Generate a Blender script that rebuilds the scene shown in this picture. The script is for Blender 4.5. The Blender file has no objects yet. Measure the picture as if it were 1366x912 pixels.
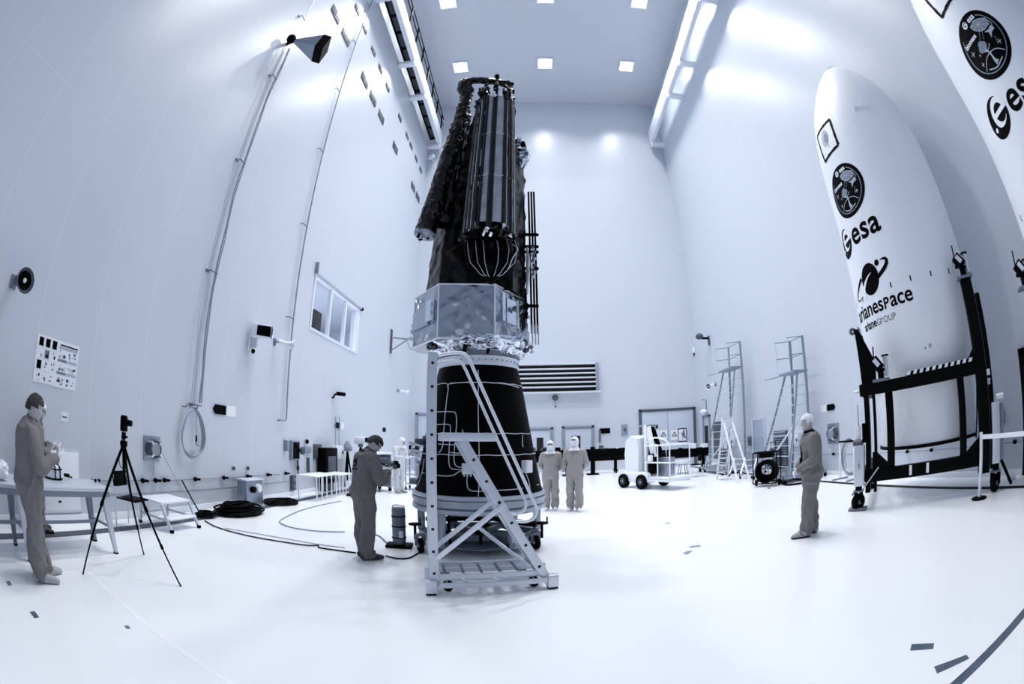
import bpy, bmesh, math, random
from math import sin, cos, pi, radians, sqrt, atan2, asin, hypot
from mathutils import Vector, Matrix, noise

random.seed(7)
SC = bpy.context.scene
COL = SC.collection

# ------------------------------------------------------------------ camera model (fisheye, 1366 x 912 frame)
YAW, PITCH, ROLL, FPX, EYE = 0.0447, 0.2175, -0.0083, 601.79, 1.70
CAM_ROT = Matrix.Rotation(YAW, 3, 'Z') @ Matrix.Rotation(pi / 2 + PITCH, 3, 'X') @ Matrix.Rotation(ROLL, 3, 'Z')
E0 = Vector((0, 0, EYE))


def ray(x, y):
    dx, dy = x - 683.0, y - 456.0
    r = hypot(dx, dy)
    th = 2 * asin(min(1, r / (2 * FPX)))
    ph = atan2(-dy, dx)
    return CAM_ROT @ Vector((sin(th) * cos(ph), sin(th) * sin(ph), -cos(th)))


def FL(x, y, z=0.0):                      # point at height z
    d = ray(x, y)
    return E0 + d * ((z - EYE) / d.z)


def AX(x, y, ax, v):                      # point on an axis plane
    d = ray(x, y)
    return E0 + d * ((v - E0[ax]) / d[ax])


XL, XR, YB, ZC, YF = -6.35, 8.9, 23.2, 23.5, -9.0
def WL(x, y, off=0.0): return AX(x, y, 0, XL + off)
def WR(x, y, off=0.0): return AX(x, y, 0, XR - off)
def WB(x, y, off=0.0): return AX(x, y, 1, YB - off)


def UP(x, y, base):                       # point above the floor point `base` (same horizontal distance)
    d = ray(x, y)
    t = hypot(base[0], base[1]) / hypot(d.x, d.y)
    return Vector((0, 0, EYE)) + d * t


def VP(x, y, o, n):                       # point on the vertical plane through o with horizontal normal n
    d = ray(x, y)
    t = ((o[0]) * n[0] + (o[1]) * n[1]) / (d.x * n[0] + d.y * n[1])
    return E0 + d * t


# ------------------------------------------------------------------ materials
def mat(name, base, rough=0.5, metal=0.0, spec=0.5, bump=None, noise_mix=None, coat=0.0):
    m = bpy.data.materials.new(name)
    m.use_nodes = True
    nt = m.node_tree
    b = nt.nodes['Principled BSDF']
    b.inputs['Base Color'].default_value = (*base, 1)
    b.inputs['Roughness'].default_value = rough
    b.inputs['Metallic'].default_value = metal
    b.inputs['Specular IOR Level'].default_value = spec
    b.inputs['Coat Weight'].default_value = coat
    b.inputs['Coat Roughness'].default_value = 0.1
    tc = nt.nodes.new('ShaderNodeTexCoord')
    if noise_mix:
        sc, amount, dark = noise_mix
        n = nt.nodes.new('ShaderNodeTexNoise')
        n.inputs['Scale'].default_value = sc
        n.inputs['Detail'].default_value = 6
        nt.links.new(tc.outputs['Object'], n.inputs['Vector'])
        r = nt.nodes.new('ShaderNodeMapRange')
        r.inputs['From Min'].default_value = 0.35
        r.inputs['From Max'].default_value = 0.7
        r.inputs['To Max'].default_value = amount
        nt.links.new(n.outputs['Fac'], r.inputs['Value'])
        mx = nt.nodes.new('ShaderNodeMixRGB')
        mx.inputs['Color1'].default_value = (*base, 1)
        mx.inputs['Color2'].default_value = (*dark, 1)
        nt.links.new(r.outputs['Result'], mx.inputs['Fac'])
        nt.links.new(mx.outputs['Color'], b.inputs['Base Color'])
    if bump:
        kind, sc, st = bump
        if kind == 'noise':
            t = nt.nodes.new('ShaderNodeTexNoise')
            t.inputs['Scale'].default_value = sc
            t.inputs['Detail'].default_value = 5
            out = t.outputs['Fac']
        else:
            t = nt.nodes.new('ShaderNodeTexVoronoi')
            t.inputs['Scale'].default_value = sc
            out = t.outputs['Distance']
        nt.links.new(tc.outputs['Object'], t.inputs['Vector'])
        bp = nt.nodes.new('ShaderNodeBump')
        bp.inputs['Strength'].default_value = st
        bp.inputs['Distance'].default_value = 0.03
        nt.links.new(out, bp.inputs['Height'])
        nt.links.new(bp.outputs['Normal'], b.inputs['Normal'])
    return m


def glow(name, col, strength):
    m = bpy.data.materials.new(name)
    m.use_nodes = True
    nt = m.node_tree
    nt.nodes.remove(nt.nodes['Principled BSDF'])
    e = nt.nodes.new('ShaderNodeEmission')
    e.inputs['Color'].default_value = (*col, 1)
    e.inputs['Strength'].default_value = strength
    nt.links.new(e.outputs[0], nt.nodes['Material Output'].inputs['Surface'])
    return m


def glass(name, tint, alpha, rough=0.05):
    m = bpy.data.materials.new(name)
    m.use_nodes = True
    nt = m.node_tree
    nt.nodes.remove(nt.nodes['Principled BSDF'])
    t = nt.nodes.new('ShaderNodeBsdfTransparent')
    t.inputs['Color'].default_value = (*tint, 1)
    g = nt.nodes.new('ShaderNodeBsdfGlossy')
    g.inputs['Roughness'].default_value = rough
    mx = nt.nodes.new('ShaderNodeMixShader')
    mx.inputs['Fac'].default_value = alpha
    nt.links.new(t.outputs[0], mx.inputs[1])
    nt.links.new(g.outputs[0], mx.inputs[2])
    nt.links.new(mx.outputs[0], nt.nodes['Material Output'].inputs['Surface'])
    return m


def panel_paint(name, base, line, axis, rough=0.3):
    """painted sandwich panels: a joint every 1.2 m along `axis`, one horizontal joint at 5.92 m"""
    m = bpy.data.materials.new(name)
    m.use_nodes = True
    nt = m.node_tree
    L = nt.links
    b = nt.nodes['Principled BSDF']
    b.inputs['Roughness'].default_value = rough
    b.inputs['Specular IOR Level'].default_value = 0.5
    geo = nt.nodes.new('ShaderNodeNewGeometry')
    sep = nt.nodes.new('ShaderNodeSeparateXYZ')
    L.new(geo.outputs['Position'], sep.inputs[0])

    def mth(op, a, v=None, c=None):
        n = nt.nodes.new('ShaderNodeMath')
        n.operation = op
        for i, q in enumerate((a, v, c)):
            if q is None:
                continue
            if isinstance(q, (int, float)):
                n.inputs[i].default_value = q
            else:
                L.new(q, n.inputs[i])
        return n.outputs[0]
    s = mth('ADD', sep.outputs[axis], -0.33 + 24)
    f = mth('FRACT', mth('DIVIDE', s, 1.2))
    d = mth('MULTIPLY', mth('MINIMUM', f, mth('SUBTRACT', 1.0, f)), 1.2)
    v = mth('LESS_THAN', d, 0.008)
    h = mth('LESS_THAN', mth('ABSOLUTE', mth('ADD', sep.outputs['Z'], -5.92)), 0.006)
    h2 = mth('LESS_THAN', mth('ABSOLUTE', mth('ADD', sep.outputs['Z'], -14.1)), 0.006)
    ln = mth('MAXIMUM', v, mth('MAXIMUM', h, h2))
    ln = mth('MULTIPLY', ln, 0.24)
    mx = nt.nodes.new('ShaderNodeMixRGB')
    mx.inputs['Color1'].default_value = (*base, 1)
    mx.inputs['Color2'].default_value = (*line, 1)
    L.new(ln, mx.inputs['Fac'])
    L.new(mx.outputs['Color'], b.inputs['Base Color'])
    n = nt.nodes.new('ShaderNodeTexNoise')
    n.inputs['Scale'].default_value = 0.8
    L.new(geo.outputs['Position'], n.inputs['Vector'])
    bp = nt.nodes.new('ShaderNodeBump')
    bp.inputs['Strength'].default_value = 0.04
    L.new(n.outputs['Fac'], bp.inputs['Height'])
    L.new(bp.outputs['Normal'], b.inputs['Normal'])
    return m


M = {}
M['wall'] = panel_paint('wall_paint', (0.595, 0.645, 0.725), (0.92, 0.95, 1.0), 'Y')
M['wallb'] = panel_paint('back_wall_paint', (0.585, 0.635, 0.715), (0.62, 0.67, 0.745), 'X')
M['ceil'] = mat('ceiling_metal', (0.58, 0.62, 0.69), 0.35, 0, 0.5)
M['floor'] = mat('epoxy_floor', (0.91, 0.93, 0.96), 0.25, 0, 0.5, noise_mix=(0.35, 0.5, (0.87, 0.895, 0.94)))
M['white'] = mat('white_paint', (0.82, 0.86, 0.93), 0.4)
M['fairing'] = mat('fairing_white', (0.84, 0.88, 0.95), 0.38, bump=('noise', 1.2, 0.05))
M['steelw'] = mat('white_steel', (0.80, 0.84, 0.92), 0.4)
M['alu'] = mat('aluminium', (0.62, 0.67, 0.75), 0.35, 0.35)
M['alub'] = mat('bright_aluminium', (0.74, 0.78, 0.85), 0.3, 0.4)
M['ring'] = mat('ring_metal', (0.36, 0.41, 0.49), 0.35, 0.4)
M['gray'] = mat('grey_paint', (0.25, 0.30, 0.38), 0.5)
M['dgray'] = mat('dark_grey_paint', (0.07, 0.085, 0.11), 0.5)
M['mgray'] = mat('mid_grey', (0.15, 0.18, 0.23), 0.5)
M['black'] = mat('black_paint', (0.0012, 0.0012, 0.0015), 0.5, 0, 0.05)
M['rubber'] = mat('black_rubber', (0.002, 0.002, 0.0025), 0.7, 0, 0.06)
M['frame'] = mat('dark_frame_paint', (0.002, 0.0022, 0.0028), 0.5, 0, 0.06)
M['cone'] = mat('carbon_black', (0.002, 0.002, 0.0025), 0.5, 0, 0.03)
M['bmli'] = mat('black_kapton', (0.002, 0.002, 0.0025), 0.3, 0, 0.22)
M['bmlir'] = mat('black_kapton_rough', (0.002, 0.002, 0.0025), 0.15, 0, 0.35)
M['smli'] = mat('silver_foil', (0.39, 0.43, 0.50), 0.2, 0.92)
M['smli2'] = mat('crumpled_silver_foil', (0.58, 0.63, 0.73), 0.16, 0.95, bump=('vor', 7, 0.35))
M['film'] = mat('grey_film', (0.30, 0.335, 0.39), 0.35, 0.2, bump=('noise', 5, 0.25), noise_mix=(5, 0.9, (0.52, 0.56, 0.62)))
M['tube'] = mat('carbon_tube', (0.008, 0.009, 0.011), 0.25, 0, 0.35)
M['wire'] = mat('white_cable', (0.55, 0.58, 0.64), 0.5)
M['suit'] = mat('coverall_cloth', (0.19, 0.186, 0.19), 0.85, 0, 0.2, bump=('noise', 60, 0.15))
M['suitd'] = mat('coverall_cloth_dark', (0.145, 0.142, 0.147), 0.85, 0, 0.2, bump=('noise', 60, 0.15))
M['suitl'] = mat('coverall_cloth_light', (0.36, 0.352, 0.352), 0.85, 0, 0.2, bump=('noise', 60, 0.15))
M['suitw'] = mat('coverall_cloth_white', (0.62, 0.65, 0.70), 0.85, 0, 0.2, bump=('noise', 60, 0.15))
M['skin'] = mat('skin', (0.48, 0.47, 0.48), 0.5, 0, 0.35)
M['glove'] = mat('white_glove', (0.8, 0.82, 0.87), 0.6)
M['hood'] = mat('white_hood', (0.80, 0.83, 0.88), 0.8, bump=('noise', 30, 0.2))
M['hair'] = mat('dark_hair', (0.025, 0.025, 0.028), 0.6, bump=('noise', 80, 0.8))
M['shoec'] = mat('shoe_cover', (0.42, 0.43, 0.46), 0.6, bump=('noise', 25, 0.5))
M['shoed'] = mat('dark_shoe', (0.02, 0.02, 0.022), 0.5)
M['slot'] = mat('slot_grille', (0.06, 0.075, 0.10), 0.5)
M['lampglow'] = glow('lamp_glow', (1, 1, 1), 14)
M['tubeglow'] = glow('tube_glow', (1, 1, 1), 2.2)
M['glass'] = glass('window_glass', (0.95, 0.97, 1), 0.06)
M['acryl'] = glass('clear_acrylic', (0.86, 0.90, 0.95), 0.10)
M['chrome'] = mat('chrome', (0.7, 0.74, 0.8), 0.12, 1.0)
M['paper'] = mat('poster_paper', (0.80, 0.84, 0.92), 0.6)
M['ink'] = mat('black_ink', (0.004, 0.004, 0.005), 0.6, 0, .1)
M['ink2'] = mat('grey_ink', (0.20, 0.24, 0.31), 0.6)
M['ink3'] = mat('pale_ink', (0.42, 0.48, 0.58), 0.6)
M['decal'] = mat('black_decal', (0.0012, 0.0012, 0.0015), 0.5, 0, 0.04)
M['decalw'] = mat('white_decal', (0.85, 0.88, 0.93), 0.45)
M['decalg'] = mat('grey_decal', (0.10, 0.12, 0.16), 0.5)
M['tape'] = mat('floor_tape', (0.06, 0.085, 0.125), 0.35, noise_mix=(6, 0.7, (0.12, 0.16, 0.22)))
M['tapew'] = mat('floor_line_white', (0.95, 0.96, 0.98), 0.3)
M['strip'] = mat('floor_strip', (0.045, 0.055, 0.075), 0.5, noise_mix=(3, 0.8, (0.08, 0.095, 0.125)))
M['doorp'] = mat('door_panel', (0.52, 0.58, 0.69), 0.4)
M['plate'] = mat('steel_plate', (0.30, 0.34, 0.42), 0.35, 0.6)
M['darkhole'] = mat('dark_opening', (0.004, 0.004, 0.005), 0.8)
M['grate'] = mat('catwalk_grate', (0.05, 0.06, 0.08), 0.6)
M['room'] = mat('room_beyond', (0.55, 0.58, 0.64), 0.6)


# ------------------------------------------------------------------ mesh helpers
class MB:
    def __init__(s):
        s.v, s.f, s.m, s.mats = [], [], [], []

    def mi(s, material):
        if material is None:
            return 0
        if material not in s.mats:
            s.mats.append(material)
        return s.mats.index(material)

    def add(s, vs, fs, material=None):
        k = len(s.v)
        i = s.mi(material)
        s.v += [Vector(q) for q in vs]
        s.f += [tuple(k + j for j in q) for q in fs]
        s.m += [i] * len(fs)
        return s

    def obox(s, c, ex, ey, ez, material=None, bev=0.0):
        """oriented box: centre and three half-axis vectors, edges chamfered by bev"""
        c, ex, ey, ez = Vector(c), Vector(ex), Vector(ey), Vector(ez)
        if bev <= 0:
            vs = [c + ex * a + ey * b + ez * d for a in (-1, 1) for b in (-1, 1) for d in (-1, 1)]
            fs = [(0, 1, 3, 2), (4, 6, 7, 5), (0, 4, 5, 1), (2, 3, 7, 6), (0, 2, 6, 4), (1, 5, 7, 3)]
            return s.add(vs, fs, material)
        bm = bmesh.new()
        r = bmesh.ops.create_cube(bm, size=2)
        lx, ly, lz = ex.length, ey.length, ez.length
        for q in bm.verts:
            q.co = Vector((q.co.x * lx, q.co.y * ly, q.co.z * lz))
        bmesh.ops.bevel(bm, geom=list(bm.edges), offset=min(bev, lx * .9, ly * .9, lz * .9), segments=2, affect='EDGES', profile=0.5)
        ux, uy, uz = ex.normalized(), ey.normalized(), ez.normalized()
        bm.verts.ensure_lookup_table()
        vs = [c + ux * q.co.x + uy * q.co.y + uz * q.co.z for q in bm.verts]
        fs = [tuple(w.index for w in fc.verts) for fc in bm.faces]
        bm.free()
        return s.add(vs, fs, material)

    def box(s, lo, hi, material=None, bev=0.0):
        lo, hi = Vector(lo), Vector(hi)
        h = (hi - lo) / 2
        return s.obox((lo + hi) / 2, (abs(h.x), 0, 0), (0, abs(h.y), 0), (0, 0, abs(h.z)), material, bev)

    def bar(s, a, b, w, h, up=(0, 0, 1), material=None, bev=0.0):
        """rectangular bar from a to b; w across, h along `up`"""
        a, b, up = Vector(a), Vector(b), Vector(up)
        d = b - a
        side = d.cross(up)
        if side.length < 1e-6:
            side = d.cross(Vector((1, 0, 0)))
        side.normalize()
        u2 = side.cross(d).normalized()
        return s.obox((a + b) / 2, d / 2, side * w / 2, u2 * h / 2, material, bev)

    def tube(s, pts, r, n=8, material=None, closed=False, cap=True):
        pts = [Vector(p) for p in pts]
        rs = r if isinstance(r, (list, tuple)) else [r] * len(pts)
        k = len(pts)
        rings = []
        prev = None
        for i, p in enumerate(pts):
            if closed:
                t = (pts[(i + 1) % k] - pts[i - 1])
            else:
                t = pts[min(i + 1, k - 1)] - pts[max(i - 1, 0)]
            if t.length < 1e-9:
                t = Vector((0, 0, 1))
            t.normalize()
            if prev is None:
                a = t.orthogonal().normalized()
            else:
                a = prev - t * prev.dot(t)
                a = a.normalized() if a.length > 1e-6 else t.orthogonal().normalized()
            prev = a
            b = t.cross(a)
            rings.append([p + (a * cos(2 * pi * j / n) + b * sin(2 * pi * j / n)) * rs[i] for j in range(n)])
        vs = [q for rg in rings for q in rg]
        fs = []
        for i in range(k if closed else k - 1):
            i2 = (i + 1) % k
            for j in range(n):
                j2 = (j + 1) % n
                fs.append((i * n + j, i * n + j2, i2 * n + j2, i2 * n + j))
        if cap and not closed:
            fs.append(tuple(range(n - 1, -1, -1)))
            fs.append(tuple((k - 1) * n + j for j in range(n)))
        return s.add(vs, fs, material)

    def cyl(s, a, b, r, n=16, material=None, r2=None):
        return s.tube([a, b], [r, r if r2 is None else r2], n, material)

    def lathe(s, prof, c=(0, 0, 0), n=48, axis=(0, 0, 1), material=None, a0=0, a1=2 * pi, xdir=None):
        """prof: list of (radius, distance along axis)"""
        c, ax = Vector(c), Vector(axis).normalized()
        e1 = Vector(xdir).normalized() if xdir is not None else (ax.orthogonal().normalized() if abs(ax.z) < .99 else Vector((1, 0, 0)))
        e2 = ax.cross(e1)
        full = abs(a1 - a0 - 2 * pi) < 1e-6
        cols = n if full else n + 1
        vs = []
        for (r, h) in prof:
            for j in range(cols):
                t = a0 + (a1 - a0) * j / n
                vs.append(c + ax * h + (e1 * cos(t) + e2 * sin(t)) * r)
        fs = []
        for i in range(len(prof) - 1):
            for j in range(n):
                j2 = (j + 1) % cols
                fs.append((i * cols + j, i * cols + j2, (i + 1) * cols + j2, (i + 1) * cols + j))
        return s.add(vs, fs, material)

    def prism(s, poly, d, material=None):
        """extrude a polygon (list of 3D points) by vector d"""
        n = len(poly)
        d = Vector(d)
        vs = [Vector(p) for p in poly] + [Vector(p) + d for p in poly]
        fs = [tuple(range(n)), tuple(range(2 * n - 1, n - 1, -1))]
        fs += [(i, n + i, n + (i + 1) % n, (i + 1) % n) for i in range(n)]
        return s.add(vs, fs, material)

    def ell(s, c, rx, ry, rz, n=16, m=10, material=None, rot=None):
        c = Vector(c)
        vs, fs = [], []
        for i in range(m + 1):
            ph = -pi / 2 + pi * i / m
            for j in range(n):
                t = 2 * pi * j / n
                q = Vector((rx * cos(ph) * cos(t), ry * cos(ph) * sin(t), rz * sin(ph)))
                if rot is not None:
                    q = rot @ q
                vs.append(c + q)
        for i in range(m):
            for j in range(n):
                j2 = (j + 1) % n
                fs.append((i * n + j, i * n + j2, (i + 1) * n + j2, (i + 1) * n + j))
        return s.add(vs, fs, material)

    def build(s, name, material=None, parent=None, loc=None, smooth=True, label=None, cat=None, group=None, kind=None, fix=True):
        me = bpy.data.meshes.new(name)
        if parent is not None:
            base = Vector(parent['_w'])
        else:
            base = Vector(loc) if loc is not None else Vector((0, 0, 0))
        me.from_pydata([tuple(q - base) for q in s.v], [], s.f)
        if s.mats:
            for q in s.mats:
                me.materials.append(q)
            me.polygons.foreach_set('material_index', s.m)
        else:
            me.materials.append(material)
        if fix:
            bm = bmesh.new()
            bm.from_mesh(me)
            bmesh.ops.remove_doubles(bm, verts=bm.verts, dist=1e-5)
            bmesh.ops.recalc_face_normals(bm, faces=bm.faces)
            bm.to_mesh(me)
            bm.free()
        if smooth:
            me.shade_smooth()
            try:
                me.set_sharp_from_angle(angle=radians(38))
            except Exception:
                pass
        o = bpy.data.objects.new(name, me)
        COL.objects.link(o)
        o['_w'] = tuple(base)
        if parent is not None:
            o.parent = parent
        else:
            o.location = base
        tag(o, label, cat, group, kind)
        return o


def tag(o, label=None, cat=None, group=None, kind=None):
    if label: o['label'] = label
    if cat: o['category'] = cat
    if group: o['group'] = group
    if kind: o['kind'] = kind
    return o


def thing(name, label, cat, loc=(0, 0, 0), group=None):
    o = bpy.data.objects.new(name, None)
    COL.objects.link(o)
    o.location = loc
    o['_w'] = tuple(loc)
    o.empty_display_size = 0.1
    return tag(o, label, cat, group)


def copy_tree(o, loc=None, parent=None, label=None, rotz=None):
    c = o.copy()
    COL.objects.link(c)
    if parent is not None:
        c.parent = parent
    if loc is not None:
        c.location = loc
    if rotz is not None:
        c.rotation_euler = (0, 0, rotz)
    if label:
        c['label'] = label
    for ch in list(o.children):
        copy_tree(ch, None, c)
    return c


def curve_pts(pts, n=6, closed=False):
    """Catmull-Rom through pts"""
    pts = [Vector(p) for p in pts]
    k = len(pts)
    out = []
    rng = range(k) if closed else range(k - 1)
    for i in rng:
        if closed:
            p0, p1, p2, p3 = pts[i - 1], pts[i], pts[(i + 1) % k], pts[(i + 2) % k]
        else:
            p0, p1, p2, p3 = pts[max(i - 1, 0)], pts[i], pts[i + 1], pts[min(i + 2, k - 1)]
        for j in range(n):
            t = j / n
            out.append(0.5 * ((2 * p1) + (p2 - p0) * t + (2 * p0 - 5 * p1 + 4 * p2 - p3) * t * t + (3 * p1 - p0 - 3 * p2 + p3) * t ** 3))
    if not closed:
        out.append(pts[-1])
    return out


def text_shape(body, size, bold=0.0, align='CENTER', space=1.0):
    """flat filled letters as (verts2d, faces)"""
    c = bpy.data.curves.new('lettering', 'FONT')
    c.body = body
    c.size = size
    c.align_x = align
    c.offset = bold
    c.space_character = space
    c.resolution_u = 4
    o = bpy.data.objects.new('lettering', c)
    COL.objects.link(o)
    dg = bpy.context.evaluated_depsgraph_get()
    me = bpy.data.meshes.new_from_object(o.evaluated_get(dg))
    vs = [(q.co.x, q.co.y) for q in me.vertices]
    fs = [tuple(p.vertices) for p in me.polygons]
    bpy.data.objects.remove(o)
    bpy.data.curves.remove(c)
    bpy.data.meshes.remove(me)
    return vs, fs


def crumple(mb, grid, amp, scale, seed=0, material=None, nrm=None, tri=True):
    """add a grid of points [row][col] displaced like crumpled foil"""
    R, C = len(grid), len(grid[0])
    vs = []
    off = Vector((seed * 7.3, seed * 3.1, seed * 1.7))
    for i in range(R):
        for j in range(C):
            p = Vector(grid[i][j])
            n = nrm(p, i, j) if callable(nrm) else Vector(nrm)
            q = p * scale + off
            d, _ = noise.voronoi(q)
            h = (d[1] - d[0]) * 0.9 + 0.5 * noise.noise(q * 2.1) - 0.35
            vs.append(p + n * amp * h)
    fs = []
    for i in range(R - 1):
        for j in range(C - 1):
            a, b, c, d = i * C + j, i * C + j + 1, (i + 1) * C + j + 1, (i + 1) * C + j
            if tri:
                if (i + j) % 2:
                    fs += [(a, b, c), (a, c, d)]
                else:
                    fs += [(a, b, d), (b, c, d)]
            else:
                fs.append((a, b, c, d))
    mb.add(vs, fs, material)
    return mb


def creased(mb, grid, nrm, n, amp, w0, w1, seed, material=None, damp=None):
    """foil stretched over a face: straight crease ridges in random directions"""
    rnd = random.Random(seed)
    R, C = len(grid), len(grid[0])
    a, b_, c = Vector(grid[0][0]), Vector(grid[0][-1]), Vector(grid[-1][0])
    eu, ev = (b_ - a), (c - a)
    L1, L2 = eu.length, ev.length
    eu.normalize(); ev.normalize()
    lines_ = []
    for _ in range(n):
        ang = rnd.choice([rnd.uniform(.3, 1.2), rnd.uniform(-1.2, -.3), rnd.uniform(0, 3.14)])
        lines_.append((rnd.uniform(0, L1), rnd.uniform(0, L2), cos(ang), sin(ang), rnd.uniform(w0, w1), amp * rnd.uniform(.35, 1) * rnd.choice((1, 1, -1)), rnd.uniform(.25, .7) * (L1 + L2)))
    vs = []
    for i in range(R):
        for j in range(C):
            p = Vector(grid[i][j])
            x, y = (p - a).dot(eu), (p - a).dot(ev)
            h = .25 * amp * noise.noise(p * 3 + Vector((seed, 0, 0)))
            for (x0, y0, cx, cy, w, am, ln) in lines_:
                d = abs((x - x0) * -cy + (y - y0) * cx)
                if d < w:
                    al = abs((x - x0) * cx + (y - y0) * cy)
                    h += am * (1 - d / w) * max(0, 1 - (al / ln) ** 2)
            k = damp(i, j) if damp else 1
            vs.append(p + Vector(nrm) * h * k)
    fs = [(i * C + j, i * C + j + 1, (i + 1) * C + j + 1, (i + 1) * C + j) for i in range(R - 1) for j in range(C - 1)]
    mb.add(vs, fs, material)
    return mb


def quad_grid(p00, p10, p11, p01, nu, nv):
    p00, p10, p11, p01 = map(Vector, (p00, p10, p11, p01))
    return [[(p00 * (1 - u) + p10 * u) * (1 - v) + (p01 * (1 - u) + p11 * u) * v for u in [k / nu for k in range(nu + 1)]] for v in [k / nv for k in range(nv + 1)]]


ORD = ['first', 'second', 'third', 'fourth', 'fifth', 'sixth', 'seventh', 'eighth', 'ninth', 'tenth', 'eleventh', 'twelfth', 'thirteenth', 'fourteenth', 'fifteenth', 'sixteenth', 'seventeenth']

# ================================================================== SETTING
T = 0.3
MB().box((XL - T, YF - T, -0.3), (XR + T, YB + T, 0), M['floor']).build('floor', smooth=False, kind='structure')
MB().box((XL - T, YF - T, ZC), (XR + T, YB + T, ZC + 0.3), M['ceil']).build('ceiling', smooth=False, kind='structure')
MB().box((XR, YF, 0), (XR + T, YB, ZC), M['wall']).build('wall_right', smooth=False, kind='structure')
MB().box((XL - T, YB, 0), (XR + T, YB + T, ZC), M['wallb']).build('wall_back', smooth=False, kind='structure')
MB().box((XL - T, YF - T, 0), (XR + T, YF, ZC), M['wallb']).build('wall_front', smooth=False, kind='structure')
WY0, WY1, WZ0, WZ1 = 11.38, 15.08, 4.76, 6.33
b = MB()
b.box((XL - T, YF, 0), (XL, WY0, ZC), M['wall'])
b.box((XL - T, WY1, 0), (XL, YB, ZC), M['wall'])
b.box((XL - T, WY0, 0), (XL, WY1, WZ0), M['wall'])
b.box((XL - T, WY0, WZ1), (XL, WY1, ZC), M['wall'])
b.build('wall_left', smooth=False, kind='structure')
# the room seen through the window
b = MB()
rx0, rx1, ry0, ry1, rz0, rz1 = XL - 4.6, XL - T, WY0 - 1.6, WY1 + 5.5, 3.4, 7.0
b.box((rx0, ry0, rz0 - .1), (rx1, ry1, rz0), M['room'])
b.box((rx0, ry0, rz1), (rx1, ry1, rz1 + .1), M['room'])
b.box((rx0 - .1, ry0, rz0), (rx0, ry1, rz1), M['room'])
b.box((rx0, ry0 - .1, rz0), (rx1, ry0, rz1), M['room'])
b.box((rx0, ry1, rz0), (rx1, ry1 + .1, rz1), M['room'])
b.build('wall_beyond', smooth=False, kind='structure')

# window
w = MB()
fx0, fx1 = XL - 0.10, XL + 0.03
w.box((fx0, WY0 - .06, WZ0 - .07), (fx1, WY1 + .06, WZ0 + .02), M['white'], .01)
w.box((fx0, WY0 - .06, WZ1 - .02), (fx1, WY1 + .06, WZ1 + .07), M['white'], .01)
w.box((fx0, WY0 - .06, WZ0), (fx1, WY0 + .03, WZ1), M['white'], .01)
w.box((fx0, WY1 - .09, WZ0), (fx1, WY1 + .06, WZ1), M['white'], .01)
for k in (1, 2):
    y = WY0 + (WY1 - WY0) * k / 3
    w.box((fx0, y - .05, WZ0), (fx1, y + .05, WZ1), M['white'], .01)
win = w.build('window_1', kind='structure')
g = MB()
g.box((XL - .06, WY0, WZ0), (XL - .05, WY1, WZ1), M['glass'])
g.build('pane', parent=win, smooth=False)
t = thing('shutter_box', 'narrow grey roller blind housing running along the top of the window', 'blind', (XL, (WY0 + WY1) / 2, WZ1 + .07))
MB().box((XL + .002, WY0 - .05, WZ1 + .072), (XL + .09, WY1 + .1, WZ1 + .16), M['alu'], .02).build('housing', parent=t)
MB().box((XL + .002, WY0 - .12, WZ1 + .06), (XL + .11, WY0 - .05, WZ1 + .42), M['gray'], .01).build('end_bracket', parent=t)
MB().box((XL + .002, WY1 + .1, WZ1 + .05), (XL + .11, WY1 + .22, WZ1 + .15), M['black'], .01).build('end_cap', parent=t)
t = thing('ceiling_light', 'lit fluorescent tube light under the ceiling of the room behind the window', 'light', (-9.0, 14.6, rz1 - .1))
MB().box((-9.1, 13.5, rz1 - .06), (-8.9, 15.9, rz1 - .001), M['white'], .01).build('housing', parent=t)
MB().tube([(-9.0, 13.55, rz1 - .11), (-9.0, 15.85, rz1 - .11)], .045, 10, M['tubeglow']).build('tube', parent=t)
t = thing('shelf', 'pale wall shelf rail in the room behind the window', 'shelf', (rx0, 15.5, 5.55))
MB().box((rx0 + .001, 12.5, 5.52), (rx0 + .3, 18.5, 5.6), M['alu'], .01).build('board', parent=t)
for yy in (13.5, 15.5, 17.5):
    MB().prism([(rx0 + .002, yy, 5.52), (rx0 + .25, yy, 5.52), (rx0 + .002, yy, 5.3)], (0, .04, 0), M['alu']).build('bracket', parent=t, smooth=False)
p = AX(422, 428, 0, XL - .8)
t = thing('monitor', 'black screen standing just inside the left end of the window', 'monitor', (XL - .8, p.y, rz0 + 1.05))
MB().obox((XL - .8, p.y, p.z), (.05, .0, 0), (0, .3, 0), (0, 0, .34), M['black'], .03).build('screen', parent=t)
MB().cyl((XL - .86, p.y, rz0 + 1.05), (XL - .86, p.y, p.z - .2), .04, 12, M['black']).build('stand', parent=t)
MB().lathe([(0, 0), (.2, 0), (.2, .03), (0, .03)], (XL - .86, p.y, rz0 + 1.05), 20, material=M['black']).build('foot', parent=t)
t2 = thing('desk', 'pale desk under the black screen behind the window', 'desk', (XL - .9, p.y, rz0))
MB().box((XL - 1.3, p.y - .7, rz0 + 1.003), (XL - .45, p.y + .8, rz0 + 1.05), M['white'], .01).build('desk_top', parent=t2)
for sx in (-1.25, -.5):
    for sy in (-.65, .75):
        MB().box((XL + sx - .03, p.y + sy - .03, rz0 + .003), (XL + sx + .03, p.y + sy + .03, rz0 + 1.0), M['alu']).build('leg', parent=t2)

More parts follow.
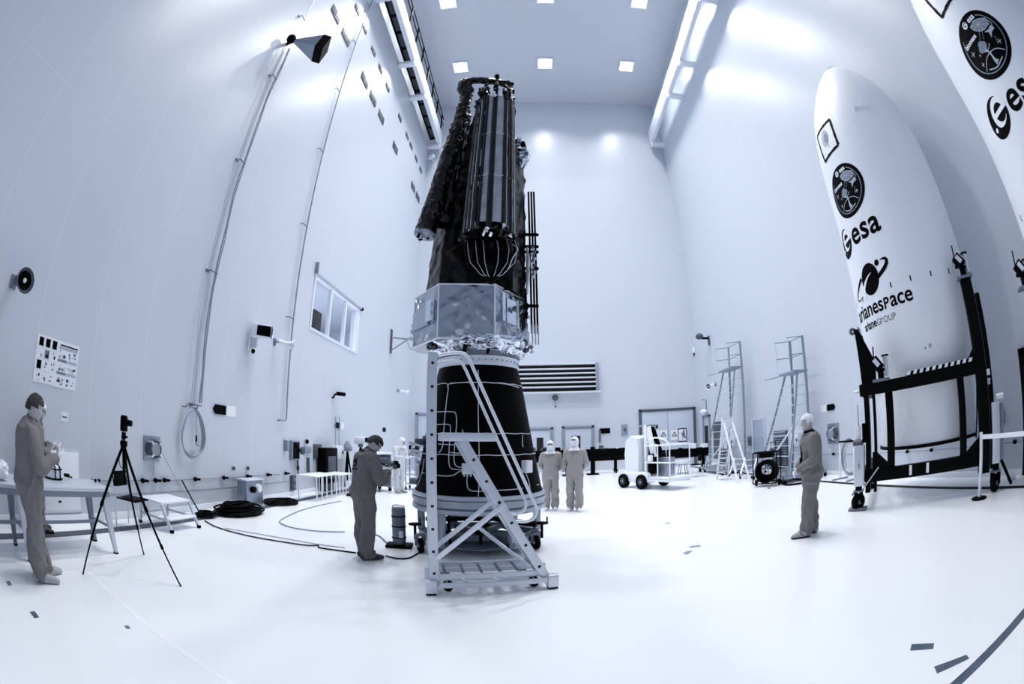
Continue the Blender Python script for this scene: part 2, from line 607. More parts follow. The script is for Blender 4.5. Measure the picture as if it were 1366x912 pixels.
# floor strips along the walls
MB().box((-5.86, -6, 0.001), (-5.66, 17.4, 0.012), M['strip']).build('trim_1', smooth=False, kind='structure')
MB().box((7.74, -6, 0.001), (7.90, 21.5, 0.012), M['frame']).build('trim_2', smooth=False, kind='structure')
MB().box((XL, YF, 0), (XL + .03, YB, .12), M['white'], .008).build('baseboard_left', kind='structure')
MB().box((XR - .03, YF, 0), (XR, YB, .12), M['white'], .008).build('baseboard_right', kind='structure')

# crane runway girders high on both side walls
for side, xi, sgn, wallx in (('left', -5.45, 1, XL), ('right', 8.0, -1, XR)):
    x0, x1 = (xi - .02, xi + .40) if side == 'left' else (xi, xi + .42)
    x0, x1 = (-5.68, -5.45) if side == 'left' else (8.0, 8.23)
    t = thing('crane_girder', 'white steel crane girder carried on brackets high on the %s' % ('left wall below the dark catwalk' if side == 'left' else 'bare right wall'), 'girder', ((x0 + x1) / 2, 8, 19.65))
    b = MB()
    b.box((x0, YF + .5, 19.65), (x1, 22.9, 20.65), M['steelw'], .012)
    b.build('beam', parent=t)
    MB().box(((x0 + x1) / 2 - .05, YF + .5, 20.65), ((x0 + x1) / 2 + .05, 22.9, 20.78), M['alu']).build('rail', parent=t)
    for y in (-4.5, 0.5, 5.5, 10.6, 15.2, 17.9, 22.75):
        xa, xb = (XL + .001, x1) if side == 'left' else (x0, XR - .001)
        k = MB()
        k.box((xa, y - .16, 19.42), (xb, y + .16, 19.64), M['steelw'], .015)
        k.build('bracket', parent=t)
t = thing('catwalk', 'dark grated catwalk with black handrail above the left crane girder', 'catwalk', (-5.88, 8, 20.0))
b = MB()
yy = YF + .5
while yy < 22.5:
    b.box((-6.06, yy, 20.06), (-5.69, yy + 1.0, 20.1), M['grate'])
    yy += 1.15
b.build('walkway_panels', parent=t, smooth=False)
b = MB()
yy = YF + .5
while yy < 22.6:
    b.box((-6.1, yy - .13, 19.98), (-5.69, yy - .01, 20.14), M['frame'])
    yy += 1.15
b.box((-6.14, YF + .5, 19.98), (-6.06, 22.6, 20.14), M['frame'])
b.build('joists', parent=t, smooth=False)
b = MB()
for z in (21.35, 21.9):
    b.tube([(-5.42, YF + .5, z), (-5.42, 22.8, z)], .03, 6, M['frame'])
yy = YF + .6
while yy < 22.9:
    b.box((-5.46, yy - .035, 20.66), (-5.38, yy + .035, 21.92), M['frame'])
    yy += 1.53
b.build('handrail', parent=t)

# ceiling lamps
LX, LY = (-3.9, 1.3, 6.4), (3.1, 8.5, 13.9, 19.3)
rown = {0: 'third row behind the camera side', 1: 'second row', 2: 'row near the top edge', 3: 'row closest to the back wall'}
coln = ('at the left', 'in the middle', 'at the right')
for j, y in enumerate(LY):
    for i, x in enumerate(LX):
        t = thing('ceiling_lamp', 'square lit ceiling lamp %s of the %s' % (coln[i], ('row overhead', 'row ahead of overhead', 'row at the photo top edge', 'row nearest the back wall')[j]), 'lamp', (x, y, ZC), 'ceiling lamps')
        b = MB()
        b.box((x - .48, y - .48, ZC - .14), (x + .48, y - .40, ZC - .001), M['white'])
        b.box((x - .48, y + .40, ZC - .14), (x + .48, y + .48, ZC - .001), M['white'])
        b.box((x - .48, y - .40, ZC - .14), (x - .40, y + .40, ZC - .001), M['white'])
        b.box((x + .40, y - .40, ZC - .14), (x + .48, y + .40, ZC - .001), M['white'])
        b.build('frame', parent=t, smooth=False)
        MB().box((x - .39, y - .39, ZC - .10), (x + .39, y + .39, ZC - .06), M['lampglow']).build('diffuser', parent=t, smooth=False)
        ld = bpy.data.lights.new('lamp_light', 'AREA')
        ld.shape = 'SQUARE'
        ld.size = .8
        ld.energy = (20, 330, 340, 265)[j]
        ld.spread = radians(116)
        ld.color = (1.0, 0.99, 0.975)
        lo = bpy.data.objects.new('lamp_light', ld)
        COL.objects.link(lo)
        lo.parent = t
        lo.location = (0, 0, -.16)
ld = bpy.data.lights.new('room_light', 'AREA')
ld.shape = 'RECTANGLE'; ld.size = .3; ld.size_y = 2.4; ld.energy = 330
lo = bpy.data.objects.new('room_light', ld)
COL.objects.link(lo)
lo.location = (-9.0, 14.7, rz1 - .2)

# doors and openings
def frame_door(name, ya_or_xa, b_, z1, leafs, wall, windows=(), fm=None, depth=.06):
    """flush door in the back ('B') or right ('R') or left ('L') wall"""
    fm = fm or M['gray']
    def bx(mb, a, c, z0, z1_, d0, d1, m, bev=0):
        if wall == 'B':
            mb.box((a, YB - d1, z0), (c, YB - d0, z1_), m, bev)
        elif wall == 'R':
            mb.box((XR - d1, a, z0), (XR - d0, c, z1_), m, bev)
        else:
            mb.box((XL + d0, a, z0), (XL + d1, c, z1_), m, bev)
    a, c = min(ya_or_xa, b_), max(ya_or_xa, b_)
    f = MB()
    bx(f, a, a + .14, 0, z1, .001, depth + .04, fm, .01)
    bx(f, c - .14, c, 0, z1, .001, depth + .04, fm, .01)
    bx(f, a, c, z1 - .12, z1, .001, depth + .04, fm, .01)
    o = f.build(name, kind='structure')
    wl = (c - a - .28) / leafs
    for k in range(leafs):
        p0 = a + .14 + wl * k
        q = MB()
        bx(q, p0 + .01, p0 + wl - .01, .02, z1 - .13, .001, depth, M['doorp'], .008)
        lf = q.build('leaf', parent=o)
        h = MB()
        hx = p0 + (wl - .12 if k == 0 else .06)
        bx(h, hx, hx + .1, 1.0, 1.06, depth + .001, depth + .05, M['alu'], .01)
        h.build('handle', parent=lf)
    for (u0, u1, zz0, zz1) in windows:
        q = MB()
        bx(q, u0, u1, zz0, zz1, depth + .001, depth + .015, M['darkhole'])
        q.build('pane', parent=o, smooth=False)
    return o


frame_door('door_1', -0.30, 1.04, 2.32, 1, 'B', [(.18, .52, .93, 1.8)])
frame_door('door_2', 1.48, 3.16, 2.36, 1, 'B', [(1.98, 2.42, .9, 1.85)])
frame_door('door_3', 5.55, 8.78, 3.08, 2, 'B', fm=M['dgray'])
frame_door('door_4', -6.15, -4.5, 3.1, 1, 'B')
frame_door('door_5', 22.25, 21.3, 2.55, 1, 'R', [(21.55, 22.0, .8, 2.0)])
o = frame_door('door_6', 3.96, 2.7, 2.28, 1, 'R', fm=M['frame'])

# ================================================================== SATELLITE ON ITS ADAPTER
S = Vector((-0.85, 7.0, 0))
ER = Vector((7.0, 0.85, 0)).normalized()          # to the right as seen from the tripod spot
ED = Vector((-ER.y, ER.x, 0))                     # away from it


def SP(x, y, d=0.0):
    return VP(x, y, S + ED * d, ED)


def on_rev(x, y, c, prof, off=0.0):
    """first hit of the ray with a surface of revolution; prof: [(z, r)]"""
    d = ray(x, y)
    def rad(z):
        for (z0, r0), (z1, r1) in zip(prof, prof[1:]):
            if z0 <= z <= z1:
                return r0 + (r1 - r0) * (z - z0) / (z1 - z0)
        return prof[0][1] if z < prof[0][0] else prof[-1][1]
    dh = hypot(d.x, d.y)
    t0 = hypot(c[0], c[1]) / dh
    t = t0 - 2.2 / dh
    best = (9, t)
    while t < t0 + .3:
        p = E0 + d * t
        gap = hypot(p.x - c[0], p.y - c[1]) - rad(p.z) - off
        if gap <= 0:
            return p
        if gap < best[0]:
            best = (gap, t)
        t += .004
    return E0 + d * best[1]


sat = thing('satellite', 'tall black foil-wrapped satellite with folded antenna on a silver waist and black cone', 'satellite', (S.x, S.y, 0.735))
CONE = [(0.905, 1.0), (0.98, .968), (1.54, .862), (2.0, .782), (2.47, .70), (2.80, .625)]
b = MB()
b.lathe([(r, z) for z, r in CONE] + [(.58, 2.8)], S, 72)
b.build('adapter_cone', M['cone'], sat)
b = MB()
b.lathe([(r_, z_ + .185) for r_, z_ in ((.9, .55), (1.0, .55), (1.02, .57), (1.02, .615), (1.035, .62), (1.035, .66), (1.0, .665), (1.0, .68), (1.03, .685), (1.035, .715), (1.02, .735), (.98, .74))], S, 72)
b.build('base_ring', M['ring'], sat)
b = MB()
b.lathe([(.60, 2.78), (.64, 2.79), (.645, 2.83), (.63, 2.835), (.63, 2.90), (.65, 2.905), (.65, 2.93), (.60, 2.94)], S, 64, material=M['alub'])
b.lathe([(.60, 2.935), (.655, 2.94), (.66, 3.0), (.6, 3.02)], S, 64, material=M['mgray'])
for k in range(44):
    a = 2 * pi * k / 44
    n = Vector((cos(a), sin(a), 0))
    b.cyl(S + n * .625 + Vector((0, 0, 2.87)), S + n * .642 + Vector((0, 0, 2.87)), .011, 6, M['mgray'])
b.build('clamp_ring', parent=sat)

# cables taped to the cone
lines = [
    [(638, 493), (638, 520), (638, 560), (639, 600), (639, 640), (638, 662)],
    [(600, 511), (620, 510), (650, 510), (675, 512), (692, 517)],
    [(582, 513), (594, 511), (598, 516), (596, 532), (593, 560), (591, 590), (588, 601), (585, 603)],
    [(572, 550), (585, 549), (603, 549), (608, 552), (609, 566), (606, 600), (606, 616), (610, 622), (617, 623)],
    [(606, 511), (599, 512), (597, 517)],
    [(569, 566), (583, 566), (598, 566), (601, 572), (599, 600), (599, 618), (603, 625), (617, 626)],
    [(585, 592), (604, 593), (613, 592), (617, 587), (617, 573)],
    [(562, 630), (585, 634), (603, 634), (612, 629), (617, 628)],
    [(623, 632), (623, 645), (626, 653), (636, 655), (660, 654), (690, 652), (719, 646)],
    [(600, 603), (612, 604), (617, 598), (618, 588)],
    [(700, 628), (705, 640), (707, 652)],
    [(697, 580), (697, 592), (698, 596)],
    [(566, 612), (563, 630), (558, 645), (555, 650)],
]
for L_ in lines:
    pts = curve_pts([on_rev(x, y, S, CONE, .012) for x, y in L_], 5)
    MB().tube(pts, .0065, 6).build('cable', M['wire'], sat)
def rad_at(z):
    for (z0, r0), (z1, r1) in zip(CONE, CONE[1:]):
        if z0 <= z <= z1:
            return r0 + (r1 - r0) * (z - z0) / (z1 - z0)
for x, y, a0, a1 in ((640, 607, 180, 360), (640, 578, 200, 360), (660, 510.5, 255, 350)):
    z = on_rev(x, y, S, CONE).z
    r = rad_at(z) + .01
    MB().tube([S + (ER * cos(radians(a)) + ED * sin(radians(a))) * r + Vector((0, 0, z + .004 * sin(a * .3))) for a in range(a0, a1 + 1, 4)], .0065, 6).build('cable', M['wire'], sat)
p = on_rev(623.5, 625, S, CONE, .03)
n = (p - S); n.z = 0; n.normalize(); sd = n.cross(Vector((0, 0, 1)))
k = MB().obox(p, sd * .07, n * .045, (0, 0, .075), M['alu'], .008)
for i in (-1, 0, 1):
    k.cyl(p + sd * .045 * i + Vector((0, 0, -.11)), p + sd * .045 * i + Vector((0, 0, -.07)), .012, 8, M['alu'])
k.cyl(p + Vector((0, 0, .07)), p + Vector((0, 0, .13)), .018, 8, M['alub'])
k.build('junction_box', parent=sat, label='small grey junction box taped on the front of the black cone')
p = on_rev(703, 622, S, CONE, .05)
n = (p - S); n.z = 0; n.normalize(); sd = n.cross(Vector((0, 0, 1)))
MB().obox(p, sd * .07, n * .05, (0, 0, .09), M['white'], .01).build('junction_box', parent=sat, label='small white junction box at the right edge of the cone')
# umbilical bracket sticking out at the left of the cone
pv = SP(572, 606, -.1); pw = SP(546, 600, -.1)
k = MB()
for dz, off in ((.10, 0), (.0, .0), (-.07, 0)):
    for dd in (-.07, .07):
        k.bar(pv + ED * dd + Vector((0, 0, dz)), pw + ED * dd + Vector((0, 0, dz + .02)), .03, .035, material=M['alub'])
random.seed(3)
for i in range(16):
    q = pv.lerp(pw, random.uniform(.0, 1.05)) + ED * random.uniform(-.1, .05) + Vector((0, 0, random.uniform(-.08, .13)))
    k.obox(q, ER * random.uniform(.015, .035), ED * .03, (0, 0, random.uniform(.015, .035)), random.choice([M['alu'], M['dgray'], M['black'], M['chrome']]), .004)
q = pv.lerp(pw, .4) + Vector((0, 0, .17))
k.obox(q, ER * .09, ED * .06, (0, 0, .05), M['dgray'], .01)
q = pv.lerp(pw, .15) + Vector((0, 0, .2))
k.obox(q, ER * .05, ED * .06, (0, 0, .08), M['mgray'], .01)
k.build('umbilical_bracket', parent=sat)
p = on_rev(557, 627, S, CONE, .03)
MB().obox(p, ER * .035, ED * .06, (0, 0, .1), M['white'], .01).build('junction_box', parent=sat, label='small white box at the left edge of the cone')

# crumpled foil skirt with thrusters between ring and waist
grid = []
NZ, NA = 16, 150
for i in range(NZ + 1):
    f = i / NZ
    z = 2.98 + f * .215
    r = .655 + .20 * min(1, f * 1.35) ** .8
    grid.append([S + Vector((cos(2 * pi * j / NA) * r, sin(2 * pi * j / NA) * r, z)) for j in range(NA + 1)])
b = MB()
crumple(b, grid, .11, 4.5, 1, None, lambda p, i, j: (Vector((p.x - S.x, p.y - S.y, 0)).normalized() if 0 < i < NZ else Vector((0, 0, 0))))
b.build('foil_skirt', M['smli2'], sat, smooth=False)
random.seed(11)
for a in [radians(q) for q in (196, 205, 213, 322, 331, 341, 350, 150, 30, 90)]:
    k = MB()
    d_ = ER * cos(a) + ED * sin(a)
    for i in range(9):
        q = S + d_ * random.uniform(.72, .85) + Vector((0, 0, random.uniform(3.07, 3.19))) + d_.cross(Vector((0, 0, 1))) * random.uniform(-.05, .05)
        ax_ = Vector((random.uniform(-1, 1), random.uniform(-1, 1), random.uniform(-.7, .7))).normalized()
        if i % 2:
            k.cyl(q - ax_ * .03, q + ax_ * .03, random.uniform(.02, .05), 10, random.choice([M['smli2'], M['black'], M['alu']]))
        else:
            o1 = ax_.orthogonal().normalized()
            k.obox(q, ax_ * random.uniform(.02, .06), o1 * random.uniform(.02, .05), ax_.cross(o1) * random.uniform(.015, .04), random.choice([M['smli2'], M['smli2'], M['dgray']]), .006)
    k.build('thruster_block', parent=sat)
k = MB()
p1, p2 = SP(621, 461, -.84), SP(618, 474, -.78)
k.tube([p1 + Vector((0, 0, .02)), p1.lerp(p2, .5), p2], [.035, .03, .012], 10, M['black'])
k.build('vent_nozzle', parent=sat, label='tapering black nozzle poking out of the silver foil')
k = MB()
p1, p2 = SP(652, 465, -.84), SP(650, 471, -.80)
k.tube([p1, p2], [.03, .022], 10, M['black'])
k.build('vent_nozzle', parent=sat, label='short black nozzle poking out of the silver foil')

# silver box waist
def plan(pairs):
    return [S + ER * u + ED * d for u, d in pairs]
u = lambda x, y, d: (SP(x, y, d) - S).dot(ER)
DF = -.80
PL = [(u(553, 420, -.12), -.10), (u(584, 420, DF), DF), (u(660, 420, DF), DF), (u(702, 420, -.05), -.05),
      (u(702, 420, 0) - .02, .30), (.46, .80), (-.42, .80), (u(553, 420, 0) + .02, .30)]
zt_, zb_ = SP(620, 379, DF).z, SP(620, 451, DF).z
pp = plan(PL)
b = MB()
for i in range(len(pp)):
    a, c = pp[i], pp[(i + 1) % len(pp)]
    nr = (c - a).cross(Vector((0, 0, 1))).normalized()
    nu = max(6, int((c - a).length / .022))
    zt = zt_
    g_ = quad_grid(a + Vector((0, 0, zb_)), c + Vector((0, 0, zb_)), c + Vector((0, 0, zt)), a + Vector((0, 0, zt)), nu, 40)
    amp = .014 if i in (0, 1) else .026
    mid = (a + c) / 2
    creased(b, g_, nr, (26, 30, 34)[min(i, 2)], amp, .03, .11, 31 + i, None, lambda r, cc, nu=nu: min(1, cc / 4, (nu - cc) / 4) * (1 if 0 < r < 40 else .3))
b.add([q + Vector((0, 0, zt_)) for q in pp], [tuple(range(len(pp)))])
b.add([q + Vector((0, 0, zb_)) for q in pp], [tuple(range(len(pp) - 1, -1, -1))])
waist = b.build('silver_waist', M['smli'], sat)
k = MB()
for i in range(4):
    a, c = pp[i], pp[(i + 1) % len(pp)]
    k.tube([a + Vector((0, 0, zb_)), a + Vector((0, 0, zt_ + .01))], .014, 6, M['alub'])
    k.tube([a + Vector((0, 0, zb_)), c + Vector((0, 0, zb_))], .016, 6, M['alub'])
    k.tube([a + Vector((0, 0, zt_)), c + Vector((0, 0, zt_))], .016, 6, M['alub'])
k.build('foil_hem', parent=waist)
# raised panels on the waist
def facept(i, f, z, off=0):
    a, c = pp[i], pp[i + 1]
    nr = (c - a).cross(Vector((0, 0, 1))).normalized()
    return a.lerp(c, f) + Vector((0, 0, z)) + nr * off
def facepanel(mb, i, f0, f1, z0, z1, off, m):
    mb.prism([facept(i, f0, z0), facept(i, f1, z0), facept(i, f1, z1), facept(i, f0, z1)], (pp[i + 1] - pp[i]).cross(Vector((0, 0, 1))).normalized() * off, m)
k = MB()
facepanel(k, 0, .06, .72, 3.38, 3.68, .05, M['smli'])
facepanel(k, 0, .72, .93, 3.40, 3.72, .09, M['smli2'])
k.build('access_panel', parent=waist, smooth=False)
k = MB()
facepanel(k, 2, .12, .20, 3.42, 3.86, .07, M['smli2'])
facepanel(k, 2, .26, .55, 3.42, 3.80, .06, M['smli2'])
facepanel(k, 2, .60, .66, 3.40, 3.85, .05, M['alub'])
k.build('access_panel', parent=waist, smooth=False)

# black foil body
zb, zt = zt_ - .03, SP(698, 214, -.1).z
DB = -.62
PB = [(u(569, 370, -.15), -.15), (u(586, 370, DB), DB), (u(684, 370, DB), DB), (u(700, 370, -.2), -.2), (.80, .45), (.40, .62), (-.45, .62), (-.80, .4)]
pb = plan(PB)
PT = [(u(596, 214, -.15), -.15), (u(606, 214, DB), DB), (u(686, 214, DB), DB), (u(698, 214, -.2), -.2), (.70, .4), (.40, .55), (-.35, .55), (-.6, .4)]
pt = plan(PT)
b = MB()
for i in range(len(pb)):
    a, c = pb[i], pb[(i + 1) % len(pb)]
    nr = (c - a).cross(Vector((0, 0, 1))).normalized()
    nu = max(3, int((c - a).length / .04))
    sh = lambda q, f=.80: S + (q - S) * f
    at_, ct_ = pt[i], pt[(i + 1) % len(pt)]
    g_ = quad_grid(a + Vector((0, 0, zb)), c + Vector((0, 0, zb)), ct_ + Vector((0, 0, zt)), at_ + Vector((0, 0, zt)), nu, 70)
    creased(b, g_, nr, 70 if i == 1 else 55, .03 if i == 1 else .016, .04, .14, 51 + i, None, lambda r, cc, nu=nu: 1 if 0 < cc < nu else 0)
b.add([q + Vector((0, 0, zt)) for q in pt], [tuple(range(len(pt)))])
b.build('body', M['bmli'], sat)
# upper black mast behind the folded antenna
pa, pb2 = SP(608, 225, -.25), SP(684, 225, -.25)
pc, pd = SP(674, 145, -.25), SP(632, 155, -.25)
b = MB()
for (q0, q1, q2, q3, nn) in ((pa, pb2, pc, pd, -ED), (pb2, pb2 + ED * .5, pc + ED * .5, pc, ER), (pa + ED * .5, pa, pd, pd + ED * .5, -ER), (pb2 + ED * .5, pa + ED * .5, pd + ED * .5, pc + ED * .5, ED)):
    crumple(b, quad_grid(q0, q1, q2, q3, 7, 20), .05, 4, 5, None, nn)
b.build('upper_mast', M['bmli'], sat)
# silver foil collar at the right shoulder
k = MB()
for i, (x, y, r) in enumerate([(687, 192, .15), (692, 200, .14), (698, 209, .13), (691, 212, .17), (695, 217, .12)]):
    c = SP(x, y, -.35)
    gr = []
    for a_ in range(9):
        ph = -pi / 2 + pi * a_ / 8
        gr.append([c + Vector((cos(ph) * cos(2 * pi * j / 14), cos(ph) * sin(2 * pi * j / 14), sin(ph) * .9)) * r for j in range(15)])
    crumple(k, gr, r * 1.1, 5, i, None, lambda p, i_, j_, c=c: (p - c).normalized())
k.build('silver_collar', M['smli2'], sat, smooth=False)
k = MB()
a, c = SP(697, 190, -.35), SP(699, 198, -.35)
k.cyl(a, c, .05, 12, M['black'])
k.build('collar_cap', parent=sat)
a, c = SP(675, 149, -.6), SP(686, 150, -.65)
MB().lathe([(0, 0), (.075, 0), (.085, .05), (.085, (c - a).length), (.07, (c - a).length + .002), (0, (c - a).length + .002)], a, 20, (c - a), M['black']).build('sensor', parent=sat)

# folded reflector bundle
DT = -.95
cb, ct = SP(651, 318, DT + .0), SP(662, 128, DT + .0)
wl, wr = SP(618, 318, DT), SP(685, 318, DT)
tl, tr = SP(639, 128, DT), SP(684, 128, DT)
Rb, Rt = (wr - wl).length / 2, (tr - tl).length / 2
cbm, ctm = (wl + wr) / 2, (tl + tr) / 2
bun = MB()
def bp(f, ang, k=1.0):
    """f: 0 bottom..1 top; ang: 0 = right, 90 = toward the front"""
    c = cbm.lerp(ctm, f)
    r = Rb + (Rt - Rb) * f
    return c + (ER * cos(ang) - ED * sin(ang) * .75) * r * k
angs = [radians(q) for q in (1, 20, 33, 44, 56, 88, 93, 116, 127, 141, 153, 166, 179)]
core = MB()
core.tube([cbm.lerp(ctm, .02), cbm.lerp(ctm, .93)], [Rb * .66, Rt * .66], 20, M['black'])
ref = core.build('folded_reflector', parent=sat)
for i, a in enumerate(angs):
    k = MB()
    r_ = .028 if i % 2 else .036
    k.tube([bp(0, a), bp(.3, a), bp(.65, a), bp(.93, a)], r_, 8, M['tube'])
    k.build('rib', parent=ref)
for a0, a1 in ((62, 85), (97, 112)):
    k = MB()
    g_ = [[bp(.05 + .88 * v / 24, radians(a1 + (a0 - a1) * h / 5), .99) for h in range(6)] for v in range(25)]
    crumple(k, g_, .012, 5, 7, None, -ED, tri=False)
    k.build('membrane', M['film'], ref, label='pale grey strip of folded membrane between dark ribs')
for a0, a1 in ((132, 138), (36, 42), (156, 162)):
    k = MB()
    g_ = [[bp(.05 + .86 * v / 24, radians(a1 + (a0 - a1) * h / 3), .95) for h in range(4)] for v in range(25)]
    crumple(k, g_, .01, 5, 7, None, -ED, tri=False)
    k.build('membrane', M['ring'], ref)
for a in (10, 27, 50, 60, 91, 114, 122, 134, 147, 160, 172):
    pts = []
    for v in range(22):
        f = .02 + .9 * v / 21
        pts.append(bp(f, radians(a) + random.uniform(-.025, .025), 1.05))
    MB().tube(pts, .0058, 5, M['alub']).build('cord', parent=ref)
for f, k_ in ((.33, 1.06), (.62, 1.06)):
    MB().tube([bp(f + .008 * sin(a * .15), radians(a), k_) for a in range(0, 181, 12)], .006, 5, M['alu']).build('hoop_cord', parent=ref)
random.seed(21)
for i, a in enumerate(angs[::2] + [radians(90), radians(55), radians(125)]):
    k = MB()
    for s_ in range(9):
        q = bp(random.uniform(.90, 1.03), a, random.uniform(.85, 1.08)) + Vector((0, 0, random.uniform(-.05, .05)))
        ax_ = Vector((random.uniform(-.4, .4), random.uniform(-.4, .4), 1)).normalized()
        o1 = ax_.orthogonal().normalized()
        k.obox(q, ax_ * random.uniform(.03, .09), o1 * random.uniform(.014, .035), ax_.cross(o1) * random.uniform(.014, .035), random.choice([M['black'], M['tube'], M['black'], M['chrome']]), .006)
    k.build('hinge', parent=ref)
# bottom end: ring of fittings, bent ribs meeting at the hub
hub = SP(655, 374, DT + .12)
for i, x in enumerate((622, 633, 643.5, 663, 677, 688)):
    a_ = SP(x + (655 - x) * .05, 322, DT - .02)
    m_ = SP(x, 340 if i not in (0, 5) else 332, DT - .06)
    n_ = SP(x + (655 - x) * .12, 354, DT - .05)
    k = MB()
    k.tube([a_, m_, n_, SP(x + (655 - x) * .62, 367, DT), hub], .036, 8, M['black'])
    rb = k.build('lower_rib', parent=ref)
    pts = [a_ - ED * .035, SP(x + 2, 333, DT - .11), SP(x + 2 + (655 - x) * .1, 350, DT - .1), SP(x + 1 + (655 - x) * .55, 366, DT - .06), hub - ED * .04]
    MB().tube(pts, .0045, 5, M['alu']).build('cord', parent=ref)
k = MB()
for i in range(26):
    a = radians(4 + 172 * i / 25)
    q = bp(random.uniform(-.03, .03), a, random.uniform(.95, 1.1))
    o1 = Vector((random.uniform(-1, 1), random.uniform(-1, 1), random.uniform(-1, 1))).normalized()
    o2 = o1.orthogonal().normalized()
    k.obox(q, o1 * random.uniform(.02, .06), o2 * random.uniform(.012, .03), o1.cross(o2) * random.uniform(.012, .03), random.choice([M['black'], M['tube'], M['tube'], M['chrome']]), .005)
k.tube([bp(0, radians(a), 1.03) for a in range(0, 181, 9)], .028, 8, M['black'])
k.build('end_fittings', parent=ref)
pts = [SP(684, 326, DT - .05), SP(690, 331, DT - .1), SP(689, 336, DT - .1), SP(683, 346, DT - .1), SP(678, 358, DT - .06), SP(668, 367, DT), hub]
MB().tube(curve_pts(pts, 6), .009, 5, M['wire']).build('loose_cable', parent=ref)
MB().ell(hub, .07, .07, .06, 14, 8, M['black']).build('hub', parent=ref)

# slanting boom at the left and the arm across the top
DBm = -.80
pts = [SP(566, 314, DBm), SP(581, 268, DBm), SP(598, 212, DBm), SP(612, 166, DBm), SP(622, 130, DBm - .02), SP(625, 119, DBm - .05)]
rad_ = [.17, .165, .15, .135, .115, .115]
b = MB()
path = curve_pts(pts, 14)
rr = []
for i in range(len(path)):
    f = i / (len(path) - 1) * (len(rad_) - 1)
    j = min(int(f), len(rad_) - 2)
    rr.append(rad_[j] + (rad_[j + 1] - rad_[j]) * (f - j))
rings = []
for i, p in enumerate(path):
    tg = (path[min(i + 1, len(path) - 1)] - path[max(i - 1, 0)]).normalized()
    a_ = tg.cross(ED).normalized(); c_ = tg.cross(a_)
    rings.append([p + (a_ * cos(2 * pi * j / 22) + c_ * sin(2 * pi * j / 22)) * rr[i] for j in range(23)])
crumple(b, rings, .04, 10, 2, None, lambda p, i, j: (p - path[i]).normalized())
boom = b.build('boom', M['bmlir'], sat, smooth=False)
k = MB()
d_ = (path[0] - path[3]).normalized()
k.lathe([(0, .02), (.10, .03), (.16, .02), (.175, -.02), (.165, -.05)], path[0], 24, d_, M['plate'])
random.seed(4)
for i in range(10):
    a_ = d_.orthogonal().normalized(); c_ = d_.cross(a_)
    t_ = random.uniform(0, 6.28)
    q = path[0] + d_ * .04 + (a_ * cos(t_) + c_ * sin(t_)) * random.uniform(.03, .14)
    k.cyl(q, q + d_ * random.uniform(.02, .06), random.uniform(.012, .03), 8, random.choice([M['black'], M['alu'], M['chrome']]))
k.build('end_fitting', parent=boom)
# second, darker strut just inside the boom
b = MB()
path2 = curve_pts([SP(590, 300, -.68), SP(604, 230, -.68), SP(617, 175, -.70), SP(622, 150, -.72)], 9)
rings = []
for i, p in enumerate(path2):
    tg = (path2[min(i + 1, len(path2) - 1)] - path2[max(i - 1, 0)]).normalized()
    a_ = tg.cross(ED).normalized(); c_ = tg.cross(a_)
    rings.append([p + (a_ * cos(2 * pi * j / 16) + c_ * sin(2 * pi * j / 16)) * (.15 - .05 * i / len(path2)) for j in range(17)])
crumple(b, rings, .06, 6, 9, None, lambda p, i, j: (p - path2[i]).normalized())
b.build('inner_strut', M['bmlir'], sat, smooth=False)
# elbow and top arm
b = MB()
el = SP(620, 117, DBm - .05)
gr = []
for a_ in range(13):
    ph = -pi / 2 + pi * a_ / 12
    gr.append([el + Vector((cos(ph) * cos(2 * pi * j / 20) * .155, cos(ph) * sin(2 * pi * j / 20) * .155, sin(ph) * .20)) for j in range(21)])
crumple(b, gr, .03, 7, 2, None, lambda p, i, j: (p - el).normalized())
path3 = curve_pts([SP(616, 112, DBm - .05), SP(630, 107.5, DBm - .1), SP(650, 108, DBm - .12), SP(668, 110.5, DBm - .12), SP(680, 113, DBm - .12)], 6)
rings = []
for i, p in enumerate(path3):
    tg = (path3[min(i + 1, len(path3) - 1)] - path3[max(i - 1, 0)]).normalized()
    a_ = tg.cross(ED).normalized(); c_ = tg.cross(a_)
    rings.append([p + (a_ * cos(2 * pi * j / 14) + c_ * sin(2 * pi * j / 14)) * (.075 if i > 3 else .1) for j in range(15)])
crumple(b, rings, .03, 8, 3, None, lambda p, i, j: (p - path3[i]).normalized())
arm = b.build('top_arm', M['bmlir'], sat, smooth=False)
k = MB()
q = SP(678, 119, DBm - .12)
k.obox(q, ER * .05, ED * .07, (0, 0, .14), M['black'], .02)
k.obox(SP(681, 112, DBm - .15), ER * .06, ED * .03, (0, 0, .03), M['black'], .01)
k.build('latch', parent=arm)
k = MB(); k.cyl(SP(663, 108, DBm - .1), SP(663, 101, DBm - .1), .05, 10, M['black']); k.build('pin', parent=arm)
k = MB()
k.cyl(SP(680, 116, DBm - .16), SP(680, 121, DBm - .16), .06, 10, M['tube'])
k.build('latch', parent=arm)
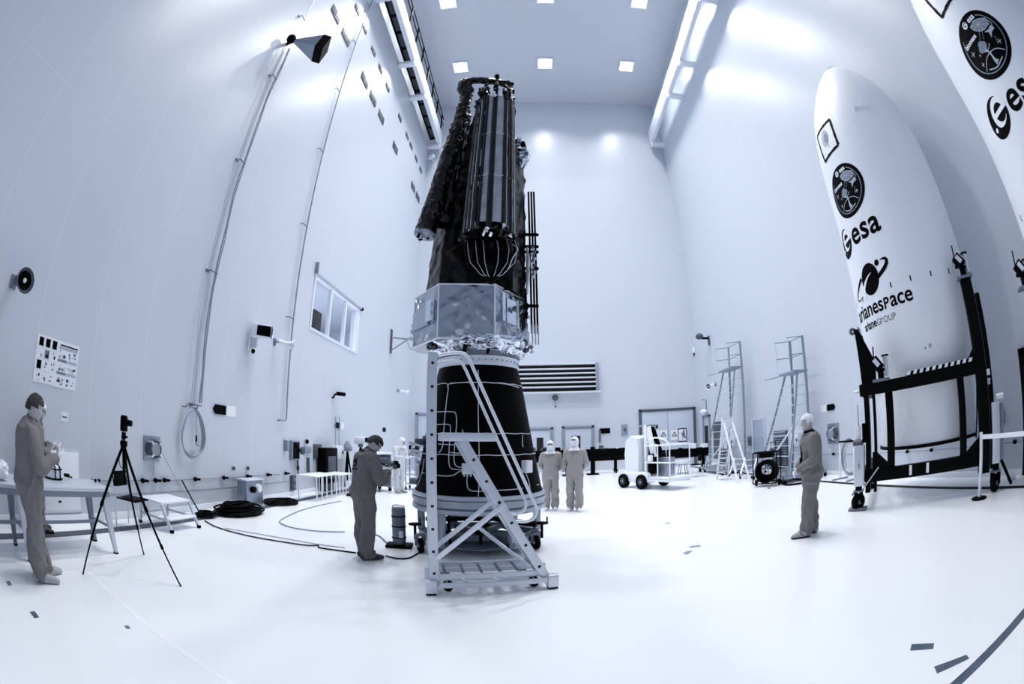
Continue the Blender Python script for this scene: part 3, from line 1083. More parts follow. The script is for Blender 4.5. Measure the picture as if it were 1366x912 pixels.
# folded solar array panels seen edge-on at the right
k0 = None
for i, (xa, xb) in enumerate(((708, 709.5), (711.6, 713.6), (715, 717.4))):
    pa_, pb_ = SP(xa + .3, 268, .15), SP(xb + .6, 439, .15)
    pa_ = Vector((pb_.x, pb_.y, pa_.z)) + ER * (-.02)
    k = MB()
    vd = Vector((pb_.x, pb_.y, 0)).normalized(); vr = Vector((vd.y, -vd.x, 0))
    k.obox((pa_ + pb_) / 2, vr * .017, vd * .34, (0, 0, (pa_.z - pb_.z) / 2), M['black'], .006)
    ob = k.build('solar_panel', parent=sat)
    for dd in (-.3, .3):
        k = MB()
        k.obox(Vector((pb_.x, pb_.y, pb_.z - .10)) + vd * dd, vr * .012, vd * .012, (0, 0, .10), M['alu'], .003)
        k.build('corner_rod', parent=ob)
for y in (313, 329, 336, 358, 408):
    k = MB(); k.bar(SP(697, y, -.1), SP(717, y, -.45), .05, .045, material=M['black']); k.build('hold_down_arm', parent=sat)
k = MB()
for i in range(14):
    y = 330 + i * 3
    k.obox(SP(711.5 + (i % 3 - 1) * 2, y, -.46), ER * .02, ED * .02, (0, 0, .02), M['alu'] if i % 2 else M['dgray'], .004)
k.tube([SP(711.5, 329, -.46), SP(711.5, 370, -.46)], .018, 6, M['dgray'])
k.build('release_harness', parent=sat)
k = MB()
k.tube([SP(703, 330, -.3), SP(704.5, 348, -.3), SP(704, 372, -.3), SP(703, 392, -.3)], [.02, .035, .03, .02], 8, M['alub'])
k.tube([SP(701, 385, -.3), SP(702.5, 425, -.3)], .018, 6, M['black'])
k.obox(SP(704.5, 423, -.2), ER * .03, ED * .03, (0, 0, .02), M['alu'])
k.build('drive_arm', parent=sat)

# ------------------------------------------------------------------ dolly under the ring
dol = thing('integration_dolly', 'blue grey wheeled trolley under the cone with black casters and handwheels', 'trolley', (S.x, S.y, 0))
def SD(u_, d_, z): return S + ER * u_ + ED * d_ + Vector((0, 0, z))
b = MB()
b.lathe([(r_, z_ + .187) for r_, z_ in ((.84, .46), (1.0, .46), (1.03, .48), (1.03, .53), (1.0, .545), (.84, .545))], S, 64)
b.build('support_ring', M['ring'], dol)
ang6 = [radians(q) for q in (172, 235, 300, 8, 65, 118)]
for a in ang6:
    c = S + (ER * cos(a) + ED * sin(a)) * .93
    n = (c - S).normalized(); s_ = n.cross(Vector((0, 0, 1)))
    MB().obox(c + Vector((0, 0, .445)), s_ * .055, n * .05, (0, 0, .21), M['ring'], .008).build('post', parent=dol)
b = MB()
for i in (0, 2, 3, 4, 5):
    a, c = ang6[i], ang6[(i + 1) % 6]
    b.bar(S + (ER * cos(a) + ED * sin(a)) * .93 + Vector((0, 0, .18)), S + (ER * cos(c) + ED * sin(c)) * .93 + Vector((0, 0, .18)), .10, .11, material=M['gray'], bev=.008)
b.bar(SD(-.5, -.6, .17), SD(.35, .75, .17), .09, .08, material=M['mgray'], bev=.008)
b.bar(SD(.5, -.6, .17), SD(-.35, .75, .17), .09, .08, material=M['mgray'], bev=.008)
b.bar(SD(-.35, -.25, .17), SD(.35, -.25, .17), .09, .08, material=M['gray'], bev=.008)
b.build('lower_frame', parent=dol)
b = MB()
b.prism([SD(.80 * cos(q), .80 * sin(q), .10) for q in [radians(t_) for t_ in range(0, 360, 45)]], (0, 0, .02), M['mgray'])
b.build('tray', parent=dol, smooth=False)
b = MB()
b.bar(SD(-.85, .35, .37), SD(-.25, .1, .43), .12, .07, material=M['black'])
b.bar(SD(-.25, .1, .43), SD(.25, .1, .43), .12, .07, material=M['black'])
b.bar(SD(.25, .1, .43), SD(.88, -.2, .37), .12, .07, material=M['black'])
b.build('cross_beam', parent=dol)
for (u_, d_) in ((-.86, -.55), (.84, -.34), (.12, .82), (-.55, .75)):
    k = MB()
    c = SD(u_, d_, .115)
    k.lathe([(.035, -.03), (.09, -.035), (.113, -.025), (.113, .025), (.09, .035), (.035, .03)], c, 22, ER * .9 + ED * .4, M['rubber'])
    k.cyl(c - (ER * .9 + ED * .4).normalized() * .04, c + (ER * .9 + ED * .4).normalized() * .04, .034, 12, M['alu'])
    ca = k.build('caster', parent=dol)
    k = MB()
    aa = (ER * .9 + ED * .4).normalized()
    for s_ in (-1, 1):
        k.bar(c + aa * .052 * s_, c + aa * .052 * s_ + Vector((0, 0, .16)), .02, .06, up=aa, material=M['mgray'])
    k.obox(c + Vector((0, 0, .16)), ER * .07, ED * .07, (0, 0, .012), M['mgray'], .004)
    k.build('fork', parent=ca)
for (u_, d_, z_) in ((-.96, -.35, .40), (.95, -.25, .40), (-.42, -.6, .34), (.02, -.62, .34), (.1, .55, .50), (.45, .5, .46), (-.5, .4, .46)):
    c = SD(u_, d_, 0)
    k = MB()
    k.cyl(c + Vector((0, 0, .16)), c + Vector((0, 0, z_)), .022, 10, M['black'])
    k.tube([c + Vector((cos(2 * pi * j / 16) * .09, sin(2 * pi * j / 16) * .09, z_)) for j in range(16)], .013, 6, M['black'], closed=True)
    k.bar(c + Vector((-.09, 0, z_)), c + Vector((.09, 0, z_)), .018, .012, material=M['black'])
    k.bar(c + Vector((0, -.09, z_)), c + Vector((0, .09, z_)), .018, .012, material=M['black'])
    k.cyl(c + Vector((.08, 0, z_)), c + Vector((.08, 0, z_ + .1)), .012, 8, M['black'])
    k.build('handwheel', parent=dol)

# ------------------------------------------------------------------ platform ladder in front
LO = Vector((-1.07, 4.57, 0))
LU = Vector((.968, .25, 0)).normalized()
LV = Vector((-LU.y, LU.x, 0))
def LP(x, y, v=0.0): return VP(x, y, LO + LV * v, LV)
LW = .5
lad = thing('platform_ladder', 'aluminium rolling platform ladder standing in front of the black cone', 'ladder', tuple(LO))
mast_t, mast_b = LP(583, 470), LP(580, 783)
mu = (mast_b - LO).dot(LU)
for v in (0, LW):
    o_ = LV * v
    k = MB()
    pt = LO + LU * mu + o_
    k.obox(pt + Vector((0, 0, (.10 + mast_t.z) / 2)), LU * .05, LV * .028, (0, 0, (mast_t.z - .10) / 2), M['alu'], .006)
    st = k.build('mast', parent=lad)
    if v == 0:
        z = .25
        while z < mast_t.z - .05:
            k = MB(); k.obox(pt + Vector((0, 0, z)), LU * .015, LV * .03, (0, 0, .014), M['darkhole']); k.build('rung_hole', parent=st, smooth=False)
            z += .25
# rungs up the mast
k0 = .25
while k0 < mast_t.z - .05:
    a_ = LO + LU * mu + LV * .02 + Vector((0, 0, k0))
    MB().tube([a_, a_ + LV * (LW - .04)], .014, 8, M['alu']).build('rung', parent=lad)
    k0 += .25
sa, sb = LP(617, 588), LP(734, 778)
sd_ = (sa - sb).normalized()
sn = sd_.cross(LV)
for v in (0, LW):
    o_ = LV * v
    k = MB()
    k.obox((sa + sb) / 2 + o_, sd_ * (sa - sb).length / 2, sn * .05, LV * .028, M['alu'], .006)
    st = k.build('stile', parent=lad)
    if v == 0:
        for f in (.14, .3, .46, .6, .74, .88):
            k = MB(); k.obox(sb.lerp(sa, f), sd_ * .014, sn * .016, LV * .031, M['darkhole']); k.build('rung_hole', parent=st, smooth=False)
for i in range(7):
    c = sb.lerp(sa, .08 + i * .14)
    MB().obox(c + LV * LW / 2, LU * .05, LV * (LW / 2 - .03), (0, 0, .012), M['alu'], .004).build('tread', parent=lad)
# platform and its side beams
pl_, pr_ = LP(587, 580), LP(661, 582)
for v in (0, LW):
    MB().bar(Vector((pl_.x, pl_.y, 1.73)) + LV * v, Vector((pr_.x, pr_.y, 1.73)) + LV * v, .05, .09, material=M['alu'], bev=.006).build('platform_beam', parent=lad)
MB().obox((Vector((pl_.x, pl_.y, 1.76)) + Vector((pr_.x, pr_.y, 1.76))) / 2 + LV * LW / 2, (pr_ - pl_) * .48, LV * (LW / 2 - .03), (0, 0, .012), M['alu'], .004).build('platform', parent=lad)
# diagonal braces
for v in (-.04, LW - .04):
    a_, c_ = LP(583, 743), LP(672, 671)
    MB().bar(a_ + LV * v, c_ + LV * v, .02, .055, up=LU.cross(LV), material=M['alub'], bev=.004).build('brace', parent=lad)
a_, c_ = LP(637, 702, LW), LP(708, 756, .0)
MB().bar(a_, c_, .02, .045, material=M['alu'], bev=.004).build('brace', parent=lad)
# base
e_ = LP(729, 752)
for v, z in ((0, .20), (-.05, .115), (LW, .2), (LW + .05, .115)):
    c0 = LO + LU * (mu + .05) + LV * v + Vector((0, 0, z))
    c1 = Vector((e_.x, e_.y, z)) + LV * v
    MB().bar(c0, c1, .03, .075 if z > .15 else .06, material=M['alu'], bev=.005).build('base_beam', parent=lad)
L_ = (e_ - LO).dot(LU) - mu
for i in range(6):
    c0 = LO + LU * (mu + .12 + L_ * i / 6) + Vector((0, 0, .2))
    MB().tube([c0, c0 + LV * LW], .017, 8, M['mgray']).build('base_rung', parent=lad)
for f in (.17, .45):
    c0 = LO + LU * (mu + .05 + L_ * f) + Vector((0, 0, .21))
    MB().bar(c0, c0 + LU * .16 + Vector((0, 0, -.11)) - LV * .05, .012, .03, material=M['alub']).build('latch', parent=lad)
for uu in (mu - .04, (sb - LO).dot(LU) + .02):
    for v in (-.02, LW + .02):
        k = MB()
        c = LO + LU * uu + LV * v
        k.obox(c + Vector((0, 0, .095)), LU * .06, LV * .05, (0, 0, .075), M['alub'], .008)
        k.obox(c + Vector((0, 0, .012)), LU * .055, LV * .045, (0, 0, .012), M['rubber'], .006)
        k.build('foot', parent=lad)
for x_, y_ in ((598, 784), (712, 778)):
    for v in (0.0, LW + .1):
        c = FL(x_, y_ + 4) + LV * v
        k = MB()
        ax_ = (LV + LU * .5).normalized()
        k.lathe([(.02, -.018), (.055, -.02), (.066, -.012), (.066, .012), (.055, .02), (.02, .018)], c + Vector((0, 0, .067)), 20, ax_, M['rubber'])
        k.cyl(c + Vector((0, 0, .067)) - ax_ * .03, c + Vector((0, 0, .067)) + ax_ * .03, .018, 10, M['alu'])
        cs = k.build('caster', parent=lad)
        k = MB()
        for s_ in (-1, 1):
            k.bar(c + Vector((0, 0, .067)) + ax_ * .03 * s_, c + Vector((0, 0, .15)) + ax_ * .03 * s_, .008, .035, up=ax_, material=M['alu'])
        k.obox(c + Vector((0, 0, .148)), LU * .05, LV * .04, (0, 0, .006), M['alu'])
        k.build('fork', parent=cs)
# handrails
for v, pts in ((0, [(585, 474), (600, 471), (614, 470.5), (622, 474), (629, 486), (672, 581), (711, 666), (716, 679), (712, 690), (702, 695), (688, 695)]),):
    base_pts = [LP(x, y, 0) for x, y in pts]
    path = [base_pts[0]] + curve_pts(base_pts[1:5], 5) + [base_pts[5]] + curve_pts(base_pts[6:], 5)
    for v in (0, LW):
        MB().tube([p + LV * v for p in path], .019, 10, M['alub']).build('handrail', parent=lad)

# ================================================================== FAIRING HALVES
RF = 1.52
FPROF = [(0.93, 1.20), (0.95, 1.25), (2.0, 1.26), (2.35, 1.30), (2.9, 1.43), (3.4, 1.495), (3.83, 1.52), (5.6, 1.52), (6.5, 1.51), (7.2, 1.46), (7.7, 1.38), (8.2, 1.25), (8.6, 1.08), (9.0, .87), (9.35, .64), (9.62, .42), (9.80, .2), (9.86, .02)]
prof2 = [(z, r) for z, r in FPROF]


def frad(z):
    for (z0, r0), (z1, r1) in zip(FPROF, FPROF[1:]):
        if z0 <= z <= z1:
            return r0 + (r1 - r0) * (z - z0) / (z1 - z0)
    return FPROF[0][1] if z < FPROF[0][0] else .02


def wrap(vs2, fs, ax, s0, z0, off):
    """wrap flat shapes (metres, s to the reader's right) on the shell facing -X"""
    bm = bmesh.new()
    bv = [bm.verts.new((x, y, 0)) for x, y in vs2]
    for f in fs:
        try:
            bm.faces.new([bv[i] for i in f])
        except ValueError:
            pass
    xs = [q[0] for q in vs2]; ys = [q[1] for q in vs2]
    x = math.floor(min(xs) / .06) * .06 + .031
    while x < max(xs):
        bmesh.ops.bisect_plane(bm, geom=list(bm.verts) + list(bm.edges) + list(bm.faces), plane_co=(x, 0, 0), plane_no=(1, 0, 0))
        x += .06
    y = math.floor(min(ys) / .12) * .12 + .07
    while y < max(ys):
        bmesh.ops.bisect_plane(bm, geom=list(bm.verts) + list(bm.edges) + list(bm.faces), plane_co=(0, y, 0), plane_no=(0, 1, 0))
        y += .12
    bm.verts.index_update()
    out = []
    for q in bm.verts:
        z = z0 + q.co.y
        r = frad(z) + off
        a = -(s0 + q.co.x) / RF        # angle from -X towards +Y
        out.append(Vector((ax[0] - cos(a) * r, ax[1] + sin(a) * r, z)))
    faces = [tuple(w.index for w in f.verts) for f in bm.faces]
    bm.free()
    return out, faces


def disc(cx, cy, r0, r1, n=40, ry=1.0):
    vs, fs = [], []
    rings = 5 if r0 == 0 else 1
    if r0 == 0:
        vs.append((cx, cy))
        for k in range(1, rings + 1):
            vs += [(cx + cos(2 * pi * j / n) * r1 * k / rings, cy + sin(2 * pi * j / n) * r1 * k / rings * ry) for j in range(n)]
        for j in range(n):
            fs.append((0, 1 + j, 1 + (j + 1) % n))
        for k in range(rings - 1):
            o = 1 + k * n
            for j in range(n):
                j2 = (j + 1) % n
                fs.append((o + j, o + n + j, o + n + j2, o + j2))
    else:
        for r in (r0, r1):
            vs += [(cx + cos(2 * pi * j / n) * r, cy + sin(2 * pi * j / n) * r * ry) for j in range(n)]
        for j in range(n):
            j2 = (j + 1) % n
            fs.append((j, n + j, n + j2, j2))
    return vs, fs


def stroke(pts, w):
    """flat ribbon along 2D points, width w (number or per-point list)"""
    vs, fs = [], []
    k = len(pts)
    for i in range(k):
        ax_, ay_ = pts[max(i - 1, 0)]; bx_, by_ = pts[min(i + 1, k - 1)]
        L_ = hypot(bx_ - ax_, by_ - ay_) or 1
        nx, ny = -(by_ - ay_) / L_, (bx_ - ax_) / L_
        ww = (w[i] if isinstance(w, (list, tuple)) else w) / 2
        vs += [(pts[i][0] + nx * ww, pts[i][1] + ny * ww), (pts[i][0] - nx * ww, pts[i][1] - ny * ww)]
    for i in range(k - 1):
        fs.append((2 * i, 2 * i + 1, 2 * i + 3, 2 * i + 2))
    return vs, fs


def arc2(cx, cy, r, a0, a1, n=20, ry=1.0):
    return [(cx + r * cos(radians(a0 + (a1 - a0) * i / n)), cy + r * ry * sin(radians(a0 + (a1 - a0) * i / n))) for i in range(n + 1)]


def shift(sh, dx, dy, rot=0, sc=1.0):
    vs, fs = sh
    c, s_ = cos(rot), sin(rot)
    return [(dx + sc * (x * c - y * s_), dy + sc * (x * s_ + y * c)) for x, y in vs], fs


def crescent_e(mb, ax, sx, z, r, dark, light, rot=0.0):
    """round space-agency style emblem: dark disc, light e, small dot"""
    mb.add(*wrap(*disc(sx, 0, 0, r), ax, 0, z, .004), dark)
    e = stroke(arc2(0, 0, .58 * r, 0, 318, 26), [.30 * r] * 20 + [.24 * r, .2 * r, .16 * r, .1 * r, .06 * r, .04 * r, .02 * r])
    mb.add(*wrap(*shift(e, sx + .30 * r, .12 * r, rot), ax, 0, z, .008), light)
    mb.add(*wrap(*shift(stroke([(-.62 * r, 0), (.7 * r, 0)], .22 * r), sx + .30 * r, .12 * r, rot), ax, 0, z, .008), light)
    mb.add(*wrap(*disc(sx - .62 * r, -.32 * r, 0, .12 * r, 16), ax, 0, z, .008), light)


def make_fairing(ax, label):
    f = thing('fairing_half', label, 'rocket fairing', (ax[0], ax[1], .93))
    b = MB()
    pr = [(r, z) for z, r in FPROF]
    dense = []
    for (r0, z0), (r1, z1) in zip(pr, pr[1:]):
        n = max(1, int((z1 - z0) / .25))
        dense += [(r0 + (r1 - r0) * i / n, z0 + (z1 - z0) * i / n) for i in range(n)]
    dense.append(pr[-1])
    inner = [(max(r - .05, .001), z) for r, z in reversed(dense)]
    a0 = pi / 2
    b.lathe(dense + inner + [dense[0]], (ax[0], ax[1], 0), 72, a0=a0, a1=a0 + pi)
    sh = b.build('shell', M['fairing'], f)
    b = MB()
    b.lathe([(1.20, .93), (1.275, .94), (1.275, 1.00), (1.20, 1.0)], (ax[0], ax[1], 0), 60, a0=a0, a1=a0 + pi, material=M['frame'])
    b.build('lower_rim', parent=f)
    # access marks round the cylinder joint
    for s_ in range(-4, 5):
        k = MB()
        a = s_ * .455
        if abs(a) < .1:
            continue
        k.add(*wrap([(-.014, -.05), (.014, -.05), (.014, .05), (-.014, .05)], [(0, 1, 2, 3)], ax, a + .03, 3.83, .004), M['decal'])
        k.build('joint_mark', parent=sh)
    k = MB()
    k.add(*wrap(*disc(.98, 0, 0, .02, 10), ax, 0, 2.62, .004), M['decalg'])
    k.build('port_mark', parent=sh)
    k = MB(); k.add(*wrap(*disc(1.10, 0, .02, .035, 12), ax, 0, 2.64, .004), M['decalg'])
    k.build('port_mark', parent=sh)
    # little lifting lug near the nose
    k = MB()
    z = 7.55
    a = -1.25 / RF
    n = Vector((-cos(a), sin(a), 0))
    p_ = Vector((ax[0], ax[1], 0)) + n * (frad(z) - .02) + Vector((0, 0, z))
    tg = Vector((sin(a), cos(a), 0)) * -1
    k.bar(p_ - tg * .16, p_ + tg * .18 + n * .04, .05, .06, material=M['white'], bev=.01)
    k.obox(p_ - tg * .16, tg * .05, n * .05, (0, 0, .06), M['white'], .015)
    k.build('lifting_lug', parent=sh)
    k = MB()
    k.lathe([(0, .02), (.12, .015), (.16, -.01), (.16, -.05)], (ax[0] - .05, ax[1], 9.86), 20, a0=a0, a1=a0 + pi, material=M['white'])
    k.build('nose_cap', parent=sh)

    # taped drawing in a black frame (diamond wise)
    k = MB()
    dsq = [(.36, .34), (.36, -.38), (-.33, -.40), (-.44, .36)]
    k.add(*wrap(dsq, [(0, 1, 2, 3)], ax, -.10, 7.32, .003), M['decalw'])
    for i in range(4):
        a, c = dsq[i], dsq[(i + 1) % 4]
        pts = [(a[0] + (c[0] - a[0]) * j / 8, a[1] + (c[1] - a[1]) * j / 8) for j in range(9)]
        k.add(*wrap(*stroke(pts, [.06 + .02 * ((j * 7 + i * 3) % 3) / 2 for j in range(9)]), ax, -.10, 7.32, .006), M['decal'])
    k.add(*wrap(*disc(-.03, .05, 0, .17, 18, 1.25), ax, -.10, 7.32, .006), M['ink3'])
    k.add(*wrap(*disc(.02, .02, 0, .10, 16, 1.3), ax, -.10, 7.32, .008), M['ink2'])
    k.add(*wrap(*stroke([(.05, -.1), (.06, -.26)], .03), ax, -.10, 7.32, .006), M['ink3'])
    k.build('taped_drawing', parent=sh, label='square drawing with a thick black taped border')

    # round mission badge
    k = MB()
    bx, bz, R_ = .0, 5.97, .57
    k.add(*wrap(*disc(0, 0, 0, R_, 48), ax, bx, bz, .004), M['decal'])
    k.add(*wrap(*stroke(arc2(0, 0, .84 * R_, -220, 62, 40), .018), ax, bx, bz, .008), M['ink2'])
    badge = k.build('mission_badge', parent=sh)
    k = MB()
    G = []
    def dr(shape, m='ink3', o=.008):
        k.add(*wrap(*shape, ax, bx, bz, o), M[m])
    umb = [(.05, .37), (.19, .40), (.31, .36), (.44, .29), (.42, .18), (.27, .16), (.16, .20), (.07, .29)]
    umb = [(x_ - .07, y_ - .03) for x_, y_ in umb]
    dr((umb, [tuple(range(8))]), 'ink2', .007)
    for q_ in umb:
        dr(stroke([q_, (.15, .27)], .010))
    dr(stroke(umb + [umb[0]], .014))
    dr(([(.16, .10), (.24, .05), (.22, -.05), (.30, .02), (.40, .04), (.36, .12), (.27, .09)], [(0, 1, 6), (1, 2, 3), (1, 3, 5, 6), (3, 4, 5)]), 'ink3')
    dr(stroke([(.37, .22), (.41, .14), (.37, .06)], .014))
    for (xa, ya, xb, yb) in ((.08, .17, -.04, .04), (.14, .14, .05, .03), (.29, -.06, .25, -.20)):
        for q_ in range(6):
            f_ = q_ / 6
            dr(stroke([(xa + (xb - xa) * f_, ya + (yb - ya) * f_), (xa + (xb - xa) * (f_ + .07), ya + (yb - ya) * (f_ + .07))], .012), 'ink3')
    for x_, y_, r_ in ((-.07, .0, .07), (-.01, -.03, .06), (-.12, -.05, .06), (-.04, -.08, .05)):
        dr(disc(x_, y_, 0, r_, 16), 'ink2', .007)
    dr(stroke([(-.06, -.10), (-.01, -.16), (.0, -.24), (.0, -.33), (.03, -.39)], [.018, .026, .030, .05, .10]))
    dr(stroke([(-.10, -.11), (-.03, -.15), (.05, -.12), (.10, -.08)], .014))
    dr(stroke([(q.x, q.y) for q in curve_pts([(-.29, -.34, 0), (-.17, -.23, 0), (-.02, -.19, 0), (.16, -.22, 0), (.30, -.33, 0)], 5)], .014))
    dr(stroke([(q.x, q.y) for q in curve_pts([(-.22, -.36, 0), (-.04, -.43, 0), (.17, -.38, 0)], 6)], .020))
    for x_, y_, s_ in ((-.34, .03, .05), (.31, -.17, .045), (-.28, -.22, .035), (-.22, -.09, .02)):
        dr(stroke([(x_ - s_, y_), (x_ + s_, y_)], .012)); dr(stroke([(x_, y_ - s_), (x_, y_ + s_)], .012))
    dr(shift(text_shape('biomass', .115, .003), -.22, .155), 'decalw')
    dr(shift(text_shape('esa', .145, .004), .10, .40), 'decalw')
    dr(shift(disc(0, 0, 0, .062, 20), -.10, .435), 'decalw')
    dr(shift(stroke(arc2(0, 0, .03, 10, 320, 14), .016), -.09, .44), 'decal', .011)
    k.build('badge_artwork', parent=sh)

    # agency name
    k = MB()
    crescent_e(k, ax, -.64, 5.06, .31, M['decal'], M['decalw'])
    vs_, fs_ = text_shape('esa', .655, .014, 'LEFT', 1.06)
    k.add(*wrap(vs_, fs_, ax, -.28, 4.87, .004), M['decal'])
    k.build('agency_lettering', parent=sh)
    # launcher company emblem and names
    k = MB()
    ez = 4.10
    k.add(*wrap(*disc(-.02, 0, 0, .27, 40, 1.12), ax, 0, ez, .004), M['decal'])
    def swoosh(pts, ws, m, o):
        q_ = [(q.x, q.y) for q in curve_pts([(x_, y_, 0) for x_, y_ in pts], 6)]
        n_ = len(q_)
        def wd_(f):
            f *= len(ws) - 1
            a_ = min(int(f), len(ws) - 2)
            return ws[a_] + (ws[a_ + 1] - ws[a_]) * (f - a_)
        k.add(*wrap(*stroke(q_, [wd_(i_ / (n_ - 1)) for i_ in range(n_)]), ax, -.05, ez, o), M[m])
    swoosh([(.41, .245), (.48, .245), (.55, .225), (.57, .17), (.51, .09), (.40, .02), (.24, -.06)], [.006, .035, .06, .075, .085, .085, .08], 'decal', .004)
    swoosh([(-.25, .10), (-.40, .01), (-.55, -.11), (-.61, -.20), (-.54, -.26), (-.30, -.24)], [.09, .07, .05, .04, .03, .008], 'decal', .004)
    swoosh([(.11, .10), (.0, .06), (-.13, -.03), (-.22, -.14), (-.23, -.30)], [.004, .03, .06, .085, .12], 'decalw', .008)
    k.add(*wrap(*disc(.27, .22, 0, .06, 18), ax, 0, ez, .004), M['decal'])
    k.build('company_emblem', parent=sh)
    k = MB()
    x_ = -.90
    for body, sz in (('arianes', .40), ('P', .285), ('ace', .40)):
        vs_, fs_ = text_shape(body, sz, .007, 'LEFT', .98)
        x0_ = min(v[0] for v in vs_); x1_ = max(v[0] for v in vs_)
        k.add(*wrap([(vx - x0_ + x_, vy) for vx, vy in vs_], fs_, ax, 0, 3.46, .004), M['decal'])
        x_ += x1_ - x0_ + .028
    vs_, fs_ = text_shape('ariane', .225, .005, 'RIGHT', .98)
    k.add(*wrap(vs_, fs_, ax, -.10, 3.235, .004), M['decal'])
    x_ = -.085
    for body, sz in (('G', .165), ('r', .225), ('OUP', .165)):
        vs_, fs_ = text_shape(body, sz, -.001, 'LEFT', 1.0)
        x0_ = min(v[0] for v in vs_); x1_ = max(v[0] for v in vs_)
        k.add(*wrap([(vx - x0_ + x_, vy) for vx, vy in vs_], fs_, ax, 0, 3.235, .004), M['decal'])
        x_ += x1_ - x0_ + .018
    k.build('company_lettering', parent=sh)
    return f


AX1, AX2 = (7.85, 6.02), (7.85, 1.2)
make_fairing(AX1, 'whole white rocket fairing half with round badge standing upright in the dark frame')
make_fairing(AX2, 'white rocket fairing half cut off by the upper right edge of the photo')


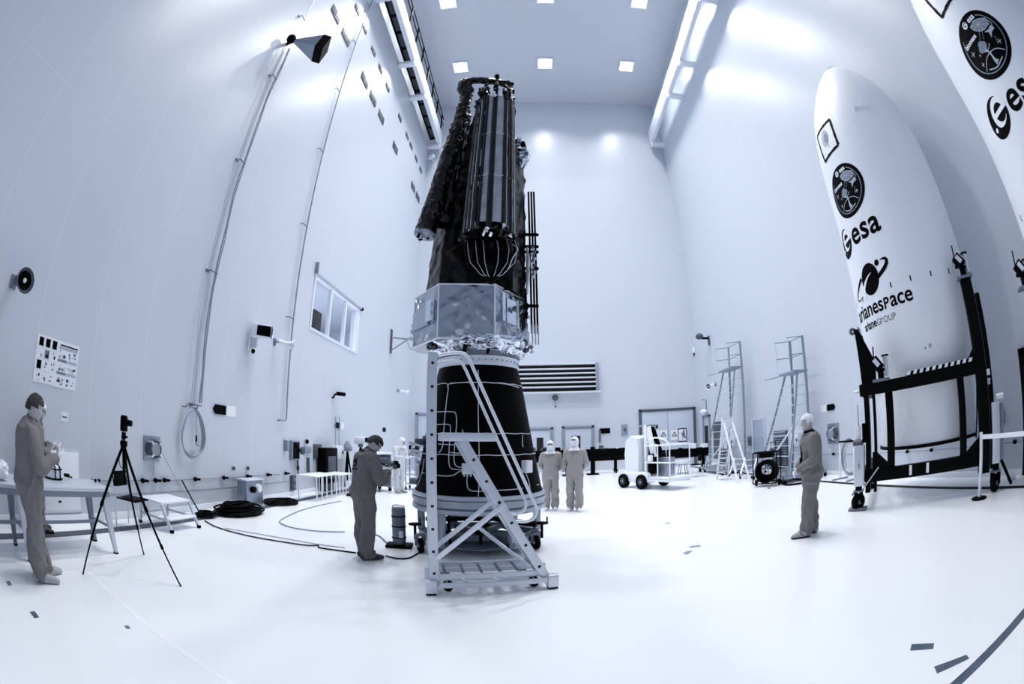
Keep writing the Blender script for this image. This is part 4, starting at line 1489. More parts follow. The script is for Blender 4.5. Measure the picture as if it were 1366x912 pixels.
# ------------------------------------------------------------------ dark wheeled frames carrying the halves
def make_frame(dy, label, cast_labels=None):
    A = Vector((5.80, 6.20 + dy, 0)); B = Vector((7.40, 4.28 + dy, 0)); C_ = Vector((7.45, 7.72 + dy, 0))
    f = thing('fairing_trolley', label, 'transport frame', (A.x, A.y, 0))
    U_ = (B - A).normalized(); N_ = Vector((U_.y, -U_.x, 0))
    if N_.x > 0: N_ = -N_
    def P_(t, z, o=0): return A.lerp(B, t) + N_ * o + Vector((0, 0, z))
    b = MB()
    b.bar(P_(-.02, 2.10), P_(1.02, 2.10), .16, .21, material=M['frame'], bev=.01)
    b.build('upper_beam', parent=f)
    k = MB()
    k.bar(P_(.36, 2.215), P_(.96, 2.215), .10, .012, material=M['black'])
    n = 11
    for i in range(n):
        t0 = .37 + .58 * i / n
        q0, q1 = P_(t0, 2.235, .082), P_(t0 + .030, 2.235, .082)
        k.prism([P_(t0, 2.215, .084), P_(t0 + .028, 2.215, .084), P_(t0 + .040, 2.275, .084), P_(t0 + .012, 2.275, .084)], -N_ * .165, M['decalw'])
        k.prism([P_(t0 + .028, 2.215, .084), P_(t0 + .053, 2.215, .084), P_(t0 + .065, 2.275, .084), P_(t0 + .040, 2.275, .084)], -N_ * .165, M['decal'])
    k.build('striped_pad', parent=f, smooth=False)
    k = MB()
    k.tube([P_(-.035, 2.09), P_(-.075, 2.09)], [.035, .02], 10, M['alu'])
    k.build('pin', parent=f)
    b = MB()
    b.bar(P_(-.0, .60), P_(1.0, .60), .16, .22, material=M['frame'], bev=.01)
    b.build('lower_beam', parent=f)
    for t in (.36, .50):
        k = MB(); k.bar(P_(t, .615, .085), P_(t + .022, .615, .085), .004, .17, material=M['decalw']); k.build('white_label', parent=f, smooth=False)
    b = MB()
    b.bar(A + Vector((0, 0, .60)), C_ + Vector((0, 0, .60)), .14, .2, material=M['frame'], bev=.01)
    b.build('rear_lower_beam', parent=f)
    b = MB()
    b.bar(A + Vector((0, 0, 2.10)), C_ + Vector((0, 0, 2.10)), .14, .2, material=M['frame'], bev=.01)
    b.build('rear_upper_beam', parent=f)
    for t, w in ((.21, .15), (.815, .14)):
        b = MB()
        b.obox(P_(t, 1.35, -.01), U_ * w / 2, N_ * .06, (0, 0, .66), M['frame'], .008)
        b.build('inner_post', parent=f)
    # corner post A with tapered top
    b = MB()
    b.obox(P_(.025, 1.17), U_ * .05, N_ * .07, (0, 0, .87), M['frame'], .008)
    b.obox(P_(.085, 1.17), U_ * .028, N_ * .05, (0, 0, .87), M['frame'], .006)
    b.prism([P_(.0, 2.2, .06), P_(.115, 2.2, .06), P_(.125, 2.55, .06), P_(.02, 3.16, .06), P_(-.012, 3.2, .06)], -N_ * .12, M['frame'])
    b.build('corner_post', parent=f, smooth=False)
    k = MB()
    k.prism([P_(.06, .71, .05), P_(.22, .71, .05), P_(.09, 1.0, .05), P_(.06, 1.0, .05)], -N_ * .1, M['frame'])
    k.build('gusset', parent=f, smooth=False)
    k = MB()
    k.prism([P_(.96, .71, .05), P_(.82, .71, .05), P_(.96, .98, .05)], -N_ * .1, M['frame'])
    k.build('gusset', parent=f, smooth=False)
    k = MB()
    k.prism([P_(.96, 2.2, .05), P_(.88, 2.2, .05), P_(.96, 2.45, .05)], -N_ * .1, M['frame'])
    k.build('gusset', parent=f, smooth=False)
    # mast B, leaning back a little at the top
    b = MB()
    b.obox(P_(1.0, 1.97), U_ * .115, N_ * .10, (0, 0, 1.62), M['frame'], .012)
    b.obox(P_(1.075, 1.85), U_ * .045, N_ * .06, (0, 0, 1.45), M['frame'], .008)
    mast = b.build('mast', parent=f)
    k = MB()
    k.obox(P_(1.062, 1.98, .07), U_ * .035, N_ * .004, (0, 0, .05), M['decalw'])
    k.build('white_label', parent=mast, smooth=False)
    k = MB()
    k.obox(P_(1.062, 1.83, .07), U_ * .035, N_ * .004, (0, 0, .05), M['ink3'])
    k.build('white_label', parent=mast, smooth=False)
    k = MB()
    k.bar(P_(.97, 2.2, -.05), P_(.93, .95, -.05), .02, .03, material=M['black'])
    k.build('tie_rod', parent=f)
    # clamp heads
    for base, zz, nm in ((P_(1.0, 3.59), 0, 'mast'), (P_(.16, 2.20), 0, 'beam'), (C_ + Vector((0, 0, 3.0)), 0, 'rear')):
        k = MB()
        k.obox(base + Vector((0, 0, .02)), U_ * .17, N_ * .12, (0, 0, .025), M['mgray'], .006)
        k.obox(base + Vector((0, 0, .12)), U_ * .06, N_ * .05, (0, 0, .10), M['frame'], .008)
        rt = (U_ * .8 + Vector((0, 0, .6))).normalized(); rn = rt.cross(N_)
        k.obox(base - U_ * .05 + N_ * .08 + Vector((0, 0, .30)), rt * .09, N_ * .08, rn * .12, M['black'], .015)
        k.obox(base - U_ * .055 + N_ * .165 + Vector((0, 0, .32)), rt * .04, N_ * .006, rn * .075, M['alub'], .004)
        k.cyl(base + U_ * .12 + Vector((0, 0, .08)), base + U_ * .12 + Vector((0, 0, .42)), .045, 12, M['alu'])
        k.cyl(base + U_ * .12 + Vector((0, 0, .42)), base + U_ * .12 + Vector((0, 0, .445)), .075, 12, M['black'])
        k.bar(base - U_ * .15 + Vector((0, 0, .24)), base + U_ * .14 + Vector((0, 0, .18)), .06, .05, material=M['black'], bev=.006)
        k.tube([base - U_ * .12 + Vector((0, 0, .36)), base - U_ * .10 + Vector((0, 0, .62))], .014, 8, M['black'])
        k.tube([base - U_ * .02 + Vector((0, 0, .2)), base - U_ * .02 - N_ * .25 + Vector((0, 0, .34))], .03, 8, M['black'])
        k.build('clamp', parent=f)
    # jack boxes, casters
    k = MB()
    k.obox(P_(-.045, .80, .06), U_ * .10, N_ * .09, (0, 0, .36), M['alu'], .012)
    k.obox(P_(-.045, .80, .152), U_ * .008, N_ * .004, (0, 0, .05), M['dgray'])
    k.build('jack_box', parent=f)
    k = MB()
    k.obox(P_(-.06, 1.34, .02), U_ * .05, N_ * .05, (0, 0, .15), M['white'], .01)
    k.obox(P_(-.0, 1.36, .05), U_ * .05, N_ * .05, (0, 0, .17), M['black'], .01)
    k.tube([P_(-.09, 1.2, .06), P_(-.02, 1.2, .1)], .06, 12, M['dgray'])
    k.tube([P_(-.05, 1.48, .03), P_(-.05, 1.86, .03)], .008, 6, M['dgray'])
    k.build('jack_drive', parent=f)
    k = MB()
    k.obox(P_(1.10, .98, .05), U_ * .085, N_ * .08, (0, 0, .50), M['alu'], .012)
    k.obox(P_(1.165, .98, -.02), U_ * .03, N_ * .08, (0, 0, .46), M['gray'], .012)
    k.build('jack_box', parent=f)
    k = MB()
    k.cyl(P_(1.08, 1.5, .05), P_(1.08, 1.85, .05), .035, 12, M['black'])
    k.cyl(P_(1.12, 1.55, .05), P_(1.18, 1.55, .1), .06, 12, M['alu'])
    k.build('jack_drive', parent=f)
    for t, nm in ((-.05, 'a'), (1.105, 'b'), (None, 'c')):
        c = (P_(t, 0, .04) if t is not None else Vector((C_.x, C_.y, 0)))
        axd = (U_ * .75 + N_ * .65).normalized()
        k = MB()
        k.lathe([(.04, -.05), (.12, -.055), (.15, -.04), (.15, .04), (.12, .055), (.04, .05)], c + Vector((0, 0, .152)), 24, axd, M['rubber'])
        k.cyl(c + Vector((0, 0, .152)) - axd * .07, c + Vector((0, 0, .152)) + axd * .07, .045, 12, M['mgray'])
        cs = k.build('caster', parent=f)
        k = MB()
        for s_ in (-1, 1):
            k.bar(c + axd * .08 * s_ + Vector((0, 0, .14)), c + axd * .08 * s_ + Vector((0, 0, .34)), .015, .10, up=axd, material=M['black'])
        k.obox(c + Vector((0, 0, .35)), U_ * .10, N_ * .10, (0, 0, .014), M['mgray'], .004)
        k.obox(c + Vector((0, 0, .42)), U_ * .06, N_ * .06, (0, 0, .08), M['black'], .006)
        if t == -.05:
            k.bar(c - U_ * .18 + Vector((0, 0, .03)), c + U_ * .18 + Vector((0, 0, .03)), .26, .03, material=M['mgray'], bev=.006)
            k.tube([c - axd * .12 + Vector((0, 0, .30)), c - axd * .2 + Vector((0, 0, .26))], .02, 8, M['mgray'])
        k.build('fork', parent=cs)
    k = MB()
    k.tube([P_(-.02, .36, .1), P_(.11, .74, .1)], .012, 8, M['alu'])
    k.build('tow_bar', parent=f)
    k = MB()
    k.bar(P_(1.16, .5, -.05), P_(1.27, .05, -.1), .06, .05, material=M['black'])
    k.build('stabiliser', parent=f)
    return f


make_frame(0, 'dark steel wheeled frame with striped beam carrying the whole fairing half')
make_frame(-4.82, 'dark clamp mast of the frame at the right photo edge')

# ================================================================== THINGS ON THE WALLS
X_, Y_, Z_ = Vector((1, 0, 0)), Vector((0, 1, 0)), Vector((0, 0, 1))


def bump_box(x, y, z, hx, hy, hz, m, bev=.01):
    return MB().box((x - hx, y - hy, z - hz), (x + hx, y + hy, z + hz), m, bev)


# square dark grilles high on the left wall
lower = [(447, 21), (461, 50), (486, 108), (497, 133), (508, 157), (527, 197), (551, 248), (557, 263)]
upper = [(476, 14), (486, 38), (498, 68), (507, 93), (517, 116), (533, 158), (543, 181), (548, 195), (555, 211), (561, 226)]
for row, lst, z, hy, hz in (('lower', lower, 15.17, .40, .19), ('upper', upper, 17.14, .29, .125)):
    n = len(lst)
    for i, (x, y) in enumerate(lst):
        p = WL(x, y)
        t = thing('wall_grille', '%s dark grille from the back corner, %s row high on left wall' % (ORD[n - 1 - i], row), 'grille', (XL, p.y, z), 'grilles high on the left wall')
        k = MB()
        k.box((XL + .001, p.y - hy, z - hz), (XL + .03, p.y + hy, z + hz), M['slot'], .008)
        k.build('face', parent=t)
        k = MB()
        k.box((XL + .031, p.y - .02, z - hz), (XL + .04, p.y + .02, z + hz), M['gray'])
        k.box((XL + .031, p.y - hy, z - .01), (XL + .036, p.y + hy, z + .01), M['dgray'])
        k.build('mullion', parent=t, smooth=False)

# cable run with brackets climbing the left wall
pts = [WL(x, y, .10) for x, y in [(415, 0), (386, 62), (359, 118), (320, 230), (300, 296), (286, 363), (269, 466), (263.5, 538)]]
yy = 6.68
zz = [p.z for p in pts]
t = thing('cable_run', 'thick dark vertical cable bundle on brackets beside the floodlight on left wall', 'cable', (XL, yy, 1.9))
for dy, r in ((0, .02), (.05, .014), (-.20, .006), (-.26, .006)):
    path = [Vector((XL + .10 + .02 * sin(i * 1.3), yy + dy + .012 * sin(i * 2.1 + dy * 30), 2.1 + i * .55)) for i in range(20)]
    path = [q for q in path if q.z < 11.2]
    k = MB(); k.tube(path + [Vector((XL + .10, yy + dy, 11.4))], r, 7, M['gray'] if r > .01 else M['ring'])
    k.build('cable', parent=t)
k = MB().tube([(XL + .1, yy + .03, 13.0), (XL + .1, yy + .03, 15.5), (XL + .1, yy + .03, 19.3)], .012, 6, M['ring'])
k.build('upper_wire', parent=t)
for x, y in [(400, 25), (361, 104), (317, 215), (280, 363), (265, 541)]:
    z = WL(x, y).z
    k = MB()
    k.box((XL + .001, yy - .22, z - .03), (XL + .02, yy - .12, z + .03), M['mgray'])
    k.tube([(XL + .01, yy - .17, z), (XL + .12, yy - .17, z), (XL + .12, yy + .05, z)], .015, 6, M['mgray'])
    k.build('bracket', parent=t)
# second pipe
yy = 10.2
t = thing('conduit_pipe', 'thin grey vertical pipe with an elbow foot between two horns and the window', 'pipe', (XL, yy, 1.75))
k = MB()
zb2 = WL(379.6, 561).z
k.tube([(XL + .032, yy - .35, zb2 - .02), (XL + .10, yy - .33, zb2), (XL + .10, yy - .06, zb2), (XL + .10, yy, zb2 + .06), (XL + .10, yy, 6), (XL + .1, yy, 12), (XL + .1, yy, 15), (XL + .1, yy, 19.3)], .024, 8, M['gray'])
k.build('pipe', parent=t)
for x, y in [(489, 9), (470, 58), (447, 120), (424, 200), (402, 300), (384, 424)]:
    z = WL(x, y).z
    MB().tube([(XL + .008, yy - .26, z), (XL + .11, yy - .26, z), (XL + .11, yy, z)], .016, 6, M['mgray']).build('wall_mount', parent=t)

# hanging cable loop
p = WL(258, 580, .08)
ty = WL(252, 543).y
t = thing('cable_coil', 'long grey cable coil hanging from hooks on the left wall', 'cable', (XL, p.y, .95))
for i in range(4):
    a0_ = .29 + .02 * i
    top = WL(256, 545, .08).z; bot = WL(258, 611 - i, .08).z
    cz, hz = (top + bot) / 2, (top - bot) / 2
    path = [Vector((XL + .07 + .015 * i, p.y - .02 + sin(a) * (a0_ * (1 - .25 * cos(a))), cz + hz * cos(a))) for a in [2 * pi * j / 28 for j in range(28)]]
    MB().tube(path, .013, 6, M['gray'] if i % 2 else M['ring'], closed=True).build('loop', parent=t)
for yv in (p.y - .28, p.y + .05):
    k = MB(); k.tube([(XL + .001, yv, top + .02), (XL + .12, yv, top + .02), (XL + .13, yv, top + .08)], .014, 6, M['mgray']); k.build('hook', parent=t)
k = MB()
k.tube([(XL + .09, p.y + .06, top - .03), (XL + .09, p.y + .07, cz + .15), (XL + .09, p.y + .08, cz - .05)], .008, 6, M['ring'])
k.cyl((XL + .09, p.y + .08, cz - .05), (XL + .09, p.y + .08, cz - .17), .02, 8, M['black'])
k.tube([(XL + .09, p.y + .08, cz - .17), (XL + .09, p.y + .08, cz - .22), (XL + .09, p.y + .16, cz - .25)], .008, 6, M['black'])
k.build('pendant_plug', parent=t)

# floodlight on the left wall
p = WL(389, 55, .25)
t = thing('floodlight', 'grey cone shaped floodlight with black front high on the left wall', 'floodlight', (XL, p.y, p.z))
k = MB()
k.cyl((XL + .001, p.y + .12, p.z + .1), (XL + .22, p.y + .05, p.z + .05), .05, 10, M['black'])
k.ell((XL + .25, p.y - .05, p.z + .05), .14, .14, .16, 12, 8, M['black'])
k.build('wall_mount', parent=t)
d_ = Vector((.75, .45, -.18)).normalized()
o1 = d_.cross(Z_).normalized(); o2 = o1.cross(d_)
a = Vector((XL + .3, p.y, p.z))
def frus(mb, a, d, L, r0, r1, m):
    q = []
    for (dist, r) in ((0, r0), (L, r1)):
        for sx, sy in ((-1, -1), (1, -1), (1, 1), (-1, 1)):
            q.append(a + d * dist + o1 * sx * r + o2 * sy * r * .9)
    mb.add(q, [(0, 1, 2, 3), (7, 6, 5, 4), (0, 4, 5, 1), (1, 5, 6, 2), (2, 6, 7, 3), (3, 7, 4, 0)], m)
k = MB(); frus(k, a, d_, .78, .03, .30, M['gray']); k.build('housing', parent=t, smooth=False)
k = MB(); frus(k, a + d_ * .78, d_, .24, .31, .31, M['black']); k.build('hood', parent=t, smooth=False)


def horn(name_label, p, d, size, dark=False, wallx=None, cat='loudspeaker'):
    """wall horn loudspeaker: p on the wall, d pointing direction"""
    t = thing('horn_speaker', name_label, cat, tuple(p))
    d = Vector(d).normalized()
    n = Vector((1, 0, 0)) if wallx == 'L' else (Vector((-1, 0, 0)) if wallx == 'R' else Vector((0, -1, 0)))
    k = MB()
    k.obox(p + n * .012, n * .01, n.cross(Z_) * .06, (0, 0, .09), M['mgray'], .004)
    k.tube([p + n * .01, p + n * .12, p + n * .16 + d * .03], .022, 8, M['mgray'])
    k.build('wall_mount', parent=t)
    a = p + n * .17
    k = MB()
    k.lathe([(0, -.03), (.4 * size, -.02), (.45 * size, .06), (.34 * size, .12), (.36 * size, .22), (.55 * size, .5 * size + .2), (.82 * size, .95 * size + .2), (size, 1.15 * size + .2), (.97 * size, 1.17 * size + .2), (.78 * size, .95 * size + .2), (.5 * size, .5 * size + .2), (.0, .3 * size + .2)], a, 24, d, M['dgray'] if dark else M['white'])
    b_ = k.build('horn', parent=t)
    k = MB()
    f0 = a + d * (.5 * size + .2)
    k.lathe([(0, .12 * size), (.74 * size, .42 * size), (.74 * size, .40 * size), (0, .10 * size)], f0, 24, d, M['black'] if dark else M['dgray'])
    k.ell(f0 + d * .42 * size, .2 * size, .2 * size, .2 * size, 12, 8, M['white'])
    k.build('throat', parent=b_)
    return t


horn('grey round horn loudspeaker near the left photo edge', WL(18, 376), (1, .05, -.1), .16, True, 'L')
horn('white horn loudspeaker left of the thin pipe on left wall', WL(366, 456), (.75, .65, -.12), .15, False, 'L')
horn('small white horn loudspeaker near the back corner of left wall', WL(530, 521), (.9, .5, -.2), .15, False, 'L')
horn('white horn loudspeaker on the right wall beside the tall ladders', WR(955, 513), (-.85, -.4, -.2), .17, False, 'R')
horn('white horn loudspeaker beside the left edge of the whole fairing', WR(1146, 443), (-.8, -.55, -.08), .13, False, 'R')

# camera housings
p = WL(333, 449)
t = thing('camera_housing', 'white boxy camera housing with black window on left wall', 'camera', tuple(p))
k = MB()
k.box((XL + .001, p.y - .06, p.z - .30), (XL + .06, p.y + .06, p.z + .12), M['white'], .01)
k.obox((XL + .14, p.y + .02, p.z - .12), (.09, 0, 0), (0, .04, 0), (0, 0, .13), M['alu'], .01)
k.ell((XL + .13, p.y + .03, p.z - .33), .05, .05, .06, 10, 6, M['black'])
k.build('bracket', parent=t)
k = MB()
d_ = Vector((.86, .50, -.05)).normalized(); s_ = d_.cross(Z_).normalized()
c = Vector((XL + .30, p.y + .08, p.z + .12))
k.obox(c, d_ * .25, s_ * .17, (0, 0, .16), M['white'], .04)
k.build('housing', parent=t)
k = MB()
k.obox(c + d_ * .243 + Vector((0, 0, -.0)), d_ * .012, s_ * .155, (0, 0, .135), M['black'], .012)
k.obox(c + s_ * .165 + d_ * .06 + Z_ * .0, d_ * .17, s_ * .012, (0, 0, .12), M['black'], .012)
k.ell(c + d_ * .25 - Z_ * .09, .03, .05, .06, 10, 6, M['white'])
k.build('window', parent=t)
p = WL(443, 528)
t = thing('wall_camera', 'small black camera on a bracket below the window', 'camera', tuple(p))
k = MB(); k.tube([p + Vector((.001, 0, -.05)), p + Vector((.05, 0, -.05)), p + Vector((.1, .02, .06)), p + Vector((.2, .15, .07))], .035, 8, M['black']); k.build('bracket', parent=t)
k = MB(); k.obox(p + Vector((.22, .22, .09)), Vector((.5, .85, 0)).normalized() * .16, Vector((.85, -.5, 0)).normalized() * .06, (0, 0, .06), M['black'], .015); k.build('body', parent=t)
p = WL(521, 455)
t = thing('bracket_arm', 'grey triangular bracket arm with hanging wire near the back of left wall', 'bracket', tuple(p))
k = MB(); k.box((XL + .001, p.y - .08, p.z - .55), (XL + .07, p.y + .08, p.z + .55), M['dgray'], .01); k.build('wall_mount', parent=t)
k = MB()
k.tube([(XL + .05, p.y, p.z + .18), (XL + .9, p.y + .1, p.z + .1)], .045, 8, M['gray'])
k.tube([(XL + .05, p.y, p.z - .42), (XL + .75, p.y + .1, p.z + .06)], .035, 8, M['gray'])
k.build('arm', parent=t)
k = MB(); k.ell((XL + 1.05, p.y + .1, p.z + .14), .22, .16, .12, 14, 8, M['ring']); k.build('lamp_head', parent=t)
k = MB(); k.tube(curve_pts([(XL + .75, p.y + .1, p.z + .05), (XL + .95, p.y + .1, p.z - .35), (XL + 1.3, p.y + .1, p.z - .3), (XL + 1.45, p.y + .1, p.z + .3)], 6), .012, 6, M['dgray']); k.build('wire', parent=t)
p = WR(946, 451)
t = thing('bracket_arm', 'dark bracket arm with blurred lamp head near the back of right wall', 'bracket', tuple(p))
k = MB(); k.box((XR - .07, p.y - .08, p.z - .35), (XR - .001, p.y + .08, p.z + .12), M['dgray'], .01); k.build('wall_mount', parent=t)
k = MB(); k.tube([(XR - .05, p.y, p.z), (XR - .5, p.y - .15, p.z - .02)], .06, 8, M['black']); k.build('arm', parent=t)
k = MB(); k.ell((XR - .62, p.y - .2, p.z + .06), .2, .2, .16, 14, 8, M['dgray']); k.build('lamp_head', parent=t)
p = WB(577, 216)
t = thing('wall_camera', 'small pale camera on the back wall beside the slanting black boom', 'camera', tuple(p))
k = MB(); k.tube([p + Vector((0, -.001, 0)), p + Vector((0, -.35, .05))], .05, 8, M['alu']); k.build('bracket', parent=t)
k = MB(); k.obox(p + Vector((0, -.45, .1)), (.18, -.1, 0), (.05, .09, 0), (0, 0, .12), M['white'], .03); k.ell(p + Vector((-.15, -.4, .12)), .08, .08, .1, 10, 6, M['black']); k.build('body', parent=t)
p = WB(925.5, 470)
t = thing('wall_camera', 'tiny white camera in the back right corner below the dark bracket', 'camera', tuple(p))
k = MB(); k.obox(p + Vector((0, -.1, .1)), (.1, 0, 0), (0, .1, 0), (0, 0, .16), M['white'], .03); k.build('body', parent=t)
k = MB(); k.ell(p + Vector((0, -.15, -.12)), .09, .09, .09, 10, 6, M['black']); k.build('lens', parent=t)

# notice board with grids of pictures
p00, p11 = WL(45, 509), WL(105, 460)
py0, py1, pz0, pz1 = 2.73, 3.60, 1.90, 2.54
t = thing('notice_board', 'white notice sheet with rows of small dark pictures on the left wall', 'poster', (XL, (py0 + py1) / 2, pz0))
MB().box((XL + .001, py0, pz0), (XL + .008, py1, pz1), M['paper']).build('picture_sheet', parent=t, smooth=False)
k = MB()
random.seed(5)
def pr(fy0, fy1, fz0, fz1, m):
    k.box((XL + .0085, py0 + fy0 * (py1 - py0), pz0 + fz0 * (pz1 - pz0)), (XL + .0095, py0 + fy1 * (py1 - py0), pz0 + fz1 * (pz1 - pz0)), m)
for r in range(4):
    for c_ in range(3):
        y0 = .05 + c_ * .155; z0 = .77 - r * .24
        dens = [[.9, .8, 1], [.1, .75, .2], [.8, .4, .3], [.4, .3, .2]][r][c_]
        if dens > .7:
            pr(y0, y0 + .105, z0, z0 + .18, M['ink'] if dens > .75 else M['ink2'])
            if dens < .95: pr(y0 + .05, y0 + .09, z0 + .02, z0 + .07, M['paper'])
        for q in range(int(2 + dens * 6)):
            a_ = y0 + random.uniform(0, .07); b_ = z0 + random.uniform(0, .13)
            pr(a_, a_ + random.uniform(.015, .04), b_, b_ + random.uniform(.015, .06), random.choice([M['ink2'], M['ink3'], M['ink']]))
    pr(.03, .49, .735 - r * .24, .739 - r * .24, M['ink3'])
pr(.55, .97, .90, .93, M['ink'])
pr(.53, .97, .82, .89, M['ink3'])
for z0 in (.55, .28):
    pr(.52, .74, z0, z0 + .06, M['ink2']); pr(.76, .98, z0, z0 + .06, M['ink3'])
for (y0, z0) in ((.54, .62), (.76, .62), (.54, .35), (.76, .35), (.54, .05), (.76, .05)):
    for q in range(9):
        a_ = y0 + random.uniform(0, .16); b_ = z0 + random.uniform(0, .14)
        pr(a_, a_ + random.uniform(.012, .06), b_, b_ + random.uniform(.012, .06), random.choice([M['ink2'], M['ink3'], M['ink3'], M['ink']]))
k.build('printing', parent=t, smooth=False)
p = WL(86, 556)
t = thing('wall_label', 'small white label on left wall below the notice sheet', 'label', tuple(p))
MB().box((XL + .001, p.y - .075, p.z - .065), (XL + .006, p.y + .075, p.z + .065), M['paper']).build('card', parent=t, smooth=False)
k = MB()
for i in range(7):
    k.box((XL + .0065, p.y - .05 + i * .014, p.z - .012), (XL + .0075, p.y - .04 + i * .014, p.z + .010), M['ink'])
k.build('printing', parent=t, smooth=False)

# wall panel with hose reel
def hose_panel(p, n, s, label, hs):
    t = thing('hose_reel', label, 'hose reel', tuple(p))
    MB().obox(p + n * .012, n * .01, s * hs, (0, 0, hs * 1.02), M['plate'], .004).build('mounting_plate', parent=t)
    k = MB()
    for i in range(6):
        rr_ = hs * (.80 - .05 * (i % 3))
        k.tube([p + n * (.05 + .03 * (i // 2)) + s * cos(a) * rr_ + Z_ * sin(a) * rr_ * .95 for a in [2 * pi * j / 28 for j in range(28)]], .016, 6, M['dgray'], closed=True)
    k.build('hose', parent=t)
    k = MB()
    for a in (45, 135, 225, 315):
        a_ = radians(a)
        q = p + s * cos(a_) * hs * .85 + Z_ * sin(a_) * hs * .85
        k.bar(q + n * .02, q + n * .18, .03, .03, material=M['alub'])
        k.bar(q + n * .17, p + n * .17 + s * cos(a_) * hs * .55 + Z_ * sin(a_) * hs * .55, .03, .03, material=M['alub'])
    k.lathe([(0, .02), (hs * .55, .02), (hs * .55, .14), (hs * .5, .15), (0, .15)], p, 24, n, M['gray'])
    k.build('drum', parent=t)
    return t
p = WL(202, 598)
t = hose_panel(p, X_, Y_, 'coiled hose on a square steel plate on left wall near the tripod', .21)
k = MB()
k.tube([p + Vector((.06, .0, -.2)), p + Vector((.03, .02, -.45)), Vector((XL + .03, p.y + .03, .71))], .007, 6, M['gray'])
k.tube([p + Vector((.1, .2, -.05)), Vector((XL + .17, p.y + .55, .6)), Vector((XL + .2, p.y + .75, .35))], .005, 6, M['gray'])
k.build('dangling_cable', parent=t)
p = WR(1112, 578)
hose_panel(p, -X_, Y_, 'coiled hose on a square steel plate on the right wall behind the lone worker', .30)

def arrow_sign(p, n, s, L, label, wall_lab=True, flip=1):
    if not wall_lab:
        k = MB()
        k.prism([p + n * .001 + s * q[0] * L * flip + Z_ * q[1] * L for q in ((-.5, 0), (-.32, .22), (.5, .22), (.5, -.22), (-.32, -.22))], n * .03, M['black'])
        return k.build('exit_sign', loc=tuple(p), smooth=False, label=label, cat='sign')
    t = thing('exit_sign', label, 'sign', tuple(p))
    k = MB()
    pol = [p + n * .001 + s * q[0] * L * flip + Z_ * q[1] * L for q in ((-.5, 0), (-.32, .22), (.5, .22), (.5, -.22), (-.32, -.22))]
    k.prism(pol, n * .03, M['black'])
    k.build('board', parent=t, smooth=False)
    if wall_lab:
        k = MB()
        c = p + s * L * 1.0 * flip
        k.obox(c + n * .004, n * .003, s * L * .4, (0, 0, L * .26), M['decalw'])
        k.build('white_card', parent=t, smooth=False)
arrow_sign(WL(292, 546), X_, Y_, .44, 'black arrow shaped sign right of the hanging cable coil')
arrow_sign(WL(449.5, 567), X_, Y_, .42, 'black sign on left wall beyond the dark panels')
arrow_sign(WL(512, 573), X_, Y_, .40, 'small black sign on left wall above the ghostly white worker', False)
arrow_sign(WB(806, 574.5), -Y_, X_, .62, 'black sign on the back wall right of two doors', False)
arrow_sign(WR(1109, 543), -X_, Y_, .42, 'black sign on right wall above the hose plate', True, 1)

# thin cable line with plugs along the left wall
t = thing('cable_line', 'thin cable strung along the lower left wall with black plugs', 'cable', (XL, 7, .55))
k = MB()
k.tube([(XL + .025, y, .62 + .006 * sin(y * 3)) for y in [4.2 + .45 * i for i in range(14)]], .009, 6, M['gray'])
k.build('line', parent=t)
k = MB(); k.box((XL + .001, 4.2, .40), (XL + .012, 10.4, .408), M['gray']); k.build('lower_line', parent=t)
for x, y in [(188, 641), (205, 641), (217, 641), (258, 640), (296, 638.5), (328, 636.5), (355, 634), (379, 632)]:
    q = WL(x, y)
    k = MB()
    k.ell((XL + .06, q.y, .63), .05, .05, .045, 10, 6, M['black'])
    k.cyl((XL + .06, q.y + .03, .63), (XL + .09, q.y + .12, .625), .025, 8, M['black'])
    k.build('plug', parent=t)
k = MB()
yv = WL(240, 641).y
k.tube(curve_pts([(XL + .06, yv, .62), (XL + .14, yv + .06, .45), (XL + .22, yv + .18, .2), (XL + .3, yv + .25, .02)], 5), .014, 6, M['black'])
k.build('drop_cable', parent=t)

# white hatch in the wall behind the table
p = WL(85, 665)
y0, y1 = WL(62, 665).y, WL(107, 665).y
t = thing('wall_hatch', 'white square hatch with a latch low on left wall behind the table', 'hatch', (XL, p.y, .2))
MB().box((XL + .001, y0 - .08, .15), (XL + .02, y1 + .02, 1.06), M['alu'], .004).build('frame', parent=t)
MB().box((XL + .021, y0 - .05, .19), (XL + .045, y1 - .02, 1.02), M['white'], .006).build('door', parent=t)
MB().box((XL + .046, y1 - .14, .56), (XL + .08, y1 + .02, .61), M['chrome'], .01).build('latch', parent=t)
MB().box((XL + .046, y0 + .22, .30), (XL + .049, y0 + .28, .325), M['black']).build('maker_plate', parent=t)

